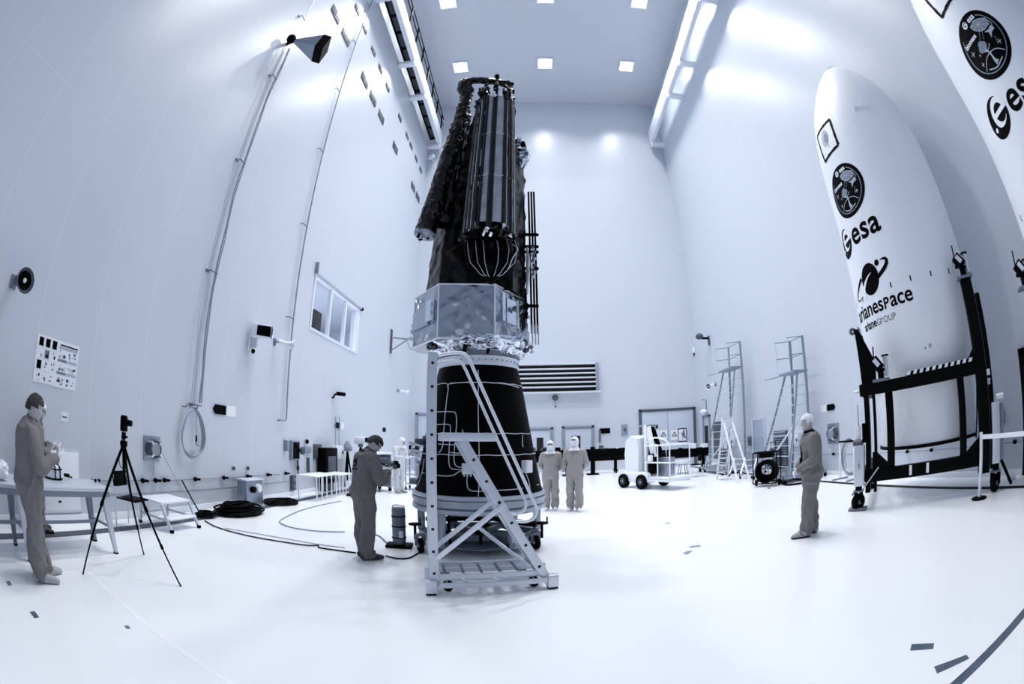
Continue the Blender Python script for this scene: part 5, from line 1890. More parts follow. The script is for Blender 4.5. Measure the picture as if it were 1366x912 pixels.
# dark cabinets and panels further along the left wall
def wall_panel(name, label, cat, x0, y0_, x1, y1_, m, dep=.08, frame=None, extra=None):
    a, c = WL(x0, y0_), WL(x1, y1_)
    ya, yb = min(a.y, c.y), max(a.y, c.y)
    za, zb_2 = min(a.z, c.z), max(a.z, c.z)
    t = thing(name, label, cat, (XL, (ya + yb) / 2, za))
    MB().box((XL + .001, ya, za), (XL + dep, yb, zb_2), frame or m, .01).build('case', parent=t)
    MB().box((XL + dep + .001, ya + .04, za + .04), (XL + dep + .012, yb - .04, zb_2 - .04), m, .004).build('front', parent=t)
    if extra: extra(t, ya, yb, za, zb_2)
    return t
def ex1(t, ya, yb, za, zb_2):
    k = MB(); k.ell((XL + .16, yb + .05, (za + zb_2) / 2), .08, .1, .12, 12, 8, M['dgray']); k.build('round_switch', parent=t)
    k = MB(); k.tube([(XL + .06, ya + .35, za), (XL + .08, ya + .35, za - .15)], .02, 6, M['black'])
    k.tube([(XL + .08 + .0, ya + .35 + sin(a) * .06, za - .22 + cos(a) * .07) for a in [2 * pi * j / 12 for j in range(12)]], .014, 6, M['black'], closed=True)
    k.tube([(XL + .06, yb - .05, za), (XL + .06, yb - .04, za - .45)], .02, 6, M['dgray'])
    k.build('hanging_hook', parent=t)
    k = MB(); k.box((XL + .001, ya - .3, zb_2 - .28), (XL + .12, ya - .18, zb_2), M['gray'], .01); k.build('side_box', parent=t)
wall_panel('switch_cabinet', 'open black electrical cabinet on left wall with a hanging hook', 'cabinet', 386, 587, 396, 613, M['black'], .10, M['gray'], ex1)
def ex2(t, ya, yb, za, zb_2):
    pass
t = wall_panel('wall_cabinet', 'plain dark grey panel on left wall between two black units', 'cabinet', 417.5, 592, 427, 612, M['dgray'], .06)
p = WL(409, 600)
t = thing('socket_box', 'small grey connector strip with a black hose on left wall', 'socket', (XL, p.y, 1.1))
MB().box((XL + .001, p.y - .2, 1.16), (XL + .06, p.y + .2, 1.34), M['gray'], .01).build('box', parent=t)
MB().tube([(XL + .05, p.y + .02, 1.02), (XL + .06, p.y + .02, .6)], .04, 8, M['dgray']).build('hose', parent=t)
k = MB(); k.ell((XL + .06, p.y - .08, 1.48), .05, .07, .07, 10, 6, M['black']); k.build('knob', parent=t)
p = WL(389, 642)
t = thing('socket_box', 'dark twin socket box low on left wall behind the low white bench', 'socket', (XL, p.y, .3))
MB().box((XL + .001, p.y - .1, .16), (XL + .09, p.y + .1, .56), M['dgray'], .01).build('box', parent=t)
for z in (.26, .44):
    k = MB(); k.cyl((XL + .09, p.y, z), (XL + .105, p.y, z), .05, 12, M['gray']); k.build('socket', parent=t)
for x, y in ((310, 624), (329, 624)):
    p = WL(x, y)
    t = thing('pull_switch', 'small grey pull switch %s the steel box, above the cable line' % ('left above' if x == 310 else 'right above'), 'switch', tuple(p))
    k = MB(); k.cyl((XL + .001, p.y, p.z), (XL + .02, p.y, p.z), .035, 10, M['gray']); k.build('rosette', parent=t)
    k = MB(); k.ell((XL + .05, p.y, p.z), .035, .028, .05, 10, 6, M['dgray']); k.build('grip', parent=t)

# back wall: louvred air outlet
vx0, vx1, vz0, vz1 = -1.2, 3.42, 4.08, 5.60
t = thing('air_outlet', 'wide louvred air outlet with bright slats on the back wall', 'vent', ((vx0 + vx1) / 2, YB, vz0))
k = MB()
k.box((vx0, YB - .32, vz1 - .08), (vx1, YB - .001, vz1), M['alub'], .01)
k.box((vx0, YB - .36, vz0 - .04), (vx1 + .12, YB - .001, vz0 + .06), M['alub'], .01)
k.box((vx1 - .14, YB - .34, vz0), (vx1 + .02, YB - .001, vz1), M['gray'], .01)
k.box((vx0, YB - .34, vz0), (vx0 + .14, YB - .001, vz1), M['gray'], .01)
k.build('frame', parent=t)
MB().box((vx0 + .1, YB - .10, vz0 + .04), (vx1 - .1, YB - .02, vz1 - .04), M['darkhole']).build('backing', parent=t, smooth=False)
for i in range(1, 6):
    z = vz0 + .06 + (vz1 - vz0 - .12) * i / 6
    MB().box((vx0 + .13, YB - .33, z - .04), (vx1 - .13, YB - .11, z + .035), M['alub'], .015).build('slat', parent=t)
p = WB(740.5, 530)
t = thing('wall_sensor', 'small dark dome sensor under the louvred air outlet', 'sensor', (p.x, YB, p.z))
k = MB(); k.ell((p.x, YB - .1, p.z - .02), .16, .1, .15, 14, 8, M['dgray']); k.build('dome', parent=t)
k = MB(); k.box((p.x - .04, YB - .05, p.z - .50), (p.x + .04, YB - .001, p.z - .42), M['dgray'], .01); k.cyl((p.x, YB - .04, p.z - .42), (p.x, YB - .06, p.z - .15), .012, 6, M['gray']); k.build('junction', parent=t)
# notices on the double door and near it
def door_notice(x, y, hw, hh, label, kind):
    p = WB(x, y)
    off = .07 if kind != 'wall' else .0
    if kind == 'txt': p.z -= .16
    t = thing('door_notice' if kind != 'wall' else 'wall_notice', label, 'sign', (p.x, YB - off, p.z - hh))
    MB().box((p.x - hw, YB - off - .02, p.z - hh), (p.x + hw, YB - off - .005, p.z + hh), M['paper']).build('sheet', parent=t, smooth=False)
    k = MB()
    yf = YB - off - .021
    if kind == 'tri':
        k.prism([(p.x - .16, yf, p.z - .08), (p.x + .16, yf, p.z - .08), (p.x, yf, p.z + .2)], (0, -.004, 0), M['ink'])
        k.prism([(p.x - .09, yf - .005, p.z - .045), (p.x + .09, yf - .005, p.z - .045), (p.x, yf - .005, p.z + .12)], (0, -.003, 0), M['paper'])
        k.box((p.x - .015, yf - .012, p.z - .03), (p.x + .015, yf - .009, p.z + .06), M['ink'])
    elif kind == 'plan':
        k.box((p.x - hw, yf - .004, p.z - hh), (p.x - hw + .04, yf, p.z + hh), M['ink']); k.box((p.x + hw - .04, yf - .004, p.z - hh), (p.x + hw, yf, p.z + hh), M['ink'])
        k.box((p.x - hw, yf - .004, p.z + hh - .05), (p.x + hw, yf, p.z + hh), M['ink']); k.box((p.x - hw, yf - .004, p.z - hh), (p.x + hw, yf, p.z - hh + .05), M['ink'])
        for i in range(14):
            a_ = p.x + random.uniform(-hw * .75, hw * .5); b_ = p.z + random.uniform(-hh * .8, hh * .6)
            k.box((a_, yf - .003, b_), (a_ + random.uniform(.02, .12), yf, b_ + random.uniform(.02, .2)), random.choice([M['ink2'], M['ink3']]))
    else:
        for i in range(4):
            k.box((p.x - hw * .5, yf - .003, p.z + hh * (.5 - .3 * i)), (p.x + hw * (.1 + .2 * (i % 3)), yf, p.z + hh * (.62 - .3 * i)), M['ink'])
    k.build('printing', parent=t, smooth=False)
door_notice(884.5, 580, .20, .26, 'white notice with black warning triangle on left leaf of the double door', 'tri')
door_notice(899.0, 580, .20, .26, 'white notice with black warning triangle on right leaf of the double door', 'tri')
door_notice(909.5, 580, .26, .36, 'black framed floor plan on right leaf of the double door', 'plan')
door_notice(874.5, 582, .18, .50, 'tall white notice behind the white lift on the double door', 'txt')
p = WB(872.5, 568.8)
MB().box((p.x - .19, YB - .10, p.z - .09), (p.x + .19, YB - .072, p.z + .09), M['black'], .01).build('door_sign', loc=(p.x, YB - .07, p.z), label='small black sign on the double door above the white notice', cat='sign')
for x, y, w_, h_, m, lab, nm in ((833, 573, .16, .28, 'gray', 'narrow grey switch on back wall behind the white lift', 'switch_box'), (800, 582, .05, .3, 'mgray', 'slim dark wall switch under the black back wall sign', 'wall_switch')):
    p = WB(x, y)
    t = thing(nm, lab, 'switch', (p.x, YB, p.z - h_))
    MB().box((p.x - w_, YB - .08, p.z - h_), (p.x + w_, YB - .001, p.z + h_), M[m], .01).build('case', parent=t)
    MB().box((p.x - w_ * .4, YB - .10, p.z - h_ * .3), (p.x + w_ * .4, YB - .081, p.z + h_ * .3), M['dgray'], .005).build('toggle', parent=t)
p = WR(942.5, 560)
t = thing('emergency_lamp', 'white emergency lamp on a hooked pipe above the narrow side door', 'lamp', (XR, 21.8, 2.6))
k = MB(); k.ell((XR - .2, 21.75, 2.72), .18, .3, .12, 14, 8, M['white']); k.build('shade', parent=t)
k = MB(); k.tube([(XR - .03, 21.75, 2.75), (XR - .03, 21.75, 3.3), (XR - .25, 21.75, 3.34)], .03, 8, M['gray']); k.build('wall_mount', parent=t)
# right wall: louvre, cabinets
def rpanel(name, label, cat, x0, y0_, x1, y1_, m, dep=.08, lines=0, off=0):
    a, c = WR(x0, y0_), WR(x1, y1_)
    ya, yb = min(a.y, c.y), max(a.y, c.y)
    za, zb_2 = max(min(a.z, c.z), .02), max(a.z, c.z)
    t = thing(name, label, cat, (XR, (ya + yb) / 2, za))
    MB().box((XR - dep, ya, za), (XR - .001, yb, zb_2), m, .01).build('case', parent=t)
    k = MB()
    if lines:
        for i in range(lines):
            z = za + .06 + (zb_2 - za - .12) * i / (lines - 1)
            k.obox((XR - dep - .03, (ya + yb) / 2, z), (.03, 0, .012), (0, (yb - ya) / 2 - .05, 0), (-.008, 0, .02), M['gray'])
        k.build('slat', parent=t, smooth=False)
    else:
        k.box((XR - dep - .02, ya + .03, za + .03), (XR - dep - .001, yb - .03, zb_2 - .03), m, .006)
        k.build('door', parent=t)
        MB().box((XR - dep - .05, ya + .06, (za + zb_2) / 2 - .05), (XR - dep - .021, ya + .1, (za + zb_2) / 2 + .05), M['dgray'], .005).build('handle', parent=t)
    return t
rpanel('louvre_panel', 'dark slatted louvre panel on right wall behind the second tall ladder', 'vent', 1033, 575, 1052, 624, M['dgray'], .05, 16)
rpanel('switch_cabinet', 'white switch cabinet on right wall right of the slatted louvre', 'cabinet', 1059, 578, 1070, 594, M['white'], .16)
rpanel('switch_cabinet', 'small white cabinet on right wall behind the first tall ladder', 'cabinet', 978, 582, 983, 595, M['white'], .16)
rpanel('switch_box', 'dark twin box on right wall right of the first tall ladder', 'box', 999, 582, 1003, 594, M['mgray'], .08)
rpanel('wall_opening', 'tall dark open hatch on right wall behind the white step ladder', 'hatch', 952, 563, 963, 612, M['dgray'], .04)
rpanel('switch_box', 'dark square box on right wall behind the frame mast', 'box', 1331, 546, 1340, 568, M['mgray'], .10)
# thin cable line along the right wall
t = thing('cable_line', 'thin cable strung along the right wall with black plugs behind the fairing frame', 'cable', (XR, 7, .55))
MB().tube([(XR - .025, y, .62) for y in [3.6 + .5 * i for i in range(20)]], .009, 6, M['gray']).build('line', parent=t)
for x, y in [(1113.5, 606), (1212, 604), (1244, 602), (1355, 591)]:
    q = WR(x, y)
    k = MB(); k.ell((XR - .06, q.y, .63), .05, .06, .045, 10, 6, M['black']); k.build('plug', parent=t)

# ================================================================== THINGS ON THE FLOOR
# ---- long metal table at the left
fr, fl_, bl = FL(155, 738), FL(40, 749), FL(22, 730)
br = FL(128, 722)
tu = (fr - fl_).normalized()
tn = Vector((-tu.y, tu.x, 0))           # towards the wall
TH = UP(147, 651, fr).z
TD = .62
t = thing('work_table', 'long grey metal work table with splayed legs along the left wall', 'table', tuple((fr + fl_) / 2))
end_r = fr - tu * .02
end_l = fl_ - tu * 1.5
def TP(a, d, z): return fr + tu * a + tn * d + Vector((0, 0, z))
Lt = (fr - fl_).length
k = MB()
k.obox(TP((-Lt - .75 * 2) / 2 + .0, TD / 2, TH - .02), tu * ((Lt + 1.5) / 2 + .03), tn * (TD / 2 + .02), (0, 0, .02), M['alu'], .008)
k.build('table_top', parent=t)
k = MB()
for d_ in (.03, TD - .03):
    k.bar(TP(.0, d_, TH - .075), TP(-Lt - 1.5, d_, TH - .075), .03, .07, material=M['gray'])
k.build('apron', parent=t)
for a_, sl in ((-.06, .06), (-Lt + .03, -.02), (-Lt - 1.35, -.05)):
    for d_, sd2 in ((.06, -.06), (TD - .06, .03)):
        k = MB()
        p0 = TP(a_, d_, TH - .05); p1 = TP(a_ + sl, d_ + sd2, .02)
        q = []
        for (pp_, w) in ((p0, .055), (p1, .022)):
            q += [pp_ - tu * w - tn * .025, pp_ + tu * w - tn * .025, pp_ + tu * w + tn * .025, pp_ - tu * w + tn * .025]
        k.add(q, [(0, 1, 2, 3), (7, 6, 5, 4), (0, 4, 5, 1), (1, 5, 6, 2), (2, 6, 7, 3), (3, 7, 4, 0)], M['alu'] if d_ < .3 else M['mgray'])
        lg = k.build('leg', parent=t, smooth=False)
        MB().obox(p1 - Vector((0, 0, .01)), tu * .026, tn * .03, (0, 0, .01), M['black']).build('foot', parent=lg, smooth=False)
k = MB()
k.bar(TP(-.03, TD * .55, .33), TP(-Lt - 1.4, TD * .55, .33), .03, .035, material=M['gray'])
for a_ in (-.03, -Lt + .02, -Lt - 1.37):
    k.bar(TP(a_, .02, .33), TP(a_, TD - .05, .33), .03, .03, material=M['gray'])
k.build('stretcher', parent=t)

def on_table(x, y): return FL(x, y, TH)
# camera bag
p = on_table(72, 638); c = p
t = thing('camera_bag', 'white soft bag with black straps on the metal table', 'bag', tuple(c))
k = MB()
pts_ = []
for (z, s_) in ((0, .9), (.02, 1.0), (.10, 1.0), (.15, .95), (.165, .85), (.17, 0.02)):
    pts_.append((s_, z))
k.lathe([(s_ * .125, z) for s_, z in pts_], c, 28, material=M['white'])
k.build('body', parent=t)
k = MB()
k.tube([c + Vector((cos(a) * .127, sin(a) * .127, .125)) for a in [2 * pi * j / 28 for j in range(28)]], .008, 6, M['black'], closed=True)
k.tube([c + Vector((cos(a) * .124, sin(a) * .124, .012)) for a in [2 * pi * j / 28 for j in range(28)]], .012, 6, M['black'], closed=True)
for off in (-.03, .05):
    k.tube(curve_pts([c + tu * off - tn * .13 + Z_ * .01, c + tu * off - tn * .13 + Z_ * .12, c + tu * off - tn * .10 + Z_ * .165, c + tu * off + tn * .1 + Z_ * .17, c + tu * off + tn * .13 + Z_ * .05], 4), .010, 6, M['black'])
k.tube(curve_pts([c - tu * .09 + Z_ * .16, c - tu * .05 + Z_ * .24, c + tu * .04 + Z_ * .25, c + tu * .08 + Z_ * .16], 5), .009, 6, M['black'])
k.build('strap', parent=t)
for (x, y, nm, lab, cat) in ((89, 636, 'light_meter', 'small black gadget with a strap right of the white bag', 'gadget'), (130, 643.5, 'sunglasses', 'pair of black sunglasses near the right end of the metal table', 'glasses')):
    p = on_table(x, y)
    t = thing(nm, lab, cat, tuple(p))
    k = MB()
    if nm == 'sunglasses':
        for sx in (-1, 1):
            k = MB(); k.ell(p + tu * .035 * sx + Z_ * .025, .03, .012, .024, 12, 8, M['black']); k.build('lens', parent=t)
        k = MB()
        k.bar(p - tu * .012 + Z_ * .03, p + tu * .012 + Z_ * .03, .006, .006, material=M['black'])
        for sx in (-1, 1):
            k.tube([p + tu * .065 * sx + Z_ * .03, p + tu * .06 * sx + tn * .08 + Z_ * .035, p + tu * .05 * sx + tn * .12 + Z_ * .012], .004, 6, M['black'])
        k.build('frame', parent=t)
    else:
        k.obox(p + Z_ * .022, tu * .04, tn * .03, (0, 0, .02), M['black'], .008)
        k.build('body', parent=t)
        k = MB(); k.tube(curve_pts([p + tu * .035 + Z_ * .02, p + tu * .07 - tn * .03 + Z_ * .008, p + tu * .05 - tn * .07 + Z_ * .006, p - tu * .02 - tn * .04 + Z_ * .01], 5), .006, 6, M['black']); k.build('strap', parent=t)
p = on_table(3, 640)
k = MB(); gr = []
for a_ in range(13):
    ph = -pi / 2 + pi * a_ / 12
    gr.append([p + Vector((cos(ph) * cos(2 * pi * j / 20) * .12, cos(ph) * sin(2 * pi * j / 20) * .11, .105 + sin(ph) * .10)) for j in range(21)])
crumple(k, gr, .05, 14, 3, None, lambda q, i, j: (q - p - Z_ * .09).normalized() * (1 if i > 2 else 0))
k.build('crumpled_bag', M['white'], loc=tuple(p), smooth=False, label='crumpled white plastic bag on the table at the photo edge', cat='bag')
p = on_table(24, 640)
k = MB(); gr = []
for a_ in range(9):
    ph = -pi / 2 + pi * a_ / 8
    gr.append([p + Vector((cos(ph) * cos(2 * pi * j / 16) * .09, cos(ph) * sin(2 * pi * j / 16) * .05, .04 + sin(ph) * .035)) for j in range(17)])
crumple(k, gr, .03, 18, 5, None, lambda q, i, j: (q - p - Z_ * .03).normalized() * (1 if i > 2 else 0))
k.build('crumpled_foil', M['smli2'], loc=tuple(p), smooth=False, label='small crumpled foil wrapper on the metal table beside the standing worker', cat='wrapper')

# ---- camera on a tripod
f1, f2, f3 = FL(111, 766), FL(241, 782), FL(192, 740)
cxy = (f1 + f2 + f3) / 3
ap = UP(166, 592, cxy)
ap = UP(165, 592, (f1 + f2 + f3 * 1.2) / 3.2)
t = thing('camera_tripod', 'black tripod with splayed legs holding a still camera', 'tripod', (cxy.x, cxy.y, 0))
for f_ in (f1, f2, f3):
    k = MB()
    a = ap + (f_ - ap).normalized() * .03
    f_ = f_ + Vector((0, 0, .008))
    k.tube([a, a.lerp(f_, .45)], .017, 8, M['black'])
    k.tube([a.lerp(f_, .43), a.lerp(f_, .47)], .022, 8, M['black'])
    k.tube([a.lerp(f_, .45), a.lerp(f_, .72)], .013, 8, M['black'])
    k.tube([a.lerp(f_, .70), a.lerp(f_, .735)], .018, 8, M['black'])
    k.tube([a.lerp(f_, .72), f_], .0095, 8, M['black'])
    lg = k.build('leg', parent=t)
    MB().ell(f_ + Vector((0, 0, .002)), .013, .013, .010, 8, 6, M['rubber']).build('foot', parent=lg)
k = MB()
k.cyl(ap + Z_ * .04, ap - Z_ * .42, .019, 10, M['black'])
k.lathe([(0, -.03), (.04, -.03), (.05, 0), (.045, .03), (.02, .04)], ap, 14, material=M['black'])
k.build('centre_column', parent=t)
k = MB()
k.ell(ap + Z_ * .075, .032, .032, .035, 12, 8, M['black'])
k.cyl(ap + Z_ * .07, ap + Z_ * .07 + Vector((.05, .02, .01)), .012, 8, M['black'])
k.cyl(ap + Z_ * .10, ap + Z_ * .125, .028, 12, M['black'])
k.build('ball_head', parent=t)
k = MB()
k.tube(curve_pts([ap + Z_ * .13 - X_ * .03, ap - X_ * .06 - Z_ * .05, ap - X_ * .10 - Z_ * .17, ap - X_ * .07 - Z_ * .25, ap - X_ * .01 - Z_ * .24, ap + Z_ * -.15], 5), .005, 6, M['black'])
k.build('cord', parent=t)
cc = ap + Z_ * .21
t = thing('still_camera', 'black still camera standing upright on the tripod head', 'camera', tuple(ap + Z_ * .126))
cdv = Vector((.85, .5, -.05)).normalized(); cs_ = cdv.cross(Z_).normalized()
k = MB()
k.obox(cc, cdv * .035, cs_ * .05, (0, 0, .078), M['black'], .012)
k.obox(cc + Z_ * .06 - cdv * .0, cdv * .03, cs_ * .04, (0, 0, .03), M['black'], .01)
k.build('body', parent=t)
MB().lathe([(.0, .03), (.034, .03), (.036, .06), (.032, .062), (.034, .10), (.028, .105), (.0, .10)], cc + Z_ * .02, 18, cdv, M['black']).build('lens', parent=t)

# ---- chair
ch = FL(170, 705)
cf = Vector((.96, .28, 0)).normalized(); csd = Vector((-cf.y, cf.x, 0))
c0 = FL(157, 703)
def CP(a, d, z): return c0 + cf * a + csd * d + Vector((0, 0, z))
t = thing('stacking_chair', 'black chair with thin metal legs behind the camera tripod', 'chair', tuple(CP(.2, .2, 0)))
k = MB(); k.obox(CP(.24, .19, .46), cf * .21, csd * .20, (0, 0, .014), M['black'], .012); k.build('seat', parent=t)
k = MB()
g_ = [[CP(-.02 - .03 * v / 4 + .02 * cos(pi * (h / 6 - .5)), .0 + .39 * h / 6, .62 + .22 * v / 4) for h in range(7)] for v in range(5)]
vs = [q for r in g_ for q in r] + [q + cf * .02 for r in g_ for q in r]
fs = []
for v in range(4):
    for h in range(6):
        a_ = v * 7 + h
        fs += [(a_, a_ + 1, a_ + 8, a_ + 7), (a_ + 35 + 7, a_ + 35 + 8, a_ + 35 + 1, a_ + 35)]
edge = [h for h in range(7)] + [7 * v + 6 for v in range(1, 5)] + [28 + h for h in range(5, -1, -1)] + [7 * v for v in range(3, 0, -1)]
for i in range(len(edge)):
    a_, b_ = edge[i], edge[(i + 1) % len(edge)]
    fs.append((a_, a_ + 35, b_ + 35, b_))
k.add(vs, fs, M['black']); k.build('backrest', parent=t)
for d_ in (.01, .38):
    MB().tube([CP(-.03, d_, .80), CP(-.01, d_, .60), CP(.06, d_, .47), CP(.44, d_, .45), CP(.45, d_, .43), CP(.47, d_, .005)], .010, 8, M['alu']).build('front_leg', parent=t)
    MB().tube([CP(.05, d_, .45), CP(-.0, d_, .43), CP(-.03, d_, .005)], .010, 8, M['alu']).build('rear_leg', parent=t)

# ---- two-step platform stool by the wall
s1, s2 = FL(229, 711), FL(265, 704)
su = (s2 - s1).normalized(); sn_ = Vector((-su.y, su.x, 0))
w_ = (s2 - s1).length
SH = UP(217, 672, s1 + sn_ * .15).z
def STP(a, d, z): return s1 + su * a + sn_ * d + Vector((0, 0, z))
t = thing('step_stool', 'white two-step metal stool with black rubber feet by the left wall', 'step stool', tuple(STP(w_ / 2, .3, 0)))
MB().obox(STP(w_ / 2, .48, SH), su * (w_ / 2 + .02), sn_ * .30, (0, 0, .018), M['white'], .008).build('upper_step', parent=t)
MB().obox(STP(w_ / 2, .12, SH * .45), su * (w_ / 2 - .01), sn_ * .10, (0, 0, .015), M['white'], .008).build('lower_step', parent=t)
for a_ in (0, w_):
    MB().bar(STP(a_, 0, .03), STP(a_, .20, SH - .02), .03, .05, material=M['alu']).build('front_leg', parent=t)
    MB().bar(STP(a_, .80, .03), STP(a_, .72, SH - .02), .03, .05, material=M['alu']).build('rear_leg', parent=t)
    MB().bar(STP(a_, .08, SH * .42), STP(a_, .76, SH * .42), .02, .035, material=M['alu']).build('side_rail', parent=t)
k = MB(); k.bar(STP(0, .76, SH * .42), STP(w_, .76, SH * .42), .02, .03, material=M['alu']); k.build('rear_rail', parent=t)
for a_ in (0, w_):
    for d_ in (-.01, .80):
        MB().obox(STP(a_, d_, .026), su * .03, sn_ * .03, (0, 0, .026), M['rubber'], .01).build('foot', parent=t)


def coil(name, label, c, r, turns, th, m, h, seed, flat=1.0, cat='cable'):
    random.seed(seed)
    t = thing(name, label, cat, tuple(c))
    for i in range(turns):
        rr_ = r * random.uniform(.45, 1.0)
        ph = random.uniform(0, 6.28)
        ex = random.uniform(-.12, .12) * r; ey = random.uniform(-.12, .12) * r
        zz_ = th + h * random.random() * (1.25 - rr_ / r)
        tl = random.uniform(-.15, .15)
        MB().tube([c + Vector((ex + cos(a) * rr_ * (1 + .08 * sin(3 * a + ph)), (ey + sin(a) * rr_ * (1 + .08 * cos(2 * a + ph))) * flat, max(th, zz_ + tl * rr_ * cos(a + ph)))) for a in [2 * pi * j / 26 for j in range(26)]], th, 6, m, closed=True).build('loop', parent=t)
    return t


p = FL(270, 689)
coil('cable_coil', 'small black cable coil on the floor right of the step stool', p + Vector((.05, .02, 0)), .22, 9, .014, M['black'], .16, 2)
bx = FL(321, 672); bx.x = -6.04
t = thing('pump_box', 'small steel box with round fittings on the floor by the left wall', 'box', (bx.x, bx.y, 0))
yb0, yb1 = bx.y - .33, bx.y + .33
k = MB(); k.box((bx.x - .15, yb0, .0), (bx.x + .12, yb1, .60), M['plate'], .012); k.build('case', parent=t)
k = MB(); k.box((bx.x - .16, yb0 - .02, .59), (bx.x + .14, yb1 + .02, .62), M['alub'], .006); k.build('lid', parent=t)
for yy, zz_, r, m in ((-.12, .40, .07, 'black'), (.10, .42, .09, 'white'), (-.05, .38, .04, 'mgray')):
    k = MB(); k.cyl((bx.x + .12, bx.y + yy, zz_), (bx.x + .20, bx.y + yy, zz_), r, 14, M[m]); k.build('fitting', parent=t)
p = FL(314, 679); p.x = -5.72
coil('cable_coil', 'big messy heap of black cable in front of the steel box', p + Vector((.04, -.34, 0)), .46, 22, .020, M['black'], .24, 5, 1.35)
p = FL(360, 670); p.x = -5.82; p.y += .12
coil('cable_coil', 'flat black cable coil on the floor beyond the steel box', p, .36, 14, .020, M['black'], .10, 8, 1.6)

# ---- low benches with thin legs
for i, (x0, x1, yv, lab) in enumerate(((391, 432, 665, 'nearest low white bench with thin legs on the dark floor strip'), (414, 452, 657, 'middle low white bench on the floor strip by left wall'), (428, 463, 651, 'farthest low white bench on the floor strip by left wall'))):
    ya, yb = ((10.15, 11.45), (11.6, 12.55), (12.65, 12.98))[i]
    xa = -5.9
    t = thing('low_bench', lab, 'bench', (xa + .3, (ya + yb) / 2, 0), 'low white benches along the left wall')
    hh = .62 - .04 * i
    MB().box((xa, ya, hh), (xa + .62, yb, hh + .03), M['white'], .008).build('top', parent=t)
    for xx in (xa + .04, xa + .58):
        n_ = 2 if xx < xa + .3 else 5
        for j in range(n_):
            yy = ya + .05 + (yb - ya - .1) * j / (n_ - 1)
            MB().box((xx - .012, yy - .012, .015), (xx + .012, yy + .012, hh), M['white']).build('leg', parent=t, smooth=False)

# ---- equipment stands near the back of the left wall
p = FL(438, 640); p = Vector((-6.0, 12.35, 0))
def wpt(x, y, xx): return AX(x, y, 0, xx)
a, c = wpt(429, 597, -6.15), wpt(445, 623, -6.15)
t = thing('equipment_locker', 'tall black cabinet against left wall beside a white box', 'cabinet', (-6.15, (a.y + c.y) / 2, 0))
MB().box((-6.30, a.y, .25), (-6.0, c.y, a.z), M['black'], .03).build('case', parent=t)
MB().box((-6.28, a.y + .1, 0), (-6.1, c.y - .1, .25), M['dgray'], .01).build('plinth', parent=t)
MB().box((-5.999, a.y + .15, .4), (-5.985, c.y - .15, a.z - .25), M['dgray'], .01).build('door', parent=t)
a, c = WL(442, 594), WL(451, 611)
t = thing('switch_cabinet', 'white wall box with two antennas near the black cabinet', 'cabinet', (XL, (a.y + c.y) / 2, c.z))
MB().box((XL + .001, a.y, c.z), (XL + .22, c.y, a.z), M['white'], .02).build('case', parent=t)
k = MB()
for f in (.25, .8):
    yy = a.y + (c.y - a.y) * f
    k.tube([(XL + .08, yy, a.z), (XL + .08, yy, a.z + .95)], .014, 6, M['gray'])
k.build('antenna', parent=t)
k = MB()
for z in (c.z + .2, a.z - .2):
    k.cyl((XL + .221, c.y - .12, z), (XL + .24, c.y - .12, z), .05, 12, M['dgray'])
k.build('lock', parent=t)
# instrument tripods
def stand(name, label, base, h, spread, head, cat):
    t = thing(name, label, cat, tuple(base))
    top = base + Z_ * h
    for a_ in (20, 140, 260):
        f_ = base + Vector((cos(radians(a_)), sin(radians(a_)), 0)) * spread + Z_ * .012
        MB().tube([top, top.lerp(f_, .5), f_], [.035, .03, .018], 8, M['black']).build('leg', parent=t)
    k = MB(); k.cyl(base + Z_ * .22, top + Z_ * .02, .035, 10, M['black'])
    for a_ in (20, 140, 260):
        k.bar(base + Z_ * .3, base + Vector((cos(radians(a_)), sin(radians(a_)), 0)) * spread * .78 + Z_ * .3, .02, .02, material=M['black'])
    k.build('centre_column', parent=t)
    k = MB(); head(k, top); k.build('head', parent=t)
    return t
def hd1(k, top):
    k.cyl(top, top + Z_ * .12, .09, 12, M['mgray'])
    k.obox(top + Z_ * .23, X_ * .20, Y_ * .16, Z_ * .12, M['white'], .04)
    k.obox(top + Z_ * .25 + X_ * .22, X_ * .07, Y_ * .1, Z_ * .08, M['black'], .03)
stand('laser_tracker', 'white boxy instrument on a black tripod left of the bending worker', Vector((-5.72, 14.25, 0)), 1.36, .50, hd1, 'instrument')
def hd2(k, top):
    k.lathe([(.02, 0), (.16, .02), (.17, .12), (.05, .34), (0, .36)], top, 14, material=M['gray'])
stand('survey_stand', 'grey coned instrument on a black tripod against the black cabinet', Vector((-6.10, 14.0, 0)), 1.2, .19, hd2, 'instrument')
p = FL(437, 657)
coil('cable_coil', 'loose dark cables on floor around the farthest low bench', Vector((-5.05, 12.1, 0)), .24, 8, .016, M['black'], .05, 9, 1.5)
p = FL(467, 660)
coil('cable_coil', 'small dark cable coil on the floor left of the bending worker', Vector((-4.45, 11.2, 0)), .2, 6, .015, M['black'], .04, 12, 1.5)

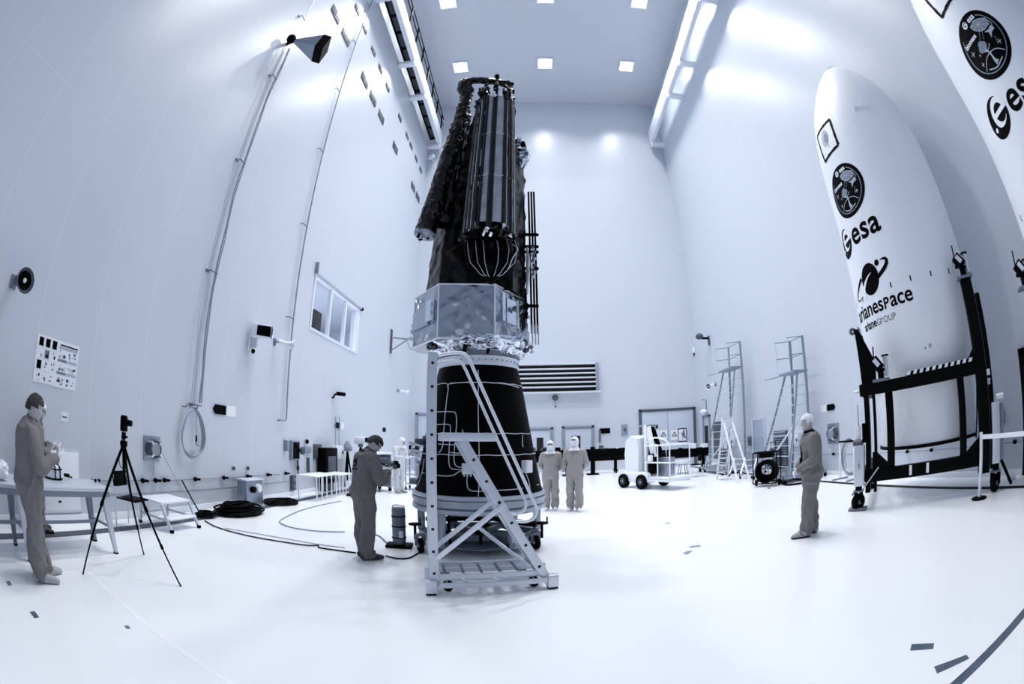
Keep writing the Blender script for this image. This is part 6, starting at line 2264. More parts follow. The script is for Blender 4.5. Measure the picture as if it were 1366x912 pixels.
# ---- white cart with dark drawers behind the bending worker
p0, p1 = FL(493, 657), FL(524, 655)
uu = (p1 - p0).normalized(); nn = Vector((-uu.y, uu.x, 0)); wd_ = (p1 - p0).length
ch_ = UP(510, 605, (p0 + p1) / 2).z
t = thing('tool_cart', 'white framed cart with dark drawers behind the bending worker', 'cart', tuple((p0 + p1) / 2))
k = MB()
for a_ in (0, wd_):
    k.obox(p0 + uu * a_ + nn * .35 + Z_ * (ch_ / 2 + .06), uu * .06, nn * .35, Z_ * (ch_ / 2 - .06), M['white'], .01)
k.obox(p0 + uu * wd_ / 2 + nn * .35 + Z_ * ch_, uu * (wd_ / 2 + .06), nn * .37, Z_ * .03, M['white'], .01)
k.build('frame', parent=t)
for i in range(4):
    z = .18 + (ch_ - .25) * (i + .5) / 4
    dr_ = MB().obox(p0 + uu * wd_ / 2 + nn * .3 + Z_ * z, uu * (wd_ / 2 - .07), nn * .29, Z_ * ((ch_ - .25) / 8 - .012), M['dgray'], .01).build('drawer', parent=t)
    MB().bar(p0 + uu * wd_ * .25 + nn * -.005 + Z_ * (z + .04), p0 + uu * wd_ * .75 + nn * -.005 + Z_ * (z + .04), .02, .02, material=M['gray']).build('handle', parent=dr_)
for a_ in (.05, wd_ - .05):
    for d_ in (.08, .62):
        k = MB(); k.cyl(p0 + uu * a_ + nn * (d_ - .02) + Z_ * .062, p0 + uu * a_ + nn * (d_ + .02) + Z_ * .062, .062, 14, M['rubber']); k.obox(p0 + uu * a_ + nn * d_ + Z_ * .12, uu * .04, nn * .035, Z_ * .02, M['mgray']); k.build('caster', parent=t)
# open shelving seen between the ghostly worker and the cone
p = FL(556, 648)
p0 = Vector((-3.75, 14.6, 0))
t = thing('wire_trolley', 'open metal shelf trolley seen just left of the black cone', 'trolley', tuple(p0))
for sx in (-.4, .4):
    for sy in (-.25, .25):
        MB().tube([p0 + Vector((sx, sy, .1)), p0 + Vector((sx, sy, 1.15))], .022, 8, M['gray']).build('post', parent=t)
        k = MB(); k.cyl(p0 + Vector((sx - .02, sy, .055)), p0 + Vector((sx + .02, sy, .055)), .055, 12, M['rubber']); k.build('caster', parent=t)
for z in (.2, .5, .8, 1.1):
    MB().box((p0.x - .42, p0.y - .27, z - .012), (p0.x + .42, p0.y + .27, z + .012), M['alu'], .004).build('shelf', parent=t)
for i, (dx, z, m, lab) in enumerate(((-.15, .212, 'dgray', 'dark box on the lowest shelf of the metal trolley'), (.2, .512, 'white', 'white box on the second shelf of the metal trolley'), (.1, .812, 'mgray', 'grey box on the third shelf of the metal trolley'))):
    t2 = thing('storage_box', lab, 'box', (p0.x + dx, p0.y, z + .004))
    MB().box((p0.x + dx - .14, p0.y - .2, z + .004), (p0.x + dx + .14, p0.y + .2, z + .15), M[m], .01).build('case', parent=t2)
    MB().box((p0.x + dx - .15, p0.y - .21, z + .15), (p0.x + dx + .15, p0.y + .21, z + .175), M['gray'], .006).build('lid', parent=t2)

# ---- portable filter column beside the dolly
p = FL(533, 729)
hh = UP(531, 674, p).z
t = thing('air_purifier', 'dark upright cylindrical unit with black bands on a flat base', 'appliance', tuple(p))
k = MB(); k.obox(p + Z_ * .025, Vector((.20, .03, 0)), Vector((-.02, .14, 0)), Z_ * .025, M['black'], .015); k.build('base', parent=t)
k = MB(); k.lathe([(0, .05), (.09, .05), (.105, .09), (.105, hh - .05), (.095, hh - .03), (0, hh - .03)], p, 28, material=M['mgray']); bd = k.build('body', parent=t)
for z in (.16, .34, .50):
    MB().lathe([(.1, -.01), (.112, -.01), (.112, .01), (.1, .01)], p + Z_ * z, 28, material=M['black']).build('band', parent=bd)
k = MB(); k.obox(p + Vector((.055, -.088, .22)), Vector((.03, .012, 0)), Vector((-.002, .005, 0)), Z_ * .055, M['paper']); k.build('sticker', parent=bd, smooth=False)
k = MB(); k.tube(curve_pts([p + Vector((-.09, 0, hh - .05)), p + Vector((-.085, 0, hh - .005)), p + Vector((0, 0, hh + .01)), p + Vector((.085, 0, hh - .005)), p + Vector((.09, 0, hh - .05))], 5), .010, 6, M['alu']); k.build('handle', parent=t)

# ---- cables across the floor
def floor_cable(label, px, r, m, z=None):
    pts_ = [FL(x, y, r + .002) for x, y in px]
    k = MB(); k.tube(curve_pts(pts_, 6), r, 6, m)
    c = pts_[len(pts_) // 2]
    return k.build('floor_cable', loc=(c.x, c.y, 0), label=label, cat='cable')
floor_cable('black cable snaking from left wall coil to the round dolly', [(273, 694), (290, 703), (330, 714), (375, 722), (410, 727), (424, 727), (426, 730), (445, 733), (475, 737)], .011, M['black'])
floor_cable('black cable from the bending worker feet to the round dolly', [(515, 741), (530, 744.5), (545, 744), (557, 738), (566, 733)], .011, M['black'])
floor_cable('grey cable curving from the low benches to the bending worker', [(455, 668), (425, 674), (400, 681), (380, 690), (373, 696), (385, 702), (405, 706), (430, 708.5), (460, 709)], .011, M['gray'])
floor_cable('short grey cable feeding the dark cylindrical unit', [(500, 712), (508, 716), (514, 722), (519, 726)], .011, M['mgray'])
floor_cable('pale thin cable running along the black floor cable', [(300, 704), (340, 711), (380, 718), (430, 726.5), (460, 730)], .007, M['ring'])
floor_cable('black hose on the floor right of the round fan', [(1038, 636), (1042, 643), (1048, 646), (1060, 645.5), (1069, 644)], .03, M['black'])

# ---- floor tape and marks
def tape(label, quad, m, name='floor_tape'):
    pts_ = [FL(x, y, .0012) for x, y in quad]
    c = sum(pts_, Vector()) / len(pts_)
    return MB().prism(pts_, (0, 0, .0015), m).build(name, loc=(c.x, c.y, 0), smooth=False, label=label, cat='tape')
tape('grey tape mark nearest the bottom left corner', [(39.5, 816), (46, 815), (52.5, 823), (46, 824.5)], M['tape'])
tape('pale grey tape mark near the shoes of the dark haired worker', [(8, 775.5), (13, 774.5), (16, 780), (11, 781)], M['mgray'])
tape('small grey tape square right of the white floor line start', [(165.5, 834.5), (171, 834), (174.5, 838), (169, 838.5)], M['mgray'])
tape('upper thin grey tape mark in the middle of the floor', [(919, 728.5), (933, 726.5), (935, 728.5), (921, 730.5)], M['gray'])
tape('lower grey tape mark in the middle of the floor', [(910, 738), (917, 734.5), (924, 734.5), (917, 739.5)], M['gray'])
tape('faint small tape mark right of the white lift', [(887, 697), (893, 696.5), (893.5, 698), (888, 698.5)], M['gray'])
tape('tiny dark tape mark on the floor in front of the round fan', [(1024, 650), (1028, 650), (1028, 651.6), (1024, 651.6)], M['dgray'])
tape('grey tape piece lying flat near the bottom right', [(1216, 859), (1246, 857.5), (1245, 865), (1214, 867.5)], M['tape'])
tape('grey tape piece touching the dark floor stripe', [(1246, 889), (1289, 873), (1293, 878), (1250, 898)], M['tape'])
pl0, pl1 = FL(1262, 912), FL(1362, 806)
pr0, pr1 = FL(1286, 912), FL(1366, 822)
q0, q1 = Vector((1.9, 1.11, .001)), Vector((5.6, 1.11, .001))
y0_, y1_ = FL(1276, 905).y, FL(1288, 905).y
c0_, c1_ = FL(1275, 912), FL(1366, 817)
d_ = (c1_ - c0_).normalized(); nl = Vector((-d_.y, d_.x, 0))
hw = abs((FL(1268, 912) - FL(1284, 912)).dot(nl)) / 2
k = MB(); k.prism([c0_ - d_ * 1.2 + nl * hw, c1_ + d_ * 2.5 + nl * hw, c1_ + d_ * 2.5 - nl * hw, c0_ - d_ * 1.2 - nl * hw], (0, 0, .0015), M['tape'])
k.build('floor_tape', loc=(c0_.x, c0_.y, 0), smooth=False, label='long dark floor stripe crossing the bottom right corner', cat='tape')
c0_, c1_ = FL(118, 762), FL(310, 912)
d_ = (c1_ - c0_).normalized(); nl = Vector((-d_.y, d_.x, 0))
k = MB(); k.prism([c0_ + nl * .025, c1_ + d_ * 4 + nl * .025, c1_ + d_ * 4 - nl * .025, c0_ - nl * .025], (0, 0, .0015), M['tapew'])
k.build('floor_tape', loc=(c0_.x, c0_.y, 0), smooth=False, label='white floor line running from the tripod towards the bottom edge', cat='tape')

# ---- black beams on stands near the back wall
def beam_rig(label, x0, x1, y, z0, z1, legs, extra):
    t = thing('lifting_beam', label, 'beam', ((x0 + x1) / 2, y, 0))
    k = MB(); k.box((x0, y - .12, z0), (x1, y + .12, z1), M['black'], .02); k.build('beam', parent=t)
    random.seed(int(x0 * 10) + 3)
    k = MB()
    for i in range(extra):
        xx = random.uniform(x0 + .1, x1 - .1)
        k.box((xx - .08, y - .15, z1 - .02), (xx + random.uniform(.02, .2), y + .15, z1 + random.uniform(.03, .2)), random.choice([M['black'], M['dgray'], M['white']]), .015)
    k.build('fittings', parent=t)
    for xx in legs:
        k = MB(); k.box((xx - .07, y - .07, .1), (xx + .07, y + .07, z0 + .02), M['black'], .01)
        k.box((xx - .09, y - .3, .10), (xx + .09, y + .3, .16), M['black'], .01)
        lg = k.build('leg', parent=t)
        for s_ in (-.24, .24):
            k = MB(); k.cyl((xx - .03, y + s_, .065), (xx + .03, y + s_, .065), .065, 12, M['rubber']); k.obox((xx, y + s_, .115), X_ * .05, Y_ * .05, Z_ * .015, M['black']); k.build('caster', parent=lg)
    return t
beam_rig('long black lifting beam on wheeled stands behind two standing workers', -.2, 4.55, 21.3, .60, 1.18, (2.0, 3.9), 8)
t = thing('lifting_post', 'tall black jacking post beside the long black beam', 'post', (2.75, 20.7, 0))
MB().box((2.63, 20.62, .05), (2.83, 20.82, 1.30), M['black'], .02).build('column', parent=t)
MB().box((2.45, 20.5, 0), (3.0, 20.95, .06), M['black'], .015).build('foot_plate', parent=t)
t = thing('lifting_post', 'black jacking post right of the two standing workers', 'post', (1.55, 20.5, 0))
MB().box((1.45, 20.42, .05), (1.72, 20.6, 1.26), M['black'], .02).build('column', parent=t)
MB().box((1.3, 20.3, 0), (1.9, 20.72, .06), M['black'], .015).build('foot_plate', parent=t)
beam_rig('long black lifting beam on stands behind the white lift', 4.2, 7.35, 18.0, .68, 1.06, (4.7, 7.1), 9)

# ---- white mast lift
A_ = FL(841, 651)
fx = Vector((.93, -.36, 0)).normalized()           # from chassis towards the platform (to the right and nearer)
fx = (FL(890, 655) - FL(838, 651)).normalized()
fy = Vector((-fx.y, fx.x, 0))
LB = FL(846, 651) + fy * .45
def LF(a, d, z): return LB + fx * a + fy * d + Vector((0, 0, z))
t = thing('mast_lift', 'white wheeled mast lift with a railed platform near the back wall', 'lift', tuple(LB))
k = MB(); k.obox(LF(.0, 0, .36), fx * .68, fy * .50, Z_ * .17, M['white'], .06); k.build('chassis', parent=t)
for a_ in (-.45, .42):
    for d_ in (-.50, .50):
        k = MB()
        k.lathe([(.05, -.08), (.20, -.09), (.235, -.06), (.235, .06), (.20, .09), (.05, .08)], LF(a_, d_, .235), 24, fy, M['rubber'])
        wh = k.build('wheel', parent=t)
        k = MB(); k.lathe([(0, -.06), (.10, -.085), (.12, -.06)], LF(a_, d_, .235), 18, fy * (1 if d_ < 0 else -1), M['gray']); k.build('hub', parent=wh)
k = MB()
poly = [LF(-.50, -.38, .53), LF(.12, -.38, .53), LF(.14, -.38, 1.25), LF(.06, -.38, 1.62), LF(-.25, -.38, 1.72), LF(-.48, -.38, 1.55), LF(-.55, -.38, 1.1)]
k.prism(poly, fy * .76, M['white']); k.build('engine_cover', parent=t)
k = MB()
for d_ in (-.16, .16):
    k.obox(LF(.30, d_, 1.25), fx * .06, fy * .06, Z_ * .80, M['white'], .01)
k.obox(LF(.36, 0, 1.2), fx * .04, fy * .13, Z_ * .78, M['black'], .01)
k.obox(LF(.20, 0, 2.02), fx * .24, fy * .2, Z_ * .03, M['gray'], .01)
k.build('mast', parent=t)
k = MB()
k.bar(LF(.36, -.14, 1.98), LF(.62, -.14, 1.0), .10, .18, material=M['white'], bev=.01)
k.bar(LF(.36, .10, 1.9), LF(.70, .10, 1.1), .08, .14, material=M['black'], bev=.01)
k.build('boom_arm', parent=t)
k = MB()
k.prism([LF(.52, -.48, .26), LF(1.62, -.48, .26), LF(1.62, .48, .26), LF(.52, .48, .26)], (0, 0, .07), M['white'])
k.prism([LF(.55, -.48, .34), LF(1.65, -.48, .34), LF(1.75, -.35, .34), LF(1.75, .35, .34), LF(1.65, .48, .34), LF(.55, .48, .34)], (0, 0, .04), M['white'])
k.build('platform_floor', parent=t, smooth=False)
k = MB()
for (a_, d_) in ((.58, -.46), (1.62, -.46), (1.62, .46), (.58, .46), (1.1, -.46)):
    k.tube([LF(a_, d_, .36), LF(a_, d_, 1.38)], .022, 8, M['white'])
for z in (.85, 1.38):
    k.tube([LF(.58, -.46, z), LF(1.62, -.46, z), LF(1.70, -.3, z), LF(1.70, .3, z), LF(1.62, .46, z), LF(.58, .46, z), LF(.58, -.46, z)], .022, 8, M['white'])
k.tube(curve_pts([LF(.58, -.46, 1.38), LF(.72, -.46, 1.55), LF(1.05, -.46, 1.62), LF(1.45, -.46, 1.53), LF(1.62, -.46, 1.38)], 5), .022, 8, M['white'])
k.build('guard_rail', parent=t)
k = MB(); k.obox(LF(.62, .0, .75), fx * .06, fy * .38, Z_ * .36, M['black'], .02); k.obox(LF(.95, .1, .70), fx * .26, fy * .12, Z_ * .28, M['plate'], .01); k.build('control_box', parent=t)
k = MB(); k.obox(LF(.75, -.44, .98), fx * .08, fy * .05, Z_ * .1, M['white'], .015); k.build('control_box', parent=t, label='small white control box on the platform rail')

# ---- stool and folding chair by the lift
p = FL(911, 640)
t = thing('stool', 'small grey stool right of the white lift', 'stool', tuple(p))
k = MB(); k.lathe([(0, .60), (.22, .60), (.23, .62), (.22, .645), (0, .645)], p, 24, material=M['alu']); k.build('seat', parent=t)
for a_ in (45, 135, 225, 315):
    d_ = Vector((cos(radians(a_)), sin(radians(a_)), 0))
    MB().tube([p + d_ * .13 + Z_ * .60, p + d_ * .26 + Z_ * .01], .016, 8, M['mgray']).build('leg', parent=t)
k = MB(); k.tube([p + Vector((cos(2 * pi * j / 20), sin(2 * pi * j / 20), 0)) * .205 + Z_ * .25 for j in range(20)], .010, 6, M['mgray'], closed=True); k.build('foot_ring', parent=t)
p = FL(930, 636) + Vector((.0, .2, 0))
t = thing('stacking_chair', 'dark chair with thin legs between the stool and the black beam end', 'chair', tuple(p))
MB().box((p.x - .2, p.y - .2, .45), (p.x + .2, p.y + .2, .49), M['black'], .012).build('seat', parent=t)
MB().obox(p + Vector((.19, 0, .72)), (.02, 0, 0), (0, .19, 0), (.02, 0, .12), M['black'], .012).build('backrest', parent=t)
for sx in (-.18, .18):
    for sy in (-.18, .18):
        MB().tube([p + Vector((sx, sy, .45)), p + Vector((sx * 1.2, sy * 1.1, .006))], .011, 8, M['alu']).build('leg', parent=t)
for sy in (-.16, .16):
    MB().tube([p + Vector((.19, sy, .47)), p + Vector((.2, sy, .66))], .011, 8, M['alu']).build('back_post', parent=t)
for (x, y, lab) in ((901, 609, 'black cordless drill lying on the second black beam'),):
    pass

# ---- tall rolling ladders at the right wall
def tall_ladder(label, yc, xb, H_top, H_pl, wid, name='rolling_ladder'):
    """steps climb away from the camera; ladder stands near the right wall"""
    t = thing(name, label, 'ladder', (xb, yc, 0))
    x0 = xb - wid / 2; x1 = xb + wid / 2
    yb_ = yc - 1.25                       # near foot
    yt = yc + .15                        # near edge of platform
    yr = yc + .85
    for x in (x0, x1):
        MB().bar((x, yb_, .2), (x, yc - .02, H_top), .045, .08, up=(0, 1, 0), material=M['gray']).build('stile', parent=t)
        MB().bar((x, yr + .9, .2), (x, yr - .1, H_pl), .04, .06, up=(0, 1, 0), material=M['gray']).build('rear_leg', parent=t)
    n = int(H_pl / .27)
    for i in range(1, n):
        f = (i * .27) / H_top
        y = yb_ + (yc - .02 - yb_) * f
        MB().box((x0, y - .02, i * .27 + .1), (x1, y + .05, i * .27 + .13), M['alu'], .004).build('rung', parent=t)
    MB().box((x0 - .05, yc - .25, H_pl - .02), (x1 + .05, yr, H_pl + .04), M['gray'], .01).build('platform', parent=t)
    k = MB()
    for z in (H_pl + .5, H_top - .03):
        k.tube([(x0, yr, z), (x0, yc - .1, z)], .018, 6, M['gray']); k.tube([(x1, yr, z), (x1, yc - .1, z)], .018, 6, M['gray'])
        k.tube([(x0, yr, z), (x1, yr, z)], .018, 6, M['gray'])
        k.tube([(x0, yc - .06, z), (x0 - .5, yc - .3, z - .12)], .014, 6, M['gray'])
    for x in (x0, x1):
        k.tube([(x, yr, H_pl), (x, yr, H_top)], .016, 6, M['gray'])
    k.build('guard_rail', parent=t)
    for x in (x0 - .05, x1 + .05):
        MB().bar((x, yb_ - .3, .12), (x, yr + 1.1, .12), .05, .07, material=M['alu']).build('base_beam', parent=t)
        MB().bar((x, yb_ + .05, .2), (x, yr + .5, 1.9), .04, .045, up=(0, 1, 0), material=M['white']).build('brace', parent=t)
        MB().bar((x, yr + .9, .2), (x, yb_ + .35, 1.9), .04, .045, up=(0, 1, 0), material=M['white']).build('brace', parent=t)
    k = MB()
    for i in range(7):
        y = yb_ - .2 + (yr + 1.2 - yb_) * i / 6
        k.box((x0, y - .02, .10), (x1, y + .02, .14), M['alu'])
    k.box((x0 - .05, yb_ - .3, .16), (x1 + .05, yb_ - .2, .34), M['plate']); k.box((x0 - .05, yb_ - .3, .16), (x0 - .03, yr + 1, .36), M['plate'])
    k.build('base_tray', parent=t, smooth=False)
    for x in (x0 - .05, x1 + .05):
        for y in (yb_ - .25, yr + 1.05):
            k = MB(); k.cyl((x - .03, y, .062), (x + .03, y, .062), .06, 14, M['rubber']); k.obox((x, y, .115), X_ * .035, Y_ * .04, Z_ * .02, M['mgray']); k.build('caster', parent=t)
    return t


def ladder_facing(label, pa, pb, pc, pdd, H_pl, base_near, name='rolling_ladder'):
    """pa, pb: the two stile tops; pc, pdd: their feet"""
    t = thing(name, label, 'ladder', (base_near[0], base_near[1], 0))
    return t


# the ladders stand side-on to the wall: width along the wall, steps rising towards the wall
def wall_ladder(label, px_top, px_pl, px_foot, xw):
    (xa, ya), (xb, yb) = px_top
    A0 = AX(xa, ya, 0, xw); B0 = AX(xb, yb, 0, xw)
    H_top = (A0.z + B0.z) / 2
    H_pl = AX(px_pl[0], px_pl[1], 0, xw).z
    yA, yB = A0.y, B0.y
    c = (yA + yB) / 2; w2 = abs(yA - yB) / 2
    t = thing('rolling_ladder', label, 'ladder', (xw, c, 0))
    for s_ in (-1, 1):
        y = c + s_ * w2
        MB().bar((xw - .15, y + s_ * .12, .25), (xw, y, H_top), .04, .085, up=(1, 0, 0), material=M['gray']).build('stile', parent=t)
        MB().bar((xw - 1.25, y + s_ * .55, .25), (xw - .35, y - s_ * .02, H_pl), .04, .06, up=(1, 0, 0), material=M['gray']).build('rear_leg', parent=t)
    n = int((H_pl - .3) / .30)
    for i in range(n):
        z = .45 + i * .30
        f = (z - .25) / (H_top - .25)
        xx = xw - .15 + .15 * f; ww = w2 + .12 * (1 - f)
        MB().box((xx - .05, c - ww, z - .015), (xx + .03, c + ww, z + .015), M['alu'], .004).build('rung', parent=t)
        if i % 1 == 0:
            f2 = (z - .25) / (H_pl - .25)
            x2 = xw - 1.25 + .9 * f2; w3 = w2 + .55 - .57 * f2
            MB().box((x2 - .02, c - w3, z - .012), (x2 + .02, c + w3, z + .012), M['alu'], .004).build('rung', parent=t)
    MB().box((xw - .55, c - w2 - .06, H_pl - .03), (xw + .03, c + w2 + .06, H_pl + .04), M['gray'], .01).build('platform', parent=t)
    k = MB()
    for z in (H_pl + (H_top - H_pl) * .5, H_top - .02):
        for s_ in (-1, 1):
            k.tube([(xw, c + s_ * w2, z), (xw - .65, c + s_ * w2, z - .05)], .016, 6, M['gray'])
        k.tube([(xw, c - w2, z), (xw, c + w2, z)], .018, 6, M['gray'])
    k.tube([(xw - .3, c + w2, H_pl), (xw - 1.0, c + w2 + .3, H_pl - .1)], .016, 6, M['gray'])
    for s_ in (-1, 1):
        k.tube([(xw - .62, c + s_ * w2, H_pl), (xw - .62, c + s_ * w2, H_top - .1)], .012, 6, M['alu'])
    k.build('guard_rail', parent=t)
    hw_ = w2 + .62
    for s_ in (-1, 1):
        MB().bar((xw - 1.45, c + s_ * hw_, .17), (xw + .2, c + s_ * hw_, .17), .05, .10, material=M['plate']).build('base_beam', parent=t)
        MB().bar((xw - 1.2, c + s_ * (w2 + .5), .2), (xw - .3, c - s_ * w2 * .2, 1.75), .035, .05, up=(1, 0, 0), material=M['white']).build('brace', parent=t)
    for xx in (xw - 1.4, xw + .15, xw - .6):
        MB().bar((xx, c - hw_, .17), (xx, c + hw_, .17), .05, .10, material=M['plate']).build('base_beam', parent=t)
    k = MB()
    k.box((xw - 1.35, c - hw_, .20), (xw + .1, c + hw_, .23), M['plate'])
    for i in range(9):
        yv = c - hw_ + .12 + (2 * hw_ - .24) * i / 8
        k.box((xw - 1.38, yv - .02, .10), (xw - 1.36, yv + .05, .32), M['alu'])
    k.build('base_tray', parent=t, smooth=False)
    for xx in (xw - 1.4, xw + .15):
        for s_ in (-1, 1):
            k = MB(); k.cyl((xx - .025, c + s_ * hw_, .06), (xx + .025, c + s_ * hw_, .06), .06, 14, M['rubber']); k.obox((xx, c + s_ * hw_, .115), X_ * .035, Y_ * .04, Z_ * .02, M['mgray']); k.build('caster', parent=t)
    return t


wall_ladder('tall rolling ladder farther back along the right wall, white step ladder against it', ((971, 460), (987, 458)), (980, 493), None, 8.45)
wall_ladder('tall rolling ladder in front of the slatted louvre on the right wall', ((1053, 452), (1070, 450)), (1066, 497), None, 8.45)
# white step ladder leaning as an A in front of the first tall ladder
def a_ladder(label, foot_l, foot_r, apex, xw, depth):
    a = AX(foot_l[0], foot_l[1], 0, xw); a.z = .02
    c = AX(foot_r[0], foot_r[1], 0, xw); c.z = .02
    top = AX(apex[0], apex[1], 0, xw)
    t = thing('step_ladder', label, 'ladder', (xw, (a.y + c.y) / 2, 0))
    for dx in (0, depth):
        MB().bar(a + X_ * dx, top + X_ * dx * .7, .03, .06, up=(1, 0, 0), material=M['white']).build('stile', parent=t)
        MB().bar(c + X_ * dx, top + X_ * dx * .7, .03, .06, up=(1, 0, 0), material=M['white']).build('rear_leg', parent=t)
    for i in range(1, 8):
        q = a.lerp(top, i / 8.5)
        MB().box((q.x, q.y - .06, q.z - .015), (q.x + depth * (1 - .3 * i / 8.5), q.y + .06, q.z + .015), M['alub'], .004).build('tread', parent=t)
        q2 = q.lerp(c.lerp(top, i / 8.5), .45)
        MB().bar(q + X_ * .0, q2, .03, .03, material=M['alub']).build('tread_support', parent=t)
    MB().box((top.x - .02, top.y - .1, top.z - .02), (top.x + depth * .7 + .02, top.y + .1, top.z + .02), M['alub'], .006).build('top_cap', parent=t)
    return t
a_ladder('white step ladder standing below the farther tall ladder', (956, 620), (984, 622), (964, 558), 6.3, .45)
# folded A frames / small step platforms on casters in front
for i, (x, y, lab) in enumerate(((984, 634, 'low aluminium step platform on casters left of the round fan'), (999, 637, 'low aluminium step platform close beside the round fan'))):
    p = FL(x, y)
    t = thing('step_platform', lab, 'step platform', tuple(p))
    e1 = Vector((.75, .66, 0)).normalized(); e2 = Vector((-e1.y, e1.x, 0))
    for d_ in (-.22, .22):
        MB().bar(p + e2 * d_ + Z_ * .09 - e1 * .25, p + e2 * d_ + Z_ * .62 + e1 * .22, .025, .05, material=M['alub']).build('stile', parent=t)
        MB().bar(p + e2 * d_ + Z_ * .62 + e1 * .22, p + e2 * d_ + Z_ * .09 + e1 * .45, .025, .04, material=M['alu']).build('rear_leg', parent=t)
    for f in (.3, .6, .95):
        q = (p + Z_ * .09 - e1 * .25).lerp(p + Z_ * .62 + e1 * .22, f)
        MB().obox(q, e1 * .08, e2 * .21, Z_ * .012, M['alu']).build('tread', parent=t)
    for d_ in (-.22, .22):
        for a_ in (-.27, .46):
            q = p + e2 * d_ + e1 * a_
            k = MB(); k.cyl(q + e2 * -.02 + Z_ * .05, q + e2 * .02 + Z_ * .05, .05, 12, M['rubber']); k.obox(q + Z_ * .095, e1 * .03, e2 * .03, Z_ * .015, M['mgray']); k.build('caster', parent=t)
# clear acrylic screen
a, c = AX(1005, 575, 0, 7.95), AX(1021, 567, 0, 7.95)
ya, yb = AX(1021, 600, 0, 7.95).y, AX(1005, 600, 0, 7.95).y
t = thing('acrylic_screen', 'tall clear acrylic screen with thin frame behind the round fan', 'screen', (7.95, (ya + yb) / 2, 0))
MB().box((7.94, ya, .08), (7.96, yb, 1.95), M['acryl']).build('pane', parent=t, smooth=False)
for y in (ya, yb):
    MB().box((7.92, y - .03, 0), (7.98, y + .03, 2.0), M['alu'], .006).build('post', parent=t)
    MB().box((7.7, y - .03, 0), (8.2, y + .03, .05), M['alu'], .006).build('foot', parent=t)
MB().box((7.92, ya, 1.95), (7.98, yb, 2.0), M['alu'], .006).build('top_rail', parent=t)
# dark oxygen-style trolleys / tools beside first ladder
for (x, yv, xw, lab, nm) in ((966, 606, 8.55, 'dark pump unit on a small trolley behind the white step ladder', 'pump_unit'), (1010, 606, 8.6, 'dark tool case standing behind the step platforms', 'tool_case')):
    p = AX(x, yv, 0, xw)
    if nm == 'tool_case': p.y = 14.3
    t = thing(nm, lab, 'equipment', (p.x, p.y, 0))
    hz = max(.5, p.z + .25)
    MB().box((p.x - .16, p.y - .22, .12), (p.x + .16, p.y + .22, hz), M['dgray'], .04).build('case', parent=t)
    MB().box((p.x - .2, p.y - .26, 0), (p.x + .2, p.y + .26, .11), M['black'], .02).build('base', parent=t)
    k = MB(); k.tube([(p.x - .1, p.y - .18, hz), (p.x - .1, p.y - .18, hz + .22), (p.x - .1, p.y + .18, hz + .22), (p.x - .1, p.y + .18, hz)], .016, 8, M['black']); k.build('handle', parent=t)

# ---- round drum fan heater
p = FL(1023, 643) * .94; p.z = 0
fd = (Vector((0, 0, 0)) - p); fd.z = 0; fd.normalize(); fs_ = fd.cross(Z_)
fd = (fd * .95 + fs_ * .25).normalized(); fs_ = fd.cross(Z_)
hf = UP(1022, 601, p).z
t = thing('drum_fan', 'black round drum fan with a silver core in a tube frame on wheels', 'fan', tuple(p))
c = p + Z_ * .42
k = MB(); k.lathe([(.29, -.22), (.33, -.20), (.33, .18), (.31, .22), (.29, .20), (.29, -.2)], c, 36, fd, M['black']); k.lathe([(0, -.15), (.29, -.15)], c, 36, fd, M['black']); dm = k.build('drum', parent=t)
k = MB(); k.lathe([(0, .19), (.09, .18), (.15, .15), (.22, .10), (.235, .02)], c + Z_ * .07, 28, fd, M['chrome']); k.build('motor', parent=dm)
k = MB()
for r in (.12, .20, .27):
    k.tube([c + fd * .205 + fs_ * cos(a) * r + Z_ * sin(a) * r for a in [2 * pi * j / 28 for j in range(28)]], .006, 5, M['black'], closed=True)
for a in range(0, 360, 30):
    k.tube([c + fd * .205, c + fd * .205 + (fs_ * cos(radians(a)) + Z_ * sin(radians(a))) * .31], .006, 5, M['black'])
k.build('guard', parent=dm)
k = MB()
for s_ in (-1, 1):
    for d_ in (-.25, .25):
        k.tube([p + fs_ * .36 * s_ + fd * d_ + Z_ * .1, p + fs_ * .36 * s_ + fd * d_ + Z_ * (hf - .04)], .018, 8, M['black'])
    k.tube([p + fs_ * .36 * s_ - fd * .25 + Z_ * (hf - .04), p + fs_ * .36 * s_ + fd * .25 + Z_ * (hf - .04)], .018, 8, M['black'])
for d_ in (-.25, .25):
    k.tube([p - fs_ * .36 + fd * d_ + Z_ * (hf - .04), p + fs_ * .36 + fd * d_ + Z_ * (hf - .04)], .018, 8, M['black'])
    k.tube([p - fs_ * .36 + fd * d_ + Z_ * .1, p + fs_ * .36 + fd * d_ + Z_ * .1], .018, 8, M['black'])
k.build('tube_frame', parent=t)
k = MB(); k.obox(p + Z_ * (hf - .12), fs_ * .22, fd * .18, Z_ * .07, M['black'], .02); k.build('motor_box', parent=t)
for s_ in (-.36, .36):
    k = MB(); q = p + fs_ * s_ - fd * .1 + Z_ * .085; k.cyl(q - fs_ * .03, q + fs_ * .03, .085, 16, M['rubber']); k.build('wheel', parent=t)

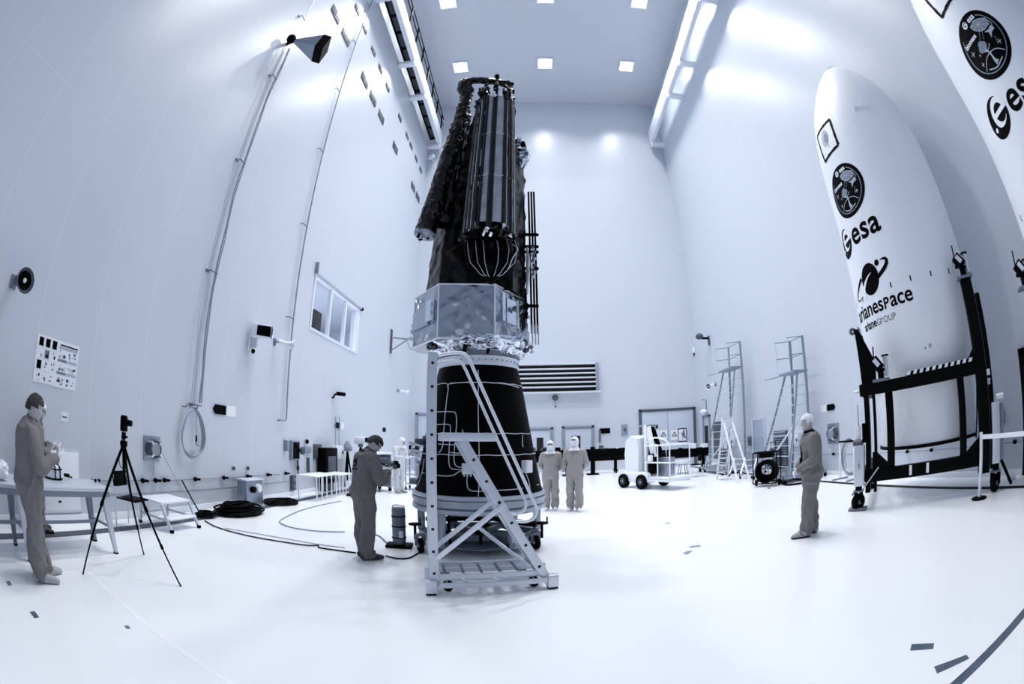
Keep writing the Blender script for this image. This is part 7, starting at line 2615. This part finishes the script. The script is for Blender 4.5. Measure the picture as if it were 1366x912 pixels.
# ---- coiled hose hanging on a floor stand near the frame
p = AX(1130, 640, 0, 8.3); p.z = 0
t = thing('hose_stand', 'white coiled hose on a two-post floor stand left of the fairing frame', 'hose stand', tuple(p))
for s_ in (-.33, .33):
    MB().box((p.x - .02, p.y + s_ - .03, .02), (p.x + .02, p.y + s_ + .03, 1.02), M['white'], .006).build('post', parent=t)
    MB().bar((p.x - .3, p.y + s_, .02), (p.x + .3, p.y + s_, .02), .06, .04, material=M['gray']).build('foot', parent=t)
MB().box((p.x - .03, p.y - .36, 1.0), (p.x + .03, p.y + .36, 1.05), M['black'], .006).build('top_bar', parent=t)
for i in range(7):
    rr_ = .50 - .018 * i
    MB().tube([(p.x + .07 + .025 * (i % 4), p.y - .05 + cos(a) * rr_ * .8, .60 + sin(a) * rr_) for a in [2 * pi * j / 30 for j in range(30)]], .017, 6, M['white'] if i % 2 else M['ring'], closed=True).build('hose_loop', parent=t)

# ---- barrier post with a white belt
p = FL(1306, 665)
t = thing('barrier_post', 'white barrier post on a round black foot in front of the fairing frame', 'barrier', tuple(p))
hb = UP(1309, 578, p).z
k = MB(); k.lathe([(0, 0), (.16, 0), (.165, .012), (.15, .025), (.04, .035), (0, .035)], p, 32, material=M['black']); k.build('foot', parent=t)
k = MB(); k.cyl(p + Z_ * .03, p + Z_ * hb, .032, 16, M['white']); k.build('post', parent=t)
k = MB(); k.lathe([(0, 0), (.036, 0), (.036, .03), (.02, .045), (0, .045)], p + Z_ * (hb - .02), 16, material=M['white']); k.build('cap', parent=t)
e_ = Vector((6.5, 2.5, hb - .05))
k = MB(); k.bar(p + Z_ * (hb - .055), e_.lerp(p + Z_ * (hb - .055), .025), .004, .07, material=M['white']); k.build('belt', parent=t, smooth=False)
q = Vector((e_.x, e_.y, 0))
t = thing('barrier_post', 'second barrier post just beyond the right photo edge', 'barrier', tuple(q))
k = MB(); k.lathe([(0, 0), (.16, 0), (.165, .012), (.15, .025), (.04, .035), (0, .035)], q, 32, material=M['black']); k.build('foot', parent=t)
k = MB(); k.cyl(q + Z_ * .03, q + Z_ * hb, .032, 16, M['white']); k.build('post', parent=t)
# white litter on the floor behind the frame
p = FL(1349, 640)
k = MB(); gr = []
for a_ in range(9):
    ph = -pi / 2 + pi * a_ / 8
    gr.append([p + Vector((cos(ph) * cos(2 * pi * j / 16) * .16, cos(ph) * sin(2 * pi * j / 16) * .12, .055 + sin(ph) * .05)) for j in range(17)])
crumple(k, gr, .05, 12, 5, None, lambda q_, i, j: (q_ - p - Z_ * .04).normalized() * (1 if i > 2 else 0))
k.build('crumpled_sheet', M['white'], loc=tuple(p), smooth=False, label='small crumpled clear plastic sheet on the floor behind the frame', cat='sheet')

# ================================================================== PEOPLE
def remeshed(mb, voxel, smooth_it=2):
    """one continuous surface from overlapping closed volumes: (vertices, faces)"""
    me = bpy.data.meshes.new('volume')
    me.from_pydata([tuple(v) for v in mb.v], [], mb.f)
    bm = bmesh.new(); bm.from_mesh(me)
    bmesh.ops.recalc_face_normals(bm, faces=bm.faces)
    bm.to_mesh(me); bm.free()
    o = bpy.data.objects.new('volume', me)
    COL.objects.link(o)
    m = o.modifiers.new('r', 'REMESH'); m.mode = 'VOXEL'; m.voxel_size = voxel; m.use_smooth_shade = True
    dg = bpy.context.evaluated_depsgraph_get()
    ne = bpy.data.meshes.new_from_object(o.evaluated_get(dg))
    bm = bmesh.new(); bm.from_mesh(ne)
    for _ in range(smooth_it):
        bmesh.ops.smooth_vert(bm, verts=bm.verts, factor=.5, use_axis_x=True, use_axis_y=True, use_axis_z=True)
    bm.verts.ensure_lookup_table(); bm.normal_update()
    vs = [v.co.copy() for v in bm.verts]; ns = [v.normal.copy() for v in bm.verts]
    fs = [tuple(v.index for v in f.verts) for f in bm.faces]
    bm.free()
    bpy.data.objects.remove(o); bpy.data.meshes.remove(me); bpy.data.meshes.remove(ne)
    return vs, ns, fs


def limb(mb, pts, rads, n=12, dens=4):
    P = curve_pts(pts, dens)
    k = len(pts) - 1
    rr = []
    for i in range(len(P)):
        f = i / (len(P) - 1) * k
        j = min(int(f), k - 1)
        rr.append(rads[j] + (rads[j + 1] - rads[j]) * (f - j))
    # rounded ends
    t0 = (P[0] - P[1]).normalized(); t1 = (P[-1] - P[-2]).normalized()
    P = [P[0] + t0 * rr[0] * .8, P[0] + t0 * rr[0] * .5] + P + [P[-1] + t1 * rr[-1] * .5, P[-1] + t1 * rr[-1] * .8]
    rr = [rr[0] * .3, rr[0] * .75] + rr + [rr[-1] * .75, rr[-1] * .3]
    mb.tube(P, rr, n)


def hand_volume(w, d, n, s, curl, side):
    """w wrist, d direction of the palm, n palm normal (curl direction), side = towards the thumb"""
    mb = MB()
    d = d.normalized(); n = (n - d * n.dot(d)).normalized(); t = d.cross(n)
    if t.dot(side) < 0: t = -t
    rot = Matrix((t, n, d)).transposed()
    mb.ell(w + d * .046 * s, .040 * s, .017 * s, .052 * s, 14, 10, rot=rot)
    mb.ell(w + d * .005 * s, .028 * s, .022 * s, .04 * s, 12, 8, rot=rot)
    for i, (off, L, b) in enumerate(((.030, .070, .0092), (.010, .078, .0095), (-.011, .073, .0090), (-.030, .056, .0080))):
        p = w + d * (.086 - abs(i - 1.2) * .004) * s + t * off * s
        pts = [p - d * .02 * s]
        a = 0
        for seg, fl in ((.42, .75), (.32, 1.0), (.26, .8)):
            pts.append(p)
            a += curl * fl
            p = p + (d * cos(a) + n * sin(a) + t * off * .6).normalized() * L * seg * s
        pts.append(p)
        limb(mb, pts, [b * s] * 2 + [b * .95 * s, b * .88 * s, b * .75 * s][:len(pts) - 2], 8, 3)
    p = w + d * .026 * s + t * .032 * s
    q = p + (d * .55 + t * .75 + n * .25).normalized() * .036 * s
    r = q + (d * .85 + t * .2 + n * (.25 + curl * .5)).normalized() * .034 * s
    limb(mb, [w + d * .02 * s, p, q, r], [.014 * s, .0125 * s, .011 * s, .0085 * s], 8, 3)
    return mb


def person(label, pos, face, H=1.76, lean=0.0, head=(0, 0), arms=None, feet=None, suit='suit', skin='skin', hands='glove', hair=None, hood=False, mask=False, shoe='shoec', sole=None, extra=None, seed=1, glasses=False, bulk=1.0):
    s = H / 1.76
    fy = Vector((face[0], face[1], 0)).normalized()
    fx = Vector((fy.y, -fy.x, 0))
    pos = Vector((pos[0], pos[1], 0))
    def W(q): return pos + fx * q[0] * s + fy * q[1] * s + Vector((0, 0, q[2] * s))
    def WD(q): return fx * q[0] + fy * q[1] + Vector((0, 0, q[2]))
    Lm = Matrix.Rotation(-lean, 3, 'X')
    HIP = Vector((0, 0, .95))
    def LB(q):                          # upper body leans forward about the hips
        q = Vector(q)
        if q.z <= .95: return q
        f = min(1, (q.z - .95) / .25)
        return HIP + Matrix.Rotation(-lean * f, 3, 'X') @ (q - HIP)
    NK = Vector((0, .02, 1.53))
    Hm = Matrix.Rotation(head[0], 3, 'Z') @ Matrix.Rotation(head[1], 3, 'X')
    def HB(q): return LB(NK) + Lm @ (Hm @ (Vector(q) - NK))
    mb = MB(); caps = []
    # torso
    prof = [(.80, .10, .085, 0), (.86, .160, .120, -.005), (.95, .180, .140, -.008), (1.05, .170, .133, 0), (1.15, .168, .130, .0), (1.27, .185, .137, .004), (1.37, .195, .132, 0), (1.44, .170, .112, -.006), (1.485, .105, .085, 0), (1.53, .062, .062, .01)]
    n = 20
    vs, fs = [], []
    for (z, rx, ry, yo) in prof:
        for j in range(n):
            a = 2 * pi * j / n
            e = 2.5
            c_, s_ = cos(a), sin(a)
            kx = abs(c_) ** (2 / e) * (1 if c_ >= 0 else -1); ky = abs(s_) ** (2 / e) * (1 if s_ >= 0 else -1)
            vs.append(W(LB((rx * bulk * kx, yo + ry * bulk * ky, z))))
    for i in range(len(prof) - 1):
        for j in range(n):
            fs.append((i * n + j, i * n + (j + 1) % n, (i + 1) * n + (j + 1) % n, (i + 1) * n + j))
    fs += [tuple(range(n - 1, -1, -1)), tuple((len(prof) - 1) * n + j for j in range(n))]
    mb.add(vs, fs)
    caps.append((W(LB((0, 0, .85))), W(LB((0, 0, 1.42))), .17 * s, suit))
    # neck, head
    limb(mb, [W(LB((0, 0, 1.44))), W(LB((0, .012, 1.50))), W(HB((0, .03, 1.60)))], [.062 * s, .056 * s, .055 * s])
    caps.append((W(LB((0, 0.01, 1.50))), W(HB((0, .02, 1.58))), .055 * s, skin))
    HR = Matrix((WD(Lm @ (Hm @ Vector((1, 0, 0)))), WD(Lm @ (Hm @ Vector((0, 1, 0)))), WD(Lm @ (Hm @ Vector((0, 0, 1)))))).transposed()
    def hell(c, rx, ry, rz): mb.ell(W(HB(c)), rx * s, ry * s, rz * s, 18, 12, rot=HR)
    hell((0, .028, 1.655), .076, .097, .105)
    hell((0, .05, 1.60), .060, .072, .066)
    hell((0, .085, 1.565), .034, .036, .028)
    hell((0, .122, 1.625), .013, .020, .024); hell((0, .133, 1.612), .013, .014, .010)
    hell((0, .106, 1.668), .050, .018, .014)
    for sx in (-1, 1):
        hell((.076 * sx, .022, 1.635), .011, .021, .031)
        hell((.036 * sx, .092, 1.615), .022, .022, .020)
    hell((0, .116, 1.585), .022, .012, .006); hell((0, .112, 1.573), .019, .012, .007)
    caps.append((W(HB((0, .04, 1.60))), W(HB((0, .03, 1.68))), .09 * s, skin))
    # legs
    feet = feet or (((-.10, .0), 0.15), ((.10, .0), -.15))
    for (sx, (fp, fr)) in zip((-1, 1), feet):
        hip = Vector((.088 * sx, -.005, .93)); ank = Vector((fp[0], fp[1] - .02, .085))
        kn = hip.lerp(ank, .5) + Vector((.012 * sx, .025, .02))
        limb(mb, [W(hip), W(hip.lerp(kn, .5)), W(kn), W(kn.lerp(ank, .45) + Vector((0, -.015, 0))), W(kn.lerp(ank, .85)), W(ank)], [.108 * s * bulk, .098 * s * bulk, .082 * s * bulk, .083 * s * bulk, .076 * s, .066 * s], 14)
        caps.append((W(hip), W(ank + Vector((0, 0, .01))), .085 * s, suit))
        td = Vector((sin(-fr), cos(fr), 0))
        heel = Vector((fp[0], fp[1], 0)) - td * .075; toe = Vector((fp[0], fp[1], 0)) + td * .175
        limb(mb, [W(heel + Z_ * .045), W(heel.lerp(toe, .35) + Z_ * .05), W(heel.lerp(toe, .75) + Z_ * .036), W(toe + Z_ * .028)], [.036 * s, .042 * s, .036 * s, .024 * s], 12)
        caps.append((W(heel + Z_ * .03), W(toe + Z_ * .02), .035 * s, 'shoed'))
    # arms
    arms = arms or [((-.245, -.02, 1.15), (-.25, .06, .92), (0, .2, -1), (1, 0, 0)), ((.245, -.02, 1.15), (.25, .06, .92), (0, .2, -1), (-1, 0, 0))]
    hv = []
    for sx, (el, wr, hd, pn) in zip((-1, 1), arms):
        sh = LB((.185 * sx, -.005, 1.405)); el = LB(el); wr = LB(wr)
        wv = wr - (wr - el).normalized() * .015
        limb(mb, [W(LB((.10 * sx, 0, 1.40))), W(sh), W(sh.lerp(el, .5)), W(el), W(el.lerp(wr, .5)), W(wv)], [.075 * s, .078 * s * bulk, .068 * s * bulk, .062 * s * bulk, .056 * s, .047 * s], 12)
        caps.append((W(sh), W(el), .07 * s, suit)); caps.append((W(el), W(wv), .055 * s, suit))
        hdw = Lm @ Vector(hd) if lean else Vector(hd)
        h = hand_volume(W(wr), WD(hdw), WD(Vector(pn)), s, .42, WD(Vector((-sx * .6, .3, .6))))
        hv.append(h)
    vs, ns, fs = remeshed(mb, .0085 * s, 2)
    # cloth folds on the coverall
    random.seed(seed)
    o1 = Vector((seed * 3.7, seed * 1.9, seed * 5.3))
    def cls(p):
        best = (9, skin)
        for a, b, r, m in caps:
            ab = b - a
            t = max(0, min(1, (p - a).dot(ab) / max(ab.length_squared, 1e-9)))
            dd = (p - (a + ab * t)).length / r
            if dd < best[0]: best = (dd, m)
        return best[1]
    kinds = [cls(v) for v in vs]
    out = []
    for v, nn, kd in zip(vs, ns, kinds):
        if kd == suit:
            q = Vector((v.x * 7, v.y * 7, v.z * 4.2)) + o1
            w1 = 1 - abs(noise.noise(q + Vector((noise.noise(q * .6) * 1.5, 0, 0)))) * 2
            w2 = noise.noise(Vector((v.x * 16, v.y * 16, v.z * 11)) + o1)
            zz_ = (v.z - pos.z) / s
            band = .6 + .9 * math.exp(-((zz_ - .18) / .16) ** 2) + .5 * math.exp(-((zz_ - .5) / .12) ** 2) + .6 * math.exp(-((zz_ - .9) / .14) ** 2)
            v = v + nn * (.024 * w1 + .010 * w2) * band
        out.append(v)
    M_ = MB()
    names = [suit, skin, 'shoed', hands]
    for nm in names: M_.mi(M[nm])
    M_.v = list(out); M_.f = list(fs)
    M_.m = [M_.mi(M[max(set(kk), key=kk.count)]) for kk in [[kinds[i] for i in f] for f in fs]]
    for h in hv:
        a, b, c = remeshed(h, .0046 * s, 1)
        M_.add(a, c, M[hands])
    root = M_.build('person', loc=pos, label=label, cat='person', fix=False)
    # ---------------- clothing pieces and hair as children
    def head_shell(name, m, keep, sc, amp=0, thick=.006, extra_neck=False):
        k = MB()
        R, C = 24, 32
        grid = []
        for i in range(R + 1):
            ph = -pi / 2 + pi * i / R
            row = []
            for j in range(C):
                a = 2 * pi * j / C
                u_ = Vector((cos(ph) * cos(a), cos(ph) * sin(a), sin(ph)))
                e = 1 + amp * noise.noise(u_ * 6 + o1)
                c = Vector((0, .034, 1.643))
                q = c + Vector((u_.x * .080 * sc * e, u_.y * .100 * sc * e + (.008 if u_.y > 0 and u_.z < .1 else 0), u_.z * .115 * sc * e))
                row.append((q, u_))
            grid.append(row)
        vs2 = [W(HB(q)) for r in grid for q, u_ in r]
        fs2 = []
        for i in range(R):
            for j in range(C):
                j2 = (j + 1) % C
                um = (grid[i][j][1] + grid[i + 1][j2][1] + grid[i][j2][1] + grid[i + 1][j][1]).normalized()
                if keep(um):
                    fs2.append((i * C + j, i * C + j2, (i + 1) * C + j2, (i + 1) * C + j))
        used = sorted({i for f in fs2 for i in f}); mp = {q: i for i, q in enumerate(used)}
        k.add([vs2[i] for i in used], [tuple(mp[i] for i in f) for f in fs2], M[m])
        o = k.build(name, parent=root)
        md = o.modifiers.new('thickness', 'SOLIDIFY'); md.thickness = thick * s; md.offset = 1
        return o
    if hood:
        head_shell('hood', 'hood', lambda u_: not (u_.y > .35 and -.55 < u_.z < .42 and abs(u_.x) < .68), 1.10, .05)
        k = MB()
        ring = []
        for i, (z, r) in enumerate(((1.60, .082), (1.55, .080), (1.50, .092), (1.46, .120), (1.44, .15))):
            ring.append((r, z))
        n_ = 20
        vs2 = []
        for (r, z) in ring:
            for j in range(n_):
                a = 2 * pi * j / n_
                q = Vector((cos(a) * r * 1.05, .018 + sin(a) * r * .95, z))
                vs2.append(W(HB(q) if z > 1.54 else LB(q)))
        fs2 = [(i * n_ + j, i * n_ + (j + 1) % n_, (i + 1) * n_ + (j + 1) % n_, (i + 1) * n_ + j) for i in range(len(ring) - 1) for j in range(n_)]
        k.add(vs2, fs2, M['hood'])
        o = k.build('hood_collar', parent=root)
        md = o.modifiers.new('thickness', 'SOLIDIFY'); md.thickness = .006; md.offset = 1
    else:
        k = MB()
        vs2 = []; n_ = 20
        for (z, r) in ((1.535, .066), (1.515, .076), (1.475, .098), (1.462, .112)):
            for j in range(n_):
                a = 2 * pi * j / n_
                vs2.append(W(LB((cos(a) * r * 1.08, .012 + sin(a) * r, z))))
        k.add(vs2, [(i * n_ + j, i * n_ + (j + 1) % n_, (i + 1) * n_ + (j + 1) % n_, (i + 1) * n_ + j) for i in range(3) for j in range(n_)], M['dgray' if not hair == 'none' else suit])
        o = k.build('collar', parent=root)
        md = o.modifiers.new('thickness', 'SOLIDIFY'); md.thickness = .006; md.offset = 1
    if hair and hair != 'none':
        head_shell('hair', hair, lambda u_: (u_.z > .38 and u_.y < .86) or (u_.y < .12 and u_.z > -.42 and not (abs(u_.x) > .8 and u_.z < .02)), 1.05, .10, .012)
    if mask:
        head_shell('face_mask', 'white', lambda u_: u_.y > .42 and -.75 < u_.z < -.02 and abs(u_.x) < .72, 1.10, .0, .004)
    if glasses:
        k = MB()
        for sx in (-1, 1):
            k.tube([W(HB((.034 * sx + cos(a) * .022, .128, 1.645 + sin(a) * .017))) for a in [2 * pi * j / 16 for j in range(16)]], .003, 6, M['black'], closed=True)
            k.tube([W(HB((.056 * sx, .126, 1.65))), W(HB((.078 * sx, .09, 1.65))), W(HB((.083 * sx, .02, 1.65)))], .003, 6, M['black'])
        k.tube([W(HB((-.012, .13, 1.648))), W(HB((.012, .13, 1.648)))], .003, 6, M['black'])
        k.build('glasses', parent=root)
    for (fp, fr) in feet:
        k = MB()
        td = Vector((sin(-fr), cos(fr), 0))
        heel = Vector((fp[0], fp[1], 0)) - td * .085; toe = Vector((fp[0], fp[1], 0)) + td * .195
        v_ = MB()
        limb(v_, [W(heel + Z_ * .048), W(heel.lerp(toe, .33) + Z_ * .056), W(heel.lerp(toe, .72) + Z_ * .044), W(toe + Z_ * .034)], [.045 * s, .053 * s, .047 * s, .030 * s], 14)
        limb(v_, [W(heel.lerp(toe, .22) + Z_ * .06), W(heel.lerp(toe, .20) + Z_ * .125)], [.052 * s, .060 * s], 14)
        gx = v_.v
        vs2 = []
        for q in gx:
            h_ = noise.noise(q * 24 + o1) * .006
            vs2.append(Vector((q.x + h_, q.y - h_, max(q.z + h_ * .6, .004))))
        k.add(vs2, v_.f, M[shoe])
        sh_ = k.build('shoe', parent=root)
        if sole:
            k = MB()
            pl_ = []
            sd = Vector((td.y, -td.x, 0))
            for f_, w_2 in ((0, .030), (.1, .045), (.35, .044), (.65, .052), (.85, .046), (1.0, .022)):
                pl_.append((heel.lerp(toe, f_ * 1.06), w_2))
            poly = [W(q - sd * w_2) for q, w_2 in pl_] + [W(q + sd * w_2) for q, w_2 in reversed(pl_)]
            k.prism([q + Z_ * .003 for q in poly], Z_ * .016, M[sole])
            k.build('sole', parent=sh_, smooth=False)
    if extra:
        extra(root, W, LB, HB, WD, s)
    return root


def strap_extra(root, W, LB, HB, WD, s):
    # dark collar and strap from the neck across the chest
    k = MB()
    pts = [LB((.07, -.09, 1.485)), LB((.105, -.02, 1.475)), LB((.10, .075, 1.445)), LB((.03, .147, 1.34)), LB((-.02, .155, 1.25)), LB((-.03, .158, 1.16))]
    k.tube(curve_pts([W(q) for q in pts], 5), .016, 6, M['black'])
    k.tube(curve_pts([W(LB((-.07, -.09, 1.485))), W(LB((-.105, -.02, 1.475))), W(LB((-.09, .08, 1.44))), W(LB((-.03, .15, 1.33))), W(LB((-.03, .158, 1.2)))], 5), .016, 6, M['black'])
    k.tube(curve_pts([W(LB((cos(a) * .085, .012 + sin(a) * .078, 1.51))) for a in [2 * pi * j / 12 for j in range(12)]], 2, True), .022, 8, M['black'], closed=True)
    k.build('neck_strap', parent=root)
    k = MB(); k.obox(W(LB((-.03, .175, 1.10))), WD((.035, 0, 0)) * s, WD((0, .016, 0)), (0, 0, .06), M['black'], .01); k.build('badge_holder', parent=root)


def back_logo(root, W, LB, HB, WD, s):
    k = MB()
    def bp_(x, z): return W(LB((x, -.152, z)))
    for i, (pts, w_) in enumerate((([(-.05, 1.33), (-.02, 1.37), (.02, 1.36), (.03, 1.31), (0, 1.28), (-.03, 1.29)], .016), ([(-.08, 1.24), (.07, 1.25)], .012), ([(.03, 1.36), (.06, 1.40)], .01))):
        k.tube(curve_pts([bp_(x - .02, z) for x, z in pts], 4), w_, 6, M['black'])
    k.build('back_print', parent=root)
    k = MB()
    k.tube([W(HB((cos(a) * .088, .03 + sin(a) * .106, 1.66))) for a in [2 * pi * j / 28 for j in range(28)]], .005, 6, M['black'], closed=True)
    k.build('head_band', parent=root)
    k = MB()
    k.tube(curve_pts([W(LB((-.10, -.03, 1.49))), W(LB((-.03, -.085, 1.50))), W(LB((.04, -.085, 1.5))), W(LB((.11, -.02, 1.485)))], 5), .012, 6, M['black'])
    k.tube(curve_pts([W(LB((.11, -.02, 1.485))), W(LB((.12, .08, 1.44))), W(LB((.09, .2, 1.36))), W(LB((.05, .34, 1.33)))], 5), .009, 6, M['black'])
    k.build('neck_strap', parent=root)


# the worker bending over a camera
p = FL(489, 744)
fc = (.62, .70)
person('person in grey coverall seen from behind, bending over a camera beside the cone', (p.x, p.y), fc, 1.77, lean=.10, head=(-.25, -.62),
       arms=[((-.255, .10, 1.13), (-.07, .30, 1.27), (.35, .75, .25), (.6, 0, .6)), ((.255, .10, 1.13), (.09, .30, 1.25), (-.35, .75, .25), (-.6, 0, .6))],
       feet=(((-.11, .02), .25), ((.11, -.02), -.25)), suit='suitd', hair='hair', hands='glove', shoe='shoed', extra=back_logo, seed=3, bulk=1.12)
fv = Vector((fc[0], fc[1], 0)).normalized(); sv = Vector((fv.y, -fv.x, 0))
cpos = Vector((p.x, p.y, 0)) + fv * .47 + Z_ * 1.31
t = thing('still_camera', 'dark camera with a white top held by the bending worker', 'camera', tuple(cpos - Z_ * .06))
k = MB(); k.obox(cpos, sv * .07, fv * .035, Z_ * .045, M['dgray'], .012); k.obox(cpos + Z_ * .055, sv * .03, fv * .03, Z_ * .02, M['white'], .008); k.build('body', parent=t)
k = MB(); k.lathe([(0, .03), (.034, .03), (.036, .10), (.03, .105), (0, .095)], cpos, 18, fv, M['black']); k.build('lens', parent=t)
k = MB(); k.obox(cpos + sv * .08 + Z_ * .05, sv * .04, fv * .02, Z_ * .025, M['black'], .008); k.build('viewfinder', parent=t)

# ghostly worker in white behind
p = FL(533, 657)
person('person in white hooded coverall working at the far left of the cone', (p.x, p.y), (.75, -.45), 1.74, lean=.06, head=(.2, -.3),
       arms=[((-.25, .10, 1.14), (-.10, .32, 1.20), (.2, .8, .2), (.6, 0, .5)), ((.25, .12, 1.14), (.11, .33, 1.16), (-.2, .8, .2), (-.6, 0, .5))],
       suit='suitw', hood=True, mask=False, hands='glove', shoe='shoec', seed=5)
# two onlookers right of the cone
p = FL(735, 680)
back_arms = [((-.262, -.06, 1.14), (-.10, -.175, .99), (.75, -.1, -.5), (0, -.3, 1)), ((.262, -.06, 1.14), (.10, -.19, 1.0), (-.75, -.1, -.5), (0, -.3, 1))]
person('person in pale coverall and white mask, left of two onlookers beside the cone', (p.x, p.y), (-.12, -1), 1.66, lean=-.02, head=(.05, .05),
       arms=back_arms, suit='suitl', hood=True, mask=True, hands='glove', shoe='glove', seed=7)
p = FL(767, 681)
person('person in grey coverall and white hood looking up, right of two onlookers', (p.x, p.y), (-.28, -.95), 1.74, lean=-.02, head=(-.35, .22),
       arms=back_arms, suit='suitl', hood=True, mask=True, hands='glove', shoe='glove', seed=9, feet=(((-.10, .05), .3), ((.11, -.02), -.2)))
# lone worker at the right
p = FL(1079, 713)
person('person in grey coverall with clasped gloved hands standing alone near the fairing frame', (p.x, p.y), (-.90, .34), 1.80, lean=.02, head=(-.08, -.03),
       arms=[((-.255, .03, 1.13), (-.055, .225, .985), (.6, .5, -.45), (.4, -.6, 0)), ((.255, .03, 1.13), (.05, .235, .97), (-.6, .5, -.4), (-.4, -.6, 0))],
       suit='suit', hood=False, hair='hood', hands='glove', shoe='shoec', sole='black', extra=strap_extra, seed=11, bulk=1.14, feet=(((-.11, .10), .1), ((.10, -.06), -.12)))
# two workers at the table
p = FL(57, 772)
person('person with dark hair in grey coverall standing in front of the metal table', (p.x, p.y), (.16, .98), 1.73, lean=.03, head=(-.1, -.25),
       arms=[((-.25, .06, 1.14), (-.08, .30, 1.22), (.3, .8, .3), (.6, 0, .5)), ((.26, .08, 1.13), (.12, .32, 1.22), (-.2, .8, .35), (-.6, 0, .5))],
       suit='suit', hair='hair', hands='glove', shoe='shoec', seed=13, bulk=1.12, feet=(((-.10, .10), .1), ((.10, -.03), -.35)))
p = FL(69, 718)
person('person in a light cap and glasses standing behind the metal table by the wall', (-5.95, p.y - .02), (.30, .95), 1.66, lean=.05, head=(-.1, -.12),
       arms=[((-.25, .06, 1.14), (-.05, .30, 1.22), (.3, .8, .3), (.6, 0, .5)), ((.25, .10, 1.13), (.10, .33, 1.20), (-.2, .8, .35), (-.6, 0, .5))],
       suit='suit', hair='hood', hands='glove', shoe='shoed', seed=15, glasses=True)

# ================================================================== GROUPS (every repeated kind carries a shared phrase)
_kinds = {}
for o in bpy.data.objects:
    if o.parent is None and o.get('category'):
        for a, b in (('the left wall', 'the window wall'), ('on left wall', 'on the window wall'), ('by left wall', 'by the window wall'), ('of left wall', 'of the window wall'), ('left wall', 'window wall'), ('the right wall', 'the fairing wall'), ('of right wall', 'of the fairing wall'), ('on right wall', 'on the fairing wall'), ('right wall', 'fairing wall'), ('the the', 'the')):
            o['label'] = o['label'].replace(a, b)
        if o.type in ('MESH', 'EMPTY'):
            _kinds.setdefault(o.name.split('.')[0], []).append(o)
for k, lst in _kinds.items():
    if len(lst) > 1:
        for o in lst:
            if not o.get('group'):
                w = k.replace('_', ' ')
                o['group'] = ('people' if w == 'person' else w + ('es' if w.endswith(('s', 'x', 'ch')) else 's')) + ' in the clean hall'

# ================================================================== CAMERA, WORLD, COLOUR
cd = bpy.data.cameras.new('camera')
cd.type = 'PANO'
try:
    cd.panorama_type = 'FISHEYE_EQUISOLID'
    cd.fisheye_lens = FPX / 1366 * 36.0
    cd.fisheye_fov = radians(220)
except Exception:
    cd.cycles.panorama_type = 'FISHEYE_EQUISOLID'
    cd.cycles.fisheye_lens = FPX / 1366 * 36.0
    cd.cycles.fisheye_fov = radians(220)
cd.sensor_width = 36.0
cd.sensor_height = 24.0
cd.sensor_fit = 'HORIZONTAL'
cd.clip_end = 200
co = bpy.data.objects.new('camera', cd)
COL.objects.link(co)
co.matrix_world = Matrix.Translation(E0) @ CAM_ROT.to_4x4()
SC.camera = co
wd = bpy.data.worlds.new('world')
SC.world = wd
wd.use_nodes = True
wd.node_tree.nodes['Background'].inputs['Color'].default_value = (0.5, 0.6, 0.8, 1)
wd.node_tree.nodes['Background'].inputs['Strength'].default_value = 0.05
SC.view_settings.view_transform = 'Standard'
SC.view_settings.look = 'None'
SC.view_settings.exposure = -0.07
SC.view_settings.gamma = 1.0
SC.view_settings.use_curve_mapping = False
SC.cycles.use_denoising = True
SC.cycles.max_bounces = 10
SC.cycles.diffuse_bounces = 6
for o in bpy.data.objects:
    if '_w' in o:
        del o['_w']
